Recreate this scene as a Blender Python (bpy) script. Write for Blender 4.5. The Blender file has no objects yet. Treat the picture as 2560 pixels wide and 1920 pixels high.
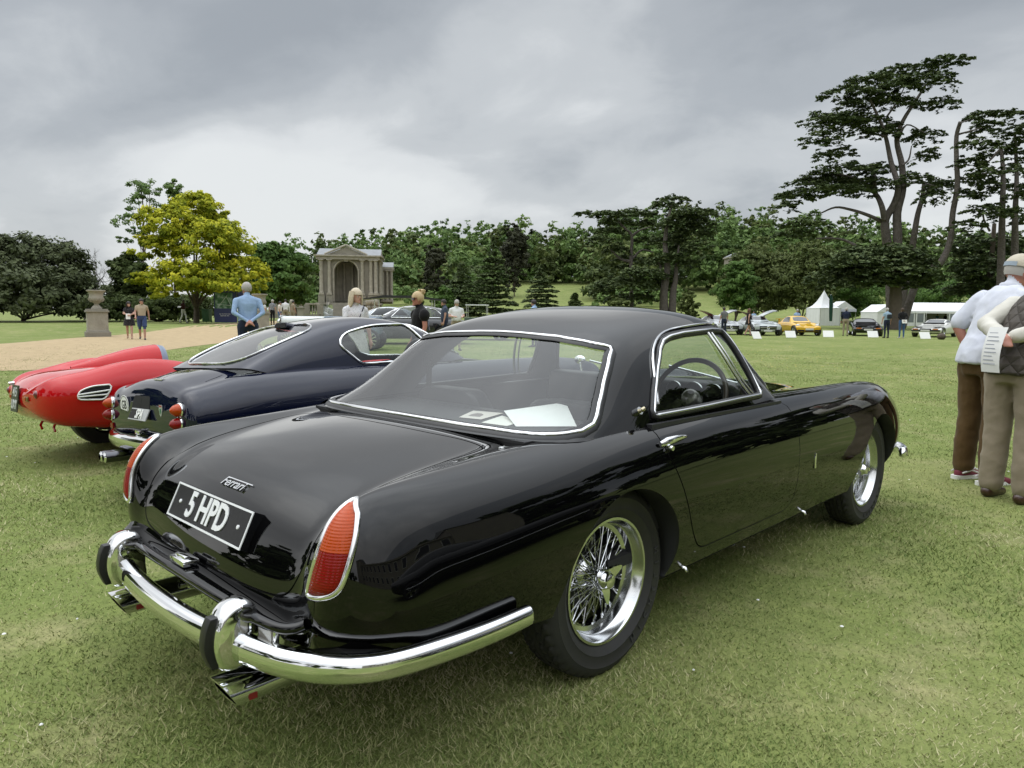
import bpy, bmesh, math, random
import numpy as np
from mathutils import Vector, Matrix
from mathutils.geometry import delaunay_2d_cdt
R = math.radians
rng = np.random.default_rng(7)
random.seed(7)
SC = bpy.context.scene
COL = SC.collection

# ---------------------------------------------------------------- camera
CAM = np.array([-1.9970765, -2.18726419, 1.25973078])
YAW, PIT, ROL, FPX = R(43.94285071), R(-5.59642144), R(0.51409191), 1806.541
_fw = np.array([math.cos(PIT)*math.cos(YAW), math.cos(PIT)*math.sin(YAW), math.sin(PIT)])
_rt = np.cross(_fw, [0, 0, 1]); _rt /= np.linalg.norm(_rt); _up = np.cross(_rt, _fw)
_r = _rt*math.cos(ROL) + _up*math.sin(ROL); _u = -_rt*math.sin(ROL) + _up*math.cos(ROL)
cd = bpy.data.cameras.new('camera'); cam = bpy.data.objects.new('camera', cd); COL.objects.link(cam)
cd.sensor_fit = 'HORIZONTAL'; cd.sensor_width = 36.0; cd.lens = 36.0*FPX/2560.0
cd.clip_start = 0.05; cd.clip_end = 6000
cam.matrix_world = Matrix(((_r[0], _u[0], -_fw[0], CAM[0]), (_r[1], _u[1], -_fw[1], CAM[1]),
                           (_r[2], _u[2], -_fw[2], CAM[2]), (0, 0, 0, 1)))
SC.camera = cam
def ray(px, py): return _fw + _r*(px-1280)/FPX + _u*(960-py)/FPX
def gpt(px, py, z=0.0):            # survey helper: where a sight line meets the level z
    d = ray(px, py); return CAM + d*(z-CAM[2])/d[2]
def dpt(px, py, dist):             # a point at a given depth on a sight line
    return CAM + ray(px, py)*dist
def ground_at(px, dist):           # ground position at a given depth on the heading of column px
    d = ray(px, 780); return np.array([CAM[0]+d[0]*dist, CAM[1]+d[1]*dist, 0.0])
def los(px): return YAW + math.atan((1280-px)/FPX)

# ---------------------------------------------------------------- sky, sun, exposure
SUN_EL, SUN_AZ = R(56), R(150)      # the sun behind the cloud, azimuth measured from +x
w = bpy.data.worlds.new('World'); SC.world = w; w.use_nodes = True
def build_sky(w):
    nt = w.node_tree; N = nt.nodes; L = nt.links; N.clear()
    out = N.new('ShaderNodeOutputWorld'); bg = N.new('ShaderNodeBackground')
    sky = N.new('ShaderNodeTexSky'); sky.sky_type = 'NISHITA'; sky.sun_disc = False
    sky.sun_elevation = SUN_EL; sky.sun_rotation = R(90)-SUN_AZ; sky.air_density = 1.0; sky.dust_density = 3.0
    tc = N.new('ShaderNodeTexCoord'); sep = N.new('ShaderNodeSeparateXYZ'); L.new(tc.outputs['Generated'], sep.inputs[0])
    def M(op, a, b=None, c=None):
        n = N.new('ShaderNodeMath'); n.operation = op
        for i, v in enumerate((a, b, c)):
            if v is None: continue
            if isinstance(v, (int, float)): n.inputs[i].default_value = v
            else: L.new(v, n.inputs[i])
        return n.outputs[0]
    z = M('MAXIMUM', sep.outputs['Z'], 0.0)
    den = M('ADD', z, 0.34)
    px = M('DIVIDE', sep.outputs['X'], den); py = M('DIVIDE', sep.outputs['Y'], den)
    cmb = N.new('ShaderNodeCombineXYZ'); L.new(px, cmb.inputs[0]); L.new(py, cmb.inputs[1])
    def noise(scale, detail, rough, off, dist=0.0):
        mp = N.new('ShaderNodeMapping'); L.new(cmb.outputs[0], mp.inputs['Vector'])
        mp.inputs['Location'].default_value = off; mp.inputs['Rotation'].default_value = (0, 0, R(44))
        mp.inputs['Scale'].default_value = (1.0, 0.85, 1)
        n = N.new('ShaderNodeTexNoise'); n.inputs['Scale'].default_value = scale; n.inputs['Detail'].default_value = detail
        n.inputs['Roughness'].default_value = rough; n.inputs['Distortion'].default_value = dist
        L.new(mp.outputs[0], n.inputs['Vector']); return n.outputs['Fac']
    a = noise(0.95, 3, 0.45, SKY_OFF1, 0.25); b = noise(3.4, 6, 0.55, SKY_OFF2, 0.3)
    v = M('ADD', M('MULTIPLY', a, 0.78), M('MULTIPLY', b, 0.22))
    # a bright rift low over the horizon fading into the thicker cloud above
    el = M('MULTIPLY', z, 1.0)
    mr = N.new('ShaderNodeMapRange'); L.new(el, mr.inputs[0])
    mr.inputs[1].default_value = 0.05; mr.inputs[2].default_value = 0.40; mr.inputs[3].default_value = 0.05; mr.inputs[4].default_value = -0.045
    v = M('ADD', v, mr.outputs[0])
    cr = N.new('ShaderNodeValToRGB'); L.new(v, cr.inputs[0]); cr.color_ramp.interpolation = 'EASE'
    e = cr.color_ramp.elements
    e[0].position = 0.38; e[0].color = (0.201, 0.217, 0.234, 1)
    e[1].position = 0.64; e[1].color = (0.448, 0.461, 0.463, 1)
    for p, c in ((0.45, (0.247, 0.263, 0.279, 1)), (0.52, (0.323, 0.338, 0.349, 1)), (0.585, (0.416, 0.429, 0.435, 1))):
        q = e.new(p); q.color = c
    # overcast skies grow brighter towards the zenith
    zen = N.new('ShaderNodeMapRange'); zen.interpolation_type = 'SMOOTHSTEP'; L.new(z, zen.inputs[0])
    zen.inputs[1].default_value = 0.36; zen.inputs[2].default_value = 0.95; zen.inputs[3].default_value = 1.0; zen.inputs[4].default_value = ZENITH
    mul = N.new('ShaderNodeMix'); mul.data_type = 'RGBA'; mul.blend_type = 'MULTIPLY'; mul.inputs[0].default_value = 1.0
    L.new(cr.outputs[0], mul.inputs[6]); L.new(zen.outputs[0], mul.inputs[7])
    sm = N.new('ShaderNodeMix'); sm.data_type = 'RGBA'; sm.blend_type = 'MULTIPLY'; sm.inputs[0].default_value = 1.0
    L.new(sky.outputs[0], sm.inputs[6]); sm.inputs[7].default_value = (0.10, 0.10, 0.10, 1)
    mx = N.new('ShaderNodeMix'); mx.data_type = 'RGBA'; mx.inputs[0].default_value = 0.93
    L.new(sm.outputs[2], mx.inputs[6]); L.new(mul.outputs[2], mx.inputs[7])
    L.new(mx.outputs[2], bg.inputs['Color']); bg.inputs['Strength'].default_value = 1.0
    L.new(bg.outputs[0], out.inputs[0])
SKY_OFF1, SKY_OFF2, ZENITH = (22.2, 11.4, 0), (14.3, 30.6, 0), 5.0
build_sky(w)
sd = bpy.data.lights.new('sun', 'SUN'); sun = bpy.data.objects.new('sun', sd); COL.objects.link(sun)
sd.energy = 0.7; sd.angle = R(179); sd.color = (1.0, 0.97, 0.92)
_sv = Vector((math.cos(SUN_EL)*math.cos(SUN_AZ), math.cos(SUN_EL)*math.sin(SUN_AZ), math.sin(SUN_EL)))
sun.rotation_euler = (-_sv).to_track_quat('-Z', 'Y').to_euler()
SC.view_settings.view_transform = 'Standard'; SC.view_settings.look = 'None'
SC.view_settings.exposure = 0.85; SC.view_settings.gamma = 1.0; SC.view_settings.use_curve_mapping = False
SC.render.engine = 'CYCLES'
SC.cycles.use_denoising = True; SC.cycles.max_bounces = 8; SC.cycles.transparent_max_bounces = 16
SC.cycles.diffuse_bounces = 3; SC.cycles.glossy_bounces = 4; SC.cycles.transmission_bounces = 6
SC.cycles.caustics_reflective = False; SC.cycles.caustics_refractive = False
SC.cycles.use_adaptive_sampling = True; SC.cycles.adaptive_threshold = 0.015
# ---------------------------------------------------------------- materials
MATS = {}
def mat(name, color=(0.5, 0.5, 0.5), rough=0.6, metal=0.0, spec=0.5, coat=0.0, noise=None, bump=None, emit=None, sheen=0.0):
    """noise=(scale, color2, contrast[,detail]) object-space mottling; bump=(scale, strength, distance)"""
    if name in MATS: return MATS[name]
    m = bpy.data.materials.new(name); m.use_nodes = True; nt = m.node_tree; N = nt.nodes; L = nt.links
    b = N['Principled BSDF']
    b.inputs['Base Color'].default_value = (*color, 1); b.inputs['Roughness'].default_value = rough
    b.inputs['Metallic'].default_value = metal; b.inputs['Specular IOR Level'].default_value = spec
    b.inputs['Coat Weight'].default_value = coat; b.inputs['Coat Roughness'].default_value = 0.02
    if sheen: b.inputs['Sheen Weight'].default_value = sheen
    tc = None
    if noise or bump:
        tc = N.new('ShaderNodeTexCoord')
    if noise:
        n = N.new('ShaderNodeTexNoise'); n.inputs['Scale'].default_value = noise[0]; n.inputs['Detail'].default_value = noise[3] if len(noise) > 3 else 5
        n.inputs['Roughness'].default_value = 0.6; L.new(tc.outputs['Object'], n.inputs['Vector'])
        mr = N.new('ShaderNodeMapRange'); k = noise[2]; mr.inputs[1].default_value = 0.5-0.5/k; mr.inputs[2].default_value = 0.5+0.5/k
        L.new(n.outputs['Fac'], mr.inputs[0])
        mx = N.new('ShaderNodeMix'); mx.data_type = 'RGBA'; mx.inputs[6].default_value = (*color, 1); mx.inputs[7].default_value = (*noise[1], 1)
        L.new(mr.outputs[0], mx.inputs[0]); L.new(mx.outputs[2], b.inputs['Base Color'])
    if bump:
        n2 = N.new('ShaderNodeTexNoise'); n2.inputs['Scale'].default_value = bump[0]; n2.inputs['Detail'].default_value = 4
        L.new(tc.outputs['Object'], n2.inputs['Vector'])
        bm = N.new('ShaderNodeBump'); bm.inputs['Strength'].default_value = bump[1]; bm.inputs['Distance'].default_value = bump[2]
        L.new(n2.outputs['Fac'], bm.inputs['Height']); L.new(bm.outputs[0], b.inputs['Normal'])
    if emit: b.inputs['Emission Color'].default_value = (*emit[0], 1); b.inputs['Emission Strength'].default_value = emit[1]
    MATS[name] = m; return m
def glass_mat(name, tint=(0.86, 0.9, 0.88), ior=1.5, rough=0.0):
    if name in MATS: return MATS[name]
    m = bpy.data.materials.new(name); m.use_nodes = True; nt = m.node_tree; N = nt.nodes; L = nt.links; N.clear()
    out = N.new('ShaderNodeOutputMaterial'); t = N.new('ShaderNodeBsdfTransparent'); t.inputs[0].default_value = (*tint, 1)
    g = N.new('ShaderNodeBsdfGlossy'); g.inputs['Roughness'].default_value = rough; g.inputs[0].default_value = (1, 1, 1, 1)
    # Schlick reflectance that is the same from both sides of the pane
    ge = N.new('ShaderNodeNewGeometry'); dt = N.new('ShaderNodeVectorMath'); dt.operation = 'DOT_PRODUCT'; L.new(ge.outputs['Incoming'], dt.inputs[0]); L.new(ge.outputs['Normal'], dt.inputs[1])
    def mm(op, x, y):
        n = N.new('ShaderNodeMath'); n.operation = op
        for i, v in ((0, x), (1, y)):
            if v is None: continue
            if isinstance(v, (int, float)): n.inputs[i].default_value = v
            else: L.new(v, n.inputs[i])
        return n
    r0 = ((ior-1)/(ior+1))**2*1.7; c = mm('ABSOLUTE', dt.outputs['Value'], None); k = mm('POWER', mm('SUBTRACT', 1.0, c.outputs[0]).outputs[0], 5.0); a = mm('ADD', mm('MULTIPLY', k.outputs[0], 1-r0).outputs[0], r0); a.use_clamp = True
    mx = N.new('ShaderNodeMixShader'); L.new(a.outputs[0], mx.inputs[0]); L.new(t.outputs[0], mx.inputs[1]); L.new(g.outputs[0], mx.inputs[2])
    L.new(mx.outputs[0], out.inputs[0]); MATS[name] = m; return m
def paint(name, c, rough=0.035, spec=0.5, coat=0.6):
    return mat(name, c, rough, 0.0, spec, coat, bump=(2.6, .16, .003))
chrome = mat('chrome', (0.80, 0.81, 0.82), 0.06, 1.0)
steel = mat('steel', (0.62, 0.63, 0.64), 0.16, 1.0)
rubber = mat('rubber', (0.022, 0.022, 0.023), 0.62, noise=(30, (0.03, 0.029, 0.027), 2), bump=(300, 0.1, 0.001))
trimblack = mat('trim_black', (0.012, 0.012, 0.013), 0.4)
deepblack = mat('deep_black', (0.004, 0.004, 0.004), 0.9)
carglass = glass_mat('car_glass')

# ---------------------------------------------------------------- object helpers
def link(name, me, m=None, parent=None, smooth=True):
    o = bpy.data.objects.new(name, me); COL.objects.link(o)
    if m is not None:
        for x in (m if isinstance(m, (list, tuple)) else [m]): me.materials.append(x)
    if parent: o.parent = parent
    return o
def tag(o, label=None, cat=None, group=None, kind=None):
    if label: o['label'] = label
    if cat: o['category'] = cat
    if group: o['group'] = group
    if kind: o['kind'] = kind
    return o
def thing(name, label, cat, loc=(0, 0, 0), rz=0.0, group=None, scale=1.0):
    o = bpy.data.objects.new(name, None); COL.objects.link(o); o.location = tuple(float(v) for v in loc); o.rotation_euler = (0, 0, rz)
    o.scale = (scale,)*3; o.empty_display_size = 0.1
    return tag(o, label, cat, group)
def mesh(name, V, F, smooth=True, normals=None, mi=None):
    me = bpy.data.meshes.new(name); me.from_pydata([tuple(map(float, v)) for v in V], [], [tuple(int(i) for i in f) for f in F]); me.update()
    if smooth: me.polygons.foreach_set('use_smooth', [True]*len(me.polygons))
    if mi is not None: me.polygons.foreach_set('material_index', list(mi))
    if normals is not None: me.normals_split_custom_set_from_vertices([tuple(n) for n in normals])
    return me
def fast_mesh(name, V, F, mi=None, smooth=False):
    """V (n,3), F (m,k) numpy arrays with constant k"""
    me = bpy.data.meshes.new(name); V = np.asarray(V, np.float32); F = np.asarray(F, np.int32); k = F.shape[1]
    me.vertices.add(len(V)); me.vertices.foreach_set('co', V.ravel())
    me.loops.add(F.size); me.loops.foreach_set('vertex_index', F.ravel())
    me.polygons.add(len(F)); me.polygons.foreach_set('loop_start', np.arange(0, F.size, k, dtype=np.int32))
    me.polygons.foreach_set('loop_total', np.full(len(F), k, np.int32))
    if mi is not None: me.polygons.foreach_set('material_index', np.asarray(mi, np.int32))
    if smooth: me.polygons.foreach_set('use_smooth', np.ones(len(F), bool))
    me.update(calc_edges=True); return me
class MB:
    """collects simple shapes into one mesh"""
    def __init__(s): s.V = []; s.F = []; s.M = []
    def add(s, V, F, mi=0):
        o = len(s.V); s.V += [tuple(map(float, v)) for v in V]; s.F += [tuple(i+o for i in f) for f in F]; s.M += [mi]*len(F); return s
    def box(s, c, d, rz=0.0, mi=0, taper=1.0, M=None):
        hx, hy, hz = d[0]/2, d[1]/2, d[2]/2; V = []
        for z, t in ((-hz, 1.0), (hz, taper)):
            for x, y in ((-hx, -hy), (hx, -hy), (hx, hy), (-hx, hy)): V.append((x*t, y*t, z))
        V = np.array(V); cz, sz = math.cos(rz), math.sin(rz); V[:, :2] = V[:, :2] @ np.array([[cz, sz], [-sz, cz]])
        if M is not None: V = V @ np.array(M).T
        V = V + np.array(c)
        return s.add(V, [(3, 2, 1, 0), (4, 5, 6, 7), (0, 1, 5, 4), (1, 2, 6, 5), (2, 3, 7, 6), (3, 0, 4, 7)], mi)
    def tube(s, P, rad, n=8, mi=0, caps=True, closed=False, squash=None):
        P = np.array(P, float); m = len(P); rad = np.full(m, rad) if np.isscalar(rad) else np.array(rad)
        T = np.gradient(P, axis=0) if not closed else np.roll(P, -1, 0)-np.roll(P, 1, 0)
        T /= np.linalg.norm(T, axis=1)[:, None]+1e-12
        up = np.array([0, 0, 1.]) if abs(T[0][2]) < 0.9 else np.array([1., 0, 0])
        V = []; a = np.linspace(0, 2*np.pi, n, endpoint=False); N0 = None
        for i in range(m):
            n1 = up-T[i]*(up@T[i]) if N0 is None else N0-T[i]*(N0@T[i])
            n1 /= np.linalg.norm(n1)+1e-12; N0 = n1; b = np.cross(T[i], n1)
            q = squash if squash else (1, 1)
            V += list(P[i]+rad[i]*(np.cos(a)[:, None]*n1*q[0]+np.sin(a)[:, None]*b*q[1]))
        F = []
        for i in range(m if closed else m-1):
            j = (i+1) % m
            for k in range(n): F.append((i*n+k, i*n+(k+1) % n, j*n+(k+1) % n, j*n+k))
        if caps and not closed: F.append(tuple(range(n))[::-1]); F.append(tuple((m-1)*n+k for k in range(n)))
        return s.add(V, F, mi)
    def lathe(s, prof, n=32, axis='z', c=(0, 0, 0), mi=0, a0=0.0, a1=2*np.pi, M=None):
        prof = np.array(prof, float); full = abs(a1-a0-2*np.pi) < 1e-6
        A = np.linspace(a0, a1, n, endpoint=not full); V = []
        for r, h in prof:
            for t in A:
                if axis == 'z': V.append((r*math.cos(t), r*math.sin(t), h))
                elif axis == 'y': V.append((r*math.cos(t), h, r*math.sin(t)))
                else: V.append((h, r*math.cos(t), r*math.sin(t)))
        V = np.array(V)
        if M is not None: V = V @ np.array(M).T
        V = V+np.array(c); F = []
        for i in range(len(prof)-1):
            for k in range(n if full else n-1):
                F.append((i*n+k, i*n+(k+1) % n, (i+1)*n+(k+1) % n, (i+1)*n+k))
        return s.add(V, F, mi)
    def sphere(s, c, r, n=10, mi=0, m=None):
        m = m or n; r = np.array(r if not np.isscalar(r) else (r, r, r)); V = []
        for i in range(m+1):
            t = math.pi*i/m
            for k in range(n): p = 2*math.pi*k/n; V.append((math.sin(t)*math.cos(p), math.sin(t)*math.sin(p), math.cos(t)))
        F = [(i*n+k, (i+1)*n+k, (i+1)*n+(k+1) % n, i*n+(k+1) % n) for i in range(m) for k in range(n)]
        return s.add(np.array(V)*r+np.array(c), F, mi)
    def prism(s, poly, h0, h1, plane='xy', mi=0, c=(0, 0, 0)):
        n = len(poly); V = []
        for h in (h0, h1):
            for a, b in poly:
                V.append({'xy': (a, b, h), 'xz': (a, h, b), 'yz': (h, a, b)}[plane])
        F = [tuple(range(n))[::-1], tuple(range(n, 2*n))]+[(i, (i+1) % n, n+(i+1) % n, n+i) for i in range(n)]
        return s.add(np.array(V)+np.array(c), F, mi)
    def build(s, name, m=None, parent=None, smooth=None, bevel=0.0):
        me = mesh(name, s.V, s.F, False, mi=s.M)
        bm = bmesh.new(); bm.from_mesh(me); bmesh.ops.recalc_face_normals(bm, faces=bm.faces)
        if bevel: bmesh.ops.bevel(bm, geom=[e for e in bm.edges if e.is_manifold and e.calc_face_angle(0) > 0.5], offset=bevel, segments=2, affect='EDGES', profile=0.6)
        bm.to_mesh(me); bm.free()
        if smooth is not None:
            me.polygons.foreach_set('use_smooth', [True]*len(me.polygons))
            try: me.set_sharp_from_angle(angle=R(smooth))
            except Exception: pass
        return link(name, me, m, parent)
def children(o): return [c for c in bpy.data.objects if c.parent == o]
def copy_tree(o, parent=None, kids=None):
    c = o.copy(); COL.objects.link(c); c.parent = parent
    for ch in o.children: copy_tree(ch, c)
    return c
# ---------------------------------------------------------------- B-spline surfaces
class Surf:
    """uniform cubic B-spline sheet; C is (M,K,3); mirror=True continues it across y=0 at v=0"""
    def __init__(s, C, mirror=True):
        C = np.array(C, float); s.M, s.K = C.shape[:2]
        E = np.zeros((s.M+2, s.K+2, 3)); E[1:-1, 1:-1] = C
        E[0, 1:-1] = 2*C[0]-C[1]; E[-1, 1:-1] = 2*C[-1]-C[-2]
        if mirror: E[:, 0] = E[:, 2]*np.array([1, -1, 1])
        else: E[:, 0] = 2*E[:, 1]-E[:, 2]
        E[:, -1] = 2*E[:, -2]-E[:, -3]
        s.E = E
    @staticmethod
    def B(t):
        return np.stack([(1-t)**3, 3*t**3-6*t**2+4, -3*t**3+3*t**2+3*t+1, t**3], -1)/6
    @staticmethod
    def D(t):
        return np.stack([-(1-t)**2, 3*t**2-4*t, -3*t**2+2*t+1, t**2], -1)/2
    def ev(s, u, v, der=False):
        u = np.clip(np.asarray(u, float), 0, s.M-1-1e-9); v = np.clip(np.asarray(v, float), 0, s.K-1-1e-9)
        i = u.astype(int); j = v.astype(int); fu = u-i; fv = v-j
        ii = i[..., None]+np.arange(4); jj = j[..., None]+np.arange(4)
        P = s.E[ii[..., :, None], jj[..., None, :]]
        bu, bv = s.B(fu), s.B(fv); X = np.einsum('...i,...j,...ijk->...k', bu, bv, P)
        if not der: return X
        du, dv = s.D(fu), s.D(fv)
        return X, np.einsum('...i,...j,...ijk->...k', du, bv, P), np.einsum('...i,...j,...ijk->...k', bu, dv, P)
    def nrm(s, u, v):
        X, a, b = s.ev(u, v, True); n = np.cross(b, a); n /= np.linalg.norm(n, axis=-1)[..., None]+1e-12; return X, n
    def inv(s, pts, axes, box=None):
        """uv of the points whose coordinates on `axes` match; box=(u0,u1,v0,v1) limits the search"""
        pts = np.asarray(pts, float); u0, u1, v0, v1 = box or (0, s.M-1, 0, s.K-1)
        gu, gv = np.meshgrid(np.linspace(u0, u1, 140), np.linspace(v0, v1, 100), indexing='ij')
        G = s.ev(gu, gv)[..., list(axes)].reshape(-1, len(axes)); uv = []
        for p in pts:
            k = np.argmin(((G-p)**2).sum(1)); q = np.array([gu.ravel()[k], gv.ravel()[k]])
            for _ in range(8):
                X, a, b = s.ev(q[0], q[1], True); J = np.stack([a[list(axes)], b[list(axes)]], 1)
                d = p-X[list(axes)]
                st = np.linalg.lstsq(J, d, rcond=None)[0]; st = np.clip(st, -0.3, 0.3)
                q = q+st; q[0] = np.clip(q[0], u0, u1); q[1] = np.clip(q[1], v0, v1)
            uv.append(q)
        return np.array(uv)
    def offs(s, uv, d, sgn=1):
        """shift a closed uv contour sideways on the sheet by d metres"""
        X, a, b = s.ev(uv[:, 0], uv[:, 1], True); T = np.roll(X, -1, 0)-np.roll(X, 1, 0); T /= np.linalg.norm(T, axis=1)[:, None]+1e-9
        n = np.cross(b, a); n /= np.linalg.norm(n, axis=1)[:, None]; S = np.cross(n, T)*d*sgn
        out = []
        for i in range(len(uv)):
            J = np.stack([a[i], b[i]], 1); out.append(uv[i]+np.linalg.lstsq(J, S[i], rcond=None)[0])
        return np.array(out)
def catmull(P, n=8, closed=False):
    P = np.array(P, float); out = []; m = len(P)
    for i in range(m if closed else m-1):
        p0 = P[(i-1) % m] if closed or i > 0 else 2*P[0]-P[1]; p1 = P[i]; p2 = P[(i+1) % m]
        p3 = P[(i+2) % m] if closed or i+2 < m else 2*P[-1]-P[-2]
        for t in np.linspace(0, 1, n, endpoint=False):
            out.append(0.5*((2*p1)+(-p0+p2)*t+(2*p0-5*p1+4*p2-p3)*t*t+(-p0+3*p1-3*p2+p3)*t**3))
    if not closed: out.append(P[-1])
    return np.array(out)
def resample(P, step, closed=False):
    P = np.array(P, float); Q = np.vstack([P, P[:1]]) if closed else P
    d = np.r_[0, np.cumsum(np.linalg.norm(np.diff(Q, axis=0), axis=1))]; n = max(4, int(round(d[-1]/step)))
    t = np.linspace(0, d[-1], n, endpoint=False) if closed else np.linspace(0, d[-1], n+1)
    return np.stack([np.interp(t, d, Q[:, k]) for k in range(Q.shape[1])], 1)
def roundpoly(P, r, n=5):
    """closed polygon with rounded corners; r scalar or per corner"""
    P = np.array(P, float); out = []; m = len(P)
    for i in range(m):
        a, b, c = P[i-1], P[i], P[(i+1) % m]; rr = r if np.isscalar(r) else r[i]
        da = a-b; dc = c-b; la, lc = np.linalg.norm(da), np.linalg.norm(dc); q = min(rr, la*0.48, lc*0.48)
        p1 = b+da/la*q; p2 = b+dc/lc*q
        for t in np.linspace(0, 1, n): out.append((1-t)**2*p1+2*t*(1-t)*b+t*t*p2)
    return np.array(out)
def inpoly(pts, poly):
    x, y = pts[:, 0], pts[:, 1]; c = np.zeros(len(pts), bool); j = len(poly)-1
    for i in range(len(poly)):
        xi, yi = poly[i]; xj, yj = poly[j]
        if yi != yj:
            c ^= ((yi > y) != (yj > y)) & (x < (xj-xi)*(y-yi)/(yj-yi)+xi)
        j = i
    return c
def panels(S, us, vs, loops, scale=(1.0, 1.0)):
    """cut the sheet along closed uv loops. loops = [(name, uvpoly)], later ones win. returns {name:(V,F,N)}; '' is the rest"""
    gu, gv = np.meshgrid(us, vs, indexing='ij'); pts = np.stack([gu.ravel(), gv.ravel()], 1)
    keep = np.ones(len(pts), bool)
    lp = []; 
    for nm, P in loops:
        P = np.array(P); lp.append((nm, P))
        seg = np.roll(P, -1, 0)-P                       # drop grid points too close to a contour
        for a, d in zip(P, seg):
            l2 = (d*d).sum()+1e-12; m = (np.abs(pts[:, 0]-a[0]) < 0.3) & (np.abs(pts[:, 1]-a[1]) < 0.3) & keep
            if not m.any(): continue
            q = pts[m]-a; t = np.clip((q@d)/l2, 0, 1); dist = np.linalg.norm(q-t[:, None]*d, axis=1)
            idx = np.where(m)[0][dist < 0.022]; keep[idx] = False
    edge = (pts[:, 0] <= us[0]+1e-9) | (pts[:, 0] >= us[-1]-1e-9) | (pts[:, 1] <= vs[0]+1e-9) | (pts[:, 1] >= vs[-1]-1e-9)
    pts = pts[keep | edge]
    verts = [Vector(p) for p in pts]; edges = []
    for nm, P in lp:
        o = len(verts); P = np.stack([np.clip(P[:, 0], us[0], us[-1]), np.clip(P[:, 1], vs[0], vs[-1])], 1)
        verts += [Vector(p) for p in P]; edges += [(o+i, o+(i+1) % len(P)) for i in range(len(P))]
    V, E, F, *_ = delaunay_2d_cdt(verts, edges, [], 0, 1e-5)
    uv = np.array([(a.x, a.y) for a in V]); F = np.array([f for f in F if len(f) == 3])
    cen = uv[F].mean(1); reg = np.full(len(F), -1)
    for k, (nm, P) in enumerate(lp): reg[inpoly(cen, P)] = k
    X, N = S.nrm(uv[:, 0], uv[:, 1]); out = {}
    names = {}
    for k, (nm, _) in enumerate(lp): names.setdefault(nm, []).append(k)
    names[''] = [-1]
    for nm, ks in names.items():
        f = F[np.isin(reg, ks)]
        if not len(f): continue
        ids, invx = np.unique(f, return_inverse=True); f = invx.reshape(f.shape)
        Vx, Nx = X[ids], N[ids]
        fn = np.cross(Vx[f[:, 1]]-Vx[f[:, 0]], Vx[f[:, 2]]-Vx[f[:, 0]]); flip = (fn*Nx[f].mean(1)).sum(1) < 0
        f[flip] = f[flip][:, ::-1]; out[nm] = (Vx, f, Nx)
    return out
MIR = np.array([1, -1, 1])
def both(p):
    """a panel and its mirror image as one"""
    V, F, N = p; n = len(V); return np.vstack([V, V*MIR]), np.vstack([F, F[:, ::-1]+n]), np.vstack([N, N*MIR])
def mirrored(p): V, F, N = p; return V*MIR, F[:, ::-1], N*MIR
def panel_obj(name, p, m, parent, push=0.0):
    V, F, N = p; return link(name, mesh(name, V+N*push, F, True, N), m, parent)
def groove(S, uv, gap=0.005, depth=0.012):
    """dark channel that follows a closed contour"""
    X, n = S.nrm(uv[:, 0], uv[:, 1]); T = np.roll(X, -1, 0)-np.roll(X, 1, 0); T /= np.linalg.norm(T, axis=1)[:, None]+1e-9
    B = np.cross(n, T); m = len(X); V = np.vstack([X+B*gap/2-n*0.0008, X-B*gap/2-n*0.0008, X+B*gap/2-n*depth, X-B*gap/2-n*depth])
    F = []
    for i in range(m):
        j = (i+1) % m; F += [(i, j, 2*m+j, 2*m+i), (m+i, 3*m+i, 3*m+j, m+j), (2*m+i, 2*m+j, 3*m+j, 3*m+i)]
    return V, F
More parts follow.
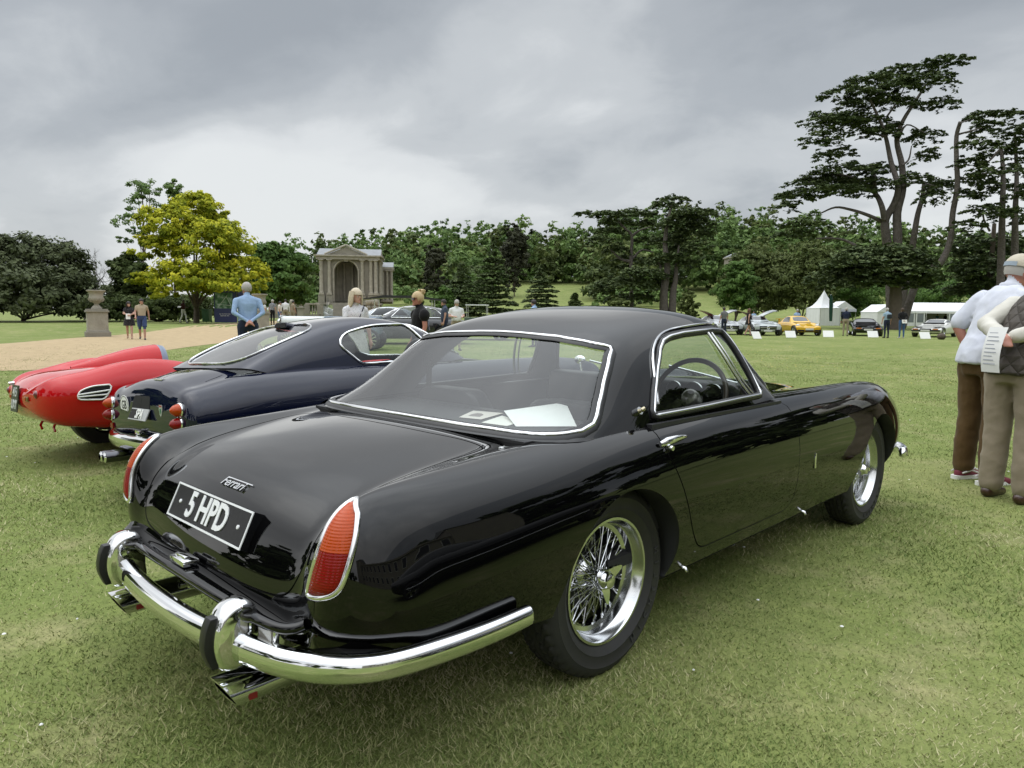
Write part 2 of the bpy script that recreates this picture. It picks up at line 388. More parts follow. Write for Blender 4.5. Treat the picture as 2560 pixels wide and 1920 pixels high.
# ================================================================ the black coupe
def S3(*rows): return rows
def black_body_net():
    # stations run from under the tail to under the nose; rows from the centre line to the sill. (x, half width, z)
    st = [
     # x overrides are given per point
     [(-1.10,0,.385),(-1.095,.25,.385),(-1.08,.44,.385),(-1.065,.53,.385),(-1.05,.58,.385),(-1.02,.64,.385),(-.97,.70,.385),(-.92,.735,.385),(-.89,.755,.38),(-.875,.755,.372)],
     [(-1.125,0,.44),(-1.12,.26,.44),(-1.105,.45,.44),(-1.095,.55,.44),(-1.095,.625,.44),(-1.075,.70,.44),(-1.01,.77,.44),(-.93,.79,.43),(-.88,.788,.40),(-.862,.785,.37)],
     [(-1.105,0,.54),(-1.10,.26,.54),(-1.085,.46,.54),(-1.085,.555,.54),(-1.105,.635,.54),(-1.09,.725,.54),(-1.0,.80,.52),(-.92,.815,.48),(-.87,.805,.42),(-.85,.80,.368)],
     [(-1.058,0,.64),(-1.055,.26,.64),(-1.045,.46,.64),(-1.04,.56,.645),(-1.088,.64,.69),(-1.068,.73,.685),(-.965,.805,.60),(-.88,.822,.53),(-.84,.812,.43),(-.83,.805,.366)],
     [(-.985,0,.730),(-.98,.26,.727),(-.97,.45,.718),(-.965,.555,.715),(-1.015,.63,.800),(-1.00,.715,.783),(-.89,.795,.665),(-.83,.825,.555),(-.80,.818,.43),(-.79,.81,.364)],
     [(-.86,0,.785),(-.86,.26,.782),(-.85,.45,.770),(-.83,.555,.768),(-.85,.64,.822),(-.84,.735,.80),(-.77,.81,.69),(-.73,.838,.565),(-.71,.826,.43),(-.70,.815,.36)],
     [(-.58,0,.838),(-.58,.27,.835),(-.57,.46,.820),(-.56,.56,.815),(-.55,.645,.835),(-.54,.75,.808),(-.53,.825,.705),(-.51,.848,.57),(-.50,.832,.42),(-.50,.812,.35)],
     [(-.25,0,.868),(-.25,.28,.865),(-.25,.48,.850),(-.25,.585,.842),(-.24,.665,.855),(-.23,.765,.828),(-.22,.84,.725),(-.21,.857,.58),(-.2,.83,.40),(-.2,.765,.30)],
     [(.1,0,.872),(.1,.28,.87),(.1,.50,.862),(.1,.60,.858),(.1,.68,.864),(.1,.775,.838),(.1,.838,.73),(.1,.855,.58),(.1,.83,.40),(.1,.765,.272)],
     [(.45,0,.872),(.45,.28,.872),(.45,.50,.868),(.45,.60,.865),(.45,.69,.868),(.45,.785,.842),(.45,.838,.73),(.45,.852,.57),(.45,.828,.39),(.45,.765,.272)],
     [(.85,0,.875),(.85,.28,.875),(.85,.50,.87),(.85,.60,.868),(.85,.69,.870),(.85,.785,.842),(.85,.838,.73),(.85,.852,.57),(.85,.828,.39),(.85,.765,.272)],
     [(1.25,0,.885),(1.25,.28,.882),(1.25,.48,.876),(1.25,.58,.872),(1.25,.68,.874),(1.25,.78,.845),(1.25,.838,.73),(1.25,.85,.57),(1.25,.826,.39),(1.25,.765,.272)],
     [(1.65,0,.895),(1.65,.26,.888),(1.65,.44,.872),(1.65,.55,.865),(1.65,.67,.880),(1.65,.775,.848),(1.65,.836,.73),(1.65,.848,.57),(1.65,.825,.39),(1.65,.765,.272)],
     [(2.05,0,.885),(2.05,.24,.875),(2.05,.42,.852),(2.05,.53,.848),(2.05,.66,.885),(2.05,.77,.848),(2.05,.834,.73),(2.05,.846,.57),(2.05,.822,.39),(2.05,.76,.272)],
     [(2.40,0,.855),(2.4,.24,.845),(2.4,.42,.822),(2.4,.53,.832),(2.4,.66,.888),(2.4,.765,.848),(2.4,.832,.72),(2.4,.845,.56),(2.4,.82,.39),(2.4,.76,.26)],
     [(2.72,0,.815),(2.72,.24,.805),(2.72,.42,.785),(2.72,.53,.812),(2.73,.655,.885),(2.74,.755,.835),(2.74,.822,.70),(2.72,.838,.55),(2.72,.815,.39),(2.72,.755,.28)],
     [(3.0,0,.765),(3.0,.24,.755),(3.0,.42,.735),(3.0,.53,.765),(3.02,.645,.845),(3.03,.735,.785),(3.02,.795,.66),(2.98,.815,.52),(2.94,.795,.39),(2.93,.735,.30)],
     [(3.23,0,.68),(3.23,.24,.675),(3.22,.42,.665),(3.21,.53,.69),(3.22,.635,.74),(3.22,.705,.69),(3.19,.755,.60),(3.11,.782,.48),(3.03,.77,.39),(3.01,.71,.32)],
     [(3.31,0,.54),(3.305,.24,.54),(3.29,.42,.55),(3.27,.53,.57),(3.26,.62,.60),(3.24,.68,.58),(3.19,.73,.52),(3.11,.755,.43),(3.04,.74,.375),(3.02,.68,.32)],
     [(3.24,0,.37),(3.235,.24,.37),(3.22,.42,.375),(3.20,.52,.38),(3.18,.58,.385),(3.15,.63,.385),(3.11,.67,.38),(3.06,.69,.36),(3.03,.68,.34),(3.02,.63,.31)],
    ]
    return [[(x, -w_, z) for (x, w_, z) in row] for row in st]
def black_green_net():
    st = [
     [(-.365,0,.855),(-.36,.30,.853),(-.335,.52,.85),(-.27,.665,.846),(-.19,.715,.842),(-.12,.725,.84)],
     [(-.18,0,.955),(-.17,.30,.953),(-.14,.50,.945),(-.08,.63,.93),(-.03,.70,.888),(.0,.725,.845)],
     [(.015,0,1.075),(.017,.29,1.073),(.03,.48,1.063),(.055,.60,1.035),(.10,.68,.935),(.13,.728,.848)],
     [(.235,0,1.213),(.235,.29,1.210),(.235,.48,1.196),(.24,.585,1.14),(.29,.67,.985),(.28,.732,.85)],
     [(.48,0,1.275),(.48,.28,1.268),(.48,.46,1.242),(.48,.565,1.178),(.47,.662,1.02),(.46,.735,.852)],
     [(.75,0,1.308),(.75,.28,1.30),(.75,.46,1.27),(.75,.565,1.203),(.73,.66,1.04),(.70,.738,.855)],
     [(1.0,0,1.30),(1.0,.28,1.292),(1.0,.45,1.268),(.99,.56,1.213),(.97,.655,1.045),(.94,.74,.86)],
     [(1.19,0,1.255),(1.185,.28,1.25),(1.17,.44,1.236),(1.14,.555,1.205),(1.12,.65,1.04),(1.08,.742,.865)],
     [(1.36,0,1.085),(1.35,.30,1.08),(1.31,.49,1.07),(1.25,.60,1.05),(1.21,.665,.98),(1.17,.742,.87)],
     [(1.58,0,.875),(1.56,.34,.875),(1.49,.56,.875),(1.38,.69,.875),(1.31,.73,.875),(1.26,.745,.872)],
    ]
    return [[(x, -w_, z) for (x, w_, z) in row] for row in st]
blackpaint = paint('black_paint', (0.0015, 0.0015, 0.0018), 0.02, 0.46, 0.0)
leather = mat('black_leather', (0.020, 0.020, 0.022), 0.5, bump=(60, 0.15, 0.002))
lensred = mat('lens_red', (0.20, 0.003, 0.002), 0.10, spec=0.35)
lensorange = mat('lens_orange', (0.40, 0.050, 0.002), 0.10, spec=0.35)
paper = mat('paper', (0.78, 0.78, 0.76), 0.7)
white_paint = mat('white_paint', (0.78, 0.78, 0.76), 0.5)

def strip_along(P, N, wd, h, n=6):
    """half-round trim of width wd and height h that follows closed/open points P with outward normals N"""
    pass
def trim_loop(name, S, uv, rad, m, parent, off=0.003, closed=True, part=None, squash=(0.6, 1.2)):
    X, n = S.nrm(uv[:, 0], uv[:, 1]); mb = MB(); P = X+n*off
    T = np.roll(P, -1, 0)-np.roll(P, 1, 0) if closed else np.gradient(P, axis=0)
    T /= np.linalg.norm(T, axis=1)[:, None]; B = np.cross(n, T); k = 8; a = np.linspace(0, 2*np.pi, k, endpoint=False); m_ = len(P); V = []
    for i in range(m_): V += list(P[i]+rad*(np.cos(a)[:, None]*n[i]*squash[0]+np.sin(a)[:, None]*B[i]*squash[1]))
    F = [(i*k+j, i*k+(j+1) % k, ((i+1) % m_)*k+(j+1) % k, ((i+1) % m_)*k+j) for i in range(m_ if closed else m_-1) for j in range(k)]
    mb.add(V, F)
    o = mb.build(name, m, parent, smooth=60); return o

def wire_wheel(name, parent, loc, side, mats, tyre_r=0.338, rim_r=0.222, width=0.165, spokes=True, dup_of=None):
    """side -1: outer face towards -y. built around the origin with the axle along y"""
    if dup_of is not None:
        o = copy_tree(dup_of, parent); o.location = loc; o.rotation_euler = (0, o.rotation_euler[1]+0.6, 0) if side < 0 else (0, 0, math.pi); return o
    # tyre: lathe with tread blocks
    n = 180; hw = width/2
    prof = [(rim_r-.012, -hw*.62), (rim_r+.004, -hw*.74), (rim_r+.02, -hw*.90), (rim_r+.030, -hw*.955), (rim_r+.033, -hw*.985), (rim_r+.037, -hw*.965), (rim_r+.055, -hw*1.0), (rim_r+.070, -hw*1.0), (rim_r+.073, -hw*1.02), (rim_r+.077, -hw*.99), (rim_r+.085, -hw*.97), (tyre_r-.018, -hw*.86), (tyre_r-.008, -hw*.78)]
    tread = [(-.72), (-.60), (-.50), (-.47), (-.44), (-.30), (-.17), (-.14), (-.11), (0), (.11), (.14), (.17), (.30), (.44), (.47), (.50), (.60), (.72)]
    P = prof+[(tyre_r-.004*abs(t/.72)**3, hw*t) for t in tread]+[(r, -h) for r, h in prof[::-1]]
    groove_j = {len(prof)+i for i, t in enumerate(tread) if abs(abs(t)-.47) < .02 or abs(abs(t)-.14) < .02}
    V = []; F = []; k = len(P)
    for i in range(n):
        a = 2*math.pi*i/n
        for j, (r, h) in enumerate(P):
            rr = r
            if j in groove_j: rr -= .010
            elif len(prof)-1 <= j <= k-len(prof) and (i+(1 if (j % 6) < 3 else 0)) % 4 == 0 and abs(h) > hw*.15: rr -= .009
            V.append((rr*math.cos(a), h, rr*math.sin(a)))
    for i in range(n):
        for j in range(k-1): F.append((i*k+j, i*k+j+1, ((i+1) % n)*k+j+1, ((i+1) % n)*k+j))
    w_ = bpy.data.objects.new('wheel', None); COL.objects.link(w_); w_.parent = parent; w_.location = loc
    me = mesh('tyre', V, F, True); link('tyre', me, mats['rubber'], w_)
    bm = bmesh.new(); bm.from_mesh(me); bmesh.ops.recalc_face_normals(bm, faces=bm.faces); bm.to_mesh(me); bm.free(); me.polygons.foreach_set('use_smooth', [True]*len(me.polygons)); me.set_sharp_from_angle(angle=R(35))
    rp = [(rim_r-.006, -hw*.66), (rim_r+.002, -hw*.72), (rim_r+.001, -hw*.80), (rim_r-.008, -hw*.80), (rim_r-.013, -hw*.70), (rim_r-.020, -hw*.40), (rim_r-.026, -hw*.34), (rim_r-.030, -hw*.05), (rim_r-.045, hw*.02), (rim_r-.047, hw*.45), (rim_r-.02, hw*.60), (rim_r-.006, hw*.7)]
    m = MB(); m.lathe(rp, 72, 'y'); m.build('rim', mat('rim_alloy', (.66, .67, .68), .17, 1.0), w_, smooth=40)
    m = MB(); m.lathe([(0, -.035), (.028, -.035), (.034, -.025), (.034, .02), (.052, .035), (.056, .06), (0, .06)], 28, 'y'); m.build('hub', mats['chrome'], w_, smooth=40)
    sp = MB(); nip = MB()
    rs = rim_r-.043
    for set_, (cnt, hr, hy, ry, tw) in enumerate(((20, .033, -.022, .004, .55), (20, .033, -.022, .010, -.55), (16, .052, .045, .018, .85), (16, .052, .045, .026, -.85))):
        for i in range(cnt):
            a = 2*math.pi*(i+.25*set_)/cnt; b = a+tw
            p = (hr*math.cos(b), hy, hr*math.sin(b)); q = (rs*math.cos(a), ry, rs*math.sin(a)); sp.tube([p, q], .0021, 5, caps=False)
            q2 = tuple(np.array(q)*.94+np.array(p)*.06); nip.tube([q2, q], .0042, 6)
    sp.build('spokes', mats['steel'], w_, smooth=60)['label'] = 'crossed thin wire spokes'
    nip.build('spoke_nipples', mats['chrome'], w_, smooth=60)
    m = MB(); m.lathe([(0, -.078), (.020, -.078), (.026, -.074), (.030, -.062), (.034, -.058), (.038, -.045), (.038, -.034), (0, -.034)], 28, 'y')
    for i in range(3):
        a = 2*math.pi*i/3+.45; ca, sa = math.cos(a), math.sin(a)
        poly = [(.02, -.026), (.05, -.017), (.078, -.007), (.084, .002), (.078, .009), (.05, .020), (.02, .026)]
        V = []; 
        for yy in (-.052, -.040):
            for p0, p1 in poly: V.append((p0*ca-p1*sa, yy-(p0-.02)*.25, p0*sa+p1*ca))
        kk = len(poly); m.add(V, [tuple(range(kk)), tuple(range(kk, 2*kk))[::-1]]+[(i_, (i_+1) % kk, kk+(i_+1) % kk, kk+i_) for i_ in range(kk)])
    m.build('knock_off_spinner', mats['chrome'], w_, smooth=35)
    m = MB(); m.lathe([(0, .05), (.115, .05), (.118, .054), (.118, .075), (.0, .08)], 40, 'y'); m.build('brake_disc', mat('brake_iron', (.05, .05, .05), .5, .8), w_, smooth=40)
    return w_

def text_obj(name, txt, size, m, parent, M, depth=0.001, bold=0.0, sx=1.0, font=None):
    cu = bpy.data.curves.new(name, 'FONT'); cu.body = txt; cu.size = size; cu.align_x = 'CENTER'; cu.align_y = 'CENTER'; cu.extrude = depth; cu.offset = bold; cu.resolution_u = 3
    t = bpy.data.objects.new('tmp', cu); COL.objects.link(t); dg = bpy.context.evaluated_depsgraph_get()
    me = bpy.data.meshes.new_from_object(t.evaluated_get(dg)); bpy.data.objects.remove(t); bpy.data.curves.remove(cu)
    me.transform(Matrix.Diagonal((sx, 1, 1, 1))); me.transform(M); me.name = name
    return link(name, me, m, parent)
def frame_mat(origin, xdir, ydir):
    x = Vector(xdir).normalized(); z = x.cross(Vector(ydir)).normalized(); y = z.cross(x)
    return Matrix(((x.x, y.x, z.x, origin[0]), (x.y, y.y, z.y, origin[1]), (x.z, y.z, z.z, origin[2]), (0, 0, 0, 1)))

def build_black():
    T = thing('black_coupe', 'glossy black classic coupe with wire wheels and tall red tail lights, nearest car', 'car')
    S = Surf(black_body_net()); G = Surf(black_green_net())
    circ = lambda cx, cz, r, n=64: np.array([(cx+r*math.cos(t), cz+r*math.sin(t)) for t in np.linspace(0, 2*math.pi, n, endpoint=False)])
    # ---- contours
    side = (3, 17, 5.2, 9)
    def sidec(P, step=0.03): return S.inv(resample(P, step, True), (0, 2), (2, 18, 4.6, 9))
    def arch(cx, r, zc=.335):
        P = [(cx+r*math.cos(t), zc+r*math.sin(t)) for t in np.linspace(R(-15), R(195), 48)]
        up = S.inv(np.array(P), (0, 2), (3, 18, 5.0, 9)); lo, hi = up[-1, 0], up[0, 0]
        return np.vstack([up, [(lo, 9.5)], [(hi, 9.5)]])
    aR, aF = arch(-.018, .342), arch(2.59, .350)
    doorP = roundpoly([(.235, .868), (1.36, .872), (1.345, .74), (1.35, .385), (1.30, .345), (.50, .345), (.40, .44), (.225, .78)], [.01, .10, .2, .06, .06, .10, .2, .2], 6)
    door = sidec(doorP)
    bootP = []
    # boot lid outline: front edge, right edge, down the tail. half outline in uv through surface points (x, y) then (y, z)
    b1 = S.inv(catmull([(-.425, -.001), (-.42, -.25), (-.40, -.42), (-.41, -.52), (-.455, -.555), (-.60, -.55), (-.75, -.545), (-.88, -.54)], 6), (0, 1), (3, 8, 0, 5))
    b2 = S.inv(catmull([(-.545, .705), (-.545, .64), (-.53, .57), (-.49, .520), (-.40, .502), (-.2, .496), (-.001, .494)], 6), (1, 2), (.4, 5, 0, 5))
    bo = np.vstack([b1, b2]); bo[0, 1] = 0; bo[-1, 1] = 0
    boot_full = np.vstack([[(b1[0, 0], -.5)], b1, b2, [(b2[-1, 0], -.5)]])
    cap = S.inv(np.array([(-.365+.070*math.cos(t), -.585+.062*math.sin(t)) for t in np.linspace(0, 2*math.pi, 28, endpoint=False)]), (0, 1), (5, 9, 1, 5))
    cabin = S.inv(resample(roundpoly([(-.30, .2), (-.30, -.45), (-.20, -.62), (.0, -.66), (1.22, -.68), (1.34, -.60), (1.46, -.4), (1.50, .2)], .08, 4), .04, True), (0, 1), (5, 13, 0, 5))
    cabin = np.array([(a, -.4) if False else (a, b) for a, b in cabin])
    cabP = [(-.30, -.0), (-.29, -.45), (-.21, -.60), (-.05, -.645), (.3, -.655), (1.20, -.665), (1.33, -.60), (1.45, -.4), (1.50, -.0)]
    cu = S.inv(catmull(cabP, 6), (0, 1), (5, 13, 0, 5)); cabin = np.vstack([[(cu[0, 0], -.5)], cu, [(cu[-1, 0], -.5)]])
    g = .006
    loops = [('cabin_hole', cabin), ('gap', S.offs(door, g/2, -1)), ('door', S.offs(door, g/2, 1)), ('arch', aR), ('arch2', aF)]
    bgo, bgi = S.offs(boot_full, g/2, 1), S.offs(boot_full, g/2, -1)
    # which way is inward depends on the winding: choose by area
    def area(P): return abs(0.5*np.sum(P[:, 0]*np.roll(P[:, 1], -1)-np.roll(P[:, 0], -1)*P[:, 1]))
    def pair(c, gap=g):
        a, b = S.offs(c, gap/2, 1), S.offs(c, gap/2, -1); return (a, b) if area(a) > area(b) else (b, a)
    do, di = pair(door); bo_, bi_ = pair(boot_full); co, ci = pair(cap, .003)
    for q in (bo_, bi_): q[0, 1] = q[-1, 1] = -.5; q[0, 0] = q[1, 0]; q[-1, 0] = q[-2, 0]
    def clipv(P): return np.stack([P[:, 0], np.maximum(P[:, 1], 0.0)], 1)
    loops = [('cabin_hole', clipv(cabin)), ('gap', clipv(bo_)), ('boot_lid', clipv(bi_)), ('cap_gap', co), ('fuel_flap', ci), ('gap', do), ('door', di), ('arch', aR), ('arch', aF)]
    us = np.linspace(0, S.M-1, 191); vs = np.linspace(0, S.K-1, 73)
    pn = panels(S, us, vs, loops)
    def join(*ps):
        o = 0; Vs, Fs, Ns = [], [], []
        for V, F, N in ps: Vs.append(V); Fs.append(F+o); Ns.append(N); o += len(V)
        return np.vstack(Vs), np.vstack(Fs), np.vstack(Ns)
    panel_obj('body', join(pn[''], mirrored(pn['']), mirrored(pn['cap_gap']), mirrored(pn['fuel_flap'])), blackpaint, T)
    panel_obj('boot_lid', both(pn['boot_lid']), blackpaint, T)
    flap = panel_obj('fuel_flap', pn['fuel_flap'], blackpaint, T)
    doorR = panel_obj('door', pn['door'], blackpaint, T); doorL = panel_obj('door', mirrored(pn['door']), blackpaint, T)
    gm = MB()
    for c, sym in ((door, True), (boot_full[1:-1], False), (cap, False)):
        V, F = groove(S, c, .009)
        if c is not door and c is not cap: F = [f for f in F if max(f) % len(c) - min(f) % len(c) < 3]
        for sg in (1, -1):
            if sg < 0 and c is cap: continue
            gm = MB(); gm.add(np.array(V)*np.array([1, sg, 1]), F); gm.build('panel_gap', deepblack, T)
    # wheel arch lips and liners
    for aa, cx in ((aR, 0), (aF, 2.6)):
        for sg in (1, -1):
            X, n = S.nrm(aa[:-2, 0], np.clip(aa[:-2, 1], 0, 9)); k = len(X); inn = X.copy(); inn[:, 1] += .30; c0 = np.array([cx, 0, .335])
            lip = X+np.array([0, .012, 0])+(X-c0)*np.array([1, 0, 1])*-.012
            V = np.vstack([X, lip, inn])*np.array([1, sg, 1]); F = [(i, i+1, k+i+1, k+i) for i in range(k-1)]+[(k+i, k+i+1, 2*k+i+1, 2*k+i) for i in range(k-1)]
            link('wheel_arch', mesh('wheel_arch', V, F, True), [trimblack], T)
    m = MB(); m.box((1.25, 0, .27), (2.0, 1.45, .06)); m.box((-.70, 0, .43), (.6, 1.2, .06)); m.box((1.1, 0, .43), (3.5, .5, .16)); m.build('floor_pan', deepblack, T)
    # ---- greenhouse
    def gx(P, ax, box, step=.03): return G.inv(resample(P, step, True), ax, box)
    swP = np.array([(.286, .882), (.47, .884), (.658, .887), (.944, .894), (1.145, .897), (1.158, .905), (1.158, .985), (1.135, 1.09), (1.108, 1.165), (1.092, 1.186), (.986, 1.190), (.846, 1.184), (.724, 1.178), (.615, 1.166), (.549, 1.150), (.497, 1.120), (.414, 1.045), (.342, .963), (.292, .895)])
    sw = gx(swP, (0, 2), (2, 9, 2.6, 5), .02)
    # quarter light divider handled as a bar; rear screen in (y,z)
    rw_half = [(0, 1.176), (-.116, 1.174), (-.334, 1.165), (-.461, 1.151), (-.533, 1.138), (-.556, 1.130), (-.566, 1.117), (-.595, 1.067), (-.625, 1.006), (-.66, .94), (-.692, .888), (-.7, .873), (-.697, .866), (-.688, .863), (-.669, .861), (-.628, .860), (-.541, .863), (-.467, .866), (-.25, .869), (0, .870)]
    rwc = G.inv(resample(rw_half, .018, True), (1, 2), (0, 3.6, 0, 5))
    wsP = [(-.0, 1.205), (-.30, 1.20), (-.50, 1.175), (-.545, 1.13), (-.655, .93), (-.66, .905), (-.55, .895), (-.3, .893), (-.0, .893)]
    wsc = G.inv(resample(roundpoly(wsP, [0, .1, .06, .06, .05, .03, .1, .1, 0], 5), .03, True), (1, 2), (6.3, 9, 0, 4.6))
    def snap0(c): c = c.copy(); c[c[:, 1] < .02, 1] = 0; return c
    rwc, wsc = snap0(rwc), snap0(wsc)
    pg = panels(G, np.linspace(0, 9, 73), np.linspace(0, 5, 41), [('rear_screen', rwc), ('side', sw), ('windscreen', wsc)])
    panel_obj('hardtop', both(pg['']), blackpaint, T)
    # inner lining a little inside
    V, F, N = both(pg['']); link('headlining', mesh('headlining', V-N*.018, F[:, ::-1], True), mat('headlining', (.10, .10, .11), .9), T)
    panel_obj('rear_screen', both(pg['rear_screen']), carglass, T, -.004)
    panel_obj('windscreen', both(pg['windscreen']), carglass, T, -.004)
    wr = panel_obj('side_window', pg['side'], carglass, T, -.004); panel_obj('side_window', mirrored(pg['side']), carglass, T, -.004)
    # chrome frames: full loops across the mirror line
    def full(c): 
        i0 = [i for i in range(len(c)) if c[i, 1] < 1e-6]
        # open half: rotate so that it starts and ends on the centre line
        k = None
        for i in range(len(c)):
            if c[i, 1] < 1e-6 and c[(i+1) % len(c), 1] > 1e-6: k = i; break
        h = np.roll(c, -k, 0); out = [h[0]]
        for q in h[1:]:
            out.append(q)
            if q[1] < 1e-6: break
        out[-1] = np.array([out[-2][0], 0.0]); out[0] = np.array([out[1][0], 0.0]); out = np.array(out); X = G.ev(out[:, 0], out[:, 1]); keep = [0]
        for i in range(1, len(out)-1):
            if np.linalg.norm(X[i]-X[keep[-1]]) > .008 and np.linalg.norm(X[i]-X[-1]) > .008 and out[i, 1] > .03: keep.append(i)
        return out[keep+[len(out)-1]]
    def frame(name, half, rad, m, off, squash=(.5, 1.2)):
        X, n = G.nrm(half[:, 0], half[:, 1]); P = np.vstack([X, (X*MIR)[::-1][1:-1]]); Nn = np.vstack([n, (n*MIR)[::-1][1:-1]]); P = P+Nn*off
        Tn = np.roll(P, -1, 0)-np.roll(P, 1, 0); Tn /= np.linalg.norm(Tn, axis=1)[:, None]; B = np.cross(Nn, Tn); k = 8; a = np.linspace(0, 2*np.pi, k, endpoint=False); V = []
        for i in range(len(P)): V += list(P[i]+rad*(np.cos(a)[:, None]*Nn[i]*squash[0]+np.sin(a)[:, None]*B[i]*squash[1]))
        q = len(P); F = [(i*k+j, i*k+(j+1) % k, ((i+1) % q)*k+(j+1) % k, ((i+1) % q)*k+j) for i in range(q) for j in range(k)]
        mb = MB(); mb.add(V, F); return mb.build(name, m, T, smooth=60)
    rh = full(rwc); wh = full(wsc)
    frame('rear_screen_seal', rh, .020, trimblack, .0, (.35, 1.2)); frame('rear_screen_trim', rh, .0070, chrome, .008, (.7, 1.0))
    frame('windscreen_seal', wh, .018, trimblack, .0, (.35, 1.2)); frame('windscreen_trim', wh, .008, chrome, .007)
    for sg in (1, -1):
        X, n = G.nrm(sw[:, 0], sw[:, 1]); X = X*np.array([1, sg, 1]); n = n*np.array([1, sg, 1])
        mb = MB(); mb.tube(X+n*.001, .019, 8, closed=True, squash=(.7, .9)); mb.build('window_seal', trimblack, T, smooth=60)
        mb = MB(); mb.tube(X+n*.007, .0085, 8, closed=True); mb.build('window_frame', chrome, T, smooth=60)
        # quarter light bar
        for dx, rr in ((0, .007), (.035, .0045)):
            q = G.inv(np.array([(1.035+dx+.02, .90), (1.0+dx, .98), (.955+dx, 1.09), (.925+dx+.005, 1.178)]), (0, 2), (2, 9, 2.6, 5)); P, n = G.nrm(q[:, 0], q[:, 1])
            mb = MB(); mb.tube(catmull((P+n*.006)*np.array([1, sg, 1]), 4), rr, 8); mb.build('quarter_light_bar', chrome, T, smooth=60)
    black_details(T, S, G, flap, doorR, doorL, doorP)
    return T, S, G
def stadium(w_, h, n=10):
    r = h/2; a = w_/2-r
    return [(a+r*math.cos(t), r*math.sin(t)) for t in np.linspace(-math.pi/2, math.pi/2, n)]+[(-a+r*math.cos(t), r*math.sin(t)) for t in np.linspace(math.pi/2, 1.5*math.pi, n)]
def sweep(P, secs, caps=True):
    """sections (list of (a,b)) carried along P; a is sideways-horizontal, b is up"""
    P = np.array(P, float); T = np.gradient(P, axis=0); T /= np.linalg.norm(T, axis=1)[:, None]; V = []; k = len(secs[0])
    for p, t, sec in zip(P, T, secs):
        sd = np.cross(t, [0, 0, 1]); sd /= np.linalg.norm(sd); up = np.cross(sd, t)
        V += [p+a*sd+b*up for a, b in sec]
    F = [(i*k+j, i*k+(j+1) % k, (i+1)*k+(j+1) % k, (i+1)*k+j) for i in range(len(P)-1) for j in range(k)]
    if caps: F += [tuple(range(k))[::-1], tuple((len(P)-1)*k+j for j in range(k))]
    return V, F
def ell(a, b, n=16, p=1.0): return [(a*math.copysign(abs(math.cos(t))**p, math.cos(t)), b*math.copysign(abs(math.sin(t))**p, math.sin(t))) for t in np.linspace(0, 2*math.pi, n, endpoint=False)]
def lens_patch(S, poly, axes, box, bulge, base=0.002, step=0.012, sign=1):
    """a domed cover over a closed contour given on two axes; returns V,F and the rim points"""
    P = resample(poly, step, True); mn, mx = P.min(0), P.max(0)
    gx_, gy_ = np.meshgrid(np.arange(mn[0], mx[0], step), np.arange(mn[1], mx[1], step)); q = np.stack([gx_.ravel(), gy_.ravel()], 1)
    def dist(q): return np.min(np.linalg.norm(q[:, None]-P[None], axis=2), axis=1)
    q = q[inpoly(q, P)]; d = dist(q); q = q[d > step*.5]; d = d[d > step*.5]
    verts = [Vector(a) for a in P]+[Vector(a) for a in q]; n = len(P)
    Vv, E, F, *_ = delaunay_2d_cdt(verts, [(i, (i+1) % n) for i in range(n)], [], 0, 1e-6)
    X2 = np.array([(a.x, a.y) for a in Vv]); F = np.array([f for f in F if len(f) == 3]); F = F[inpoly(X2[F].mean(1), P)]
    uv = S.inv(X2, axes, box); X, N = S.nrm(uv[:, 0], uv[:, 1]); dd = dist(X2); mxd = dd.max()
    h = base+bulge*np.sqrt(np.clip(1-(1-dd/mxd)**2, 0, 1))
    uvr = S.inv(P, axes, box); Xr, Nr = S.nrm(uvr[:, 0], uvr[:, 1])
    return X+N*h[:, None], F, Xr, Nr
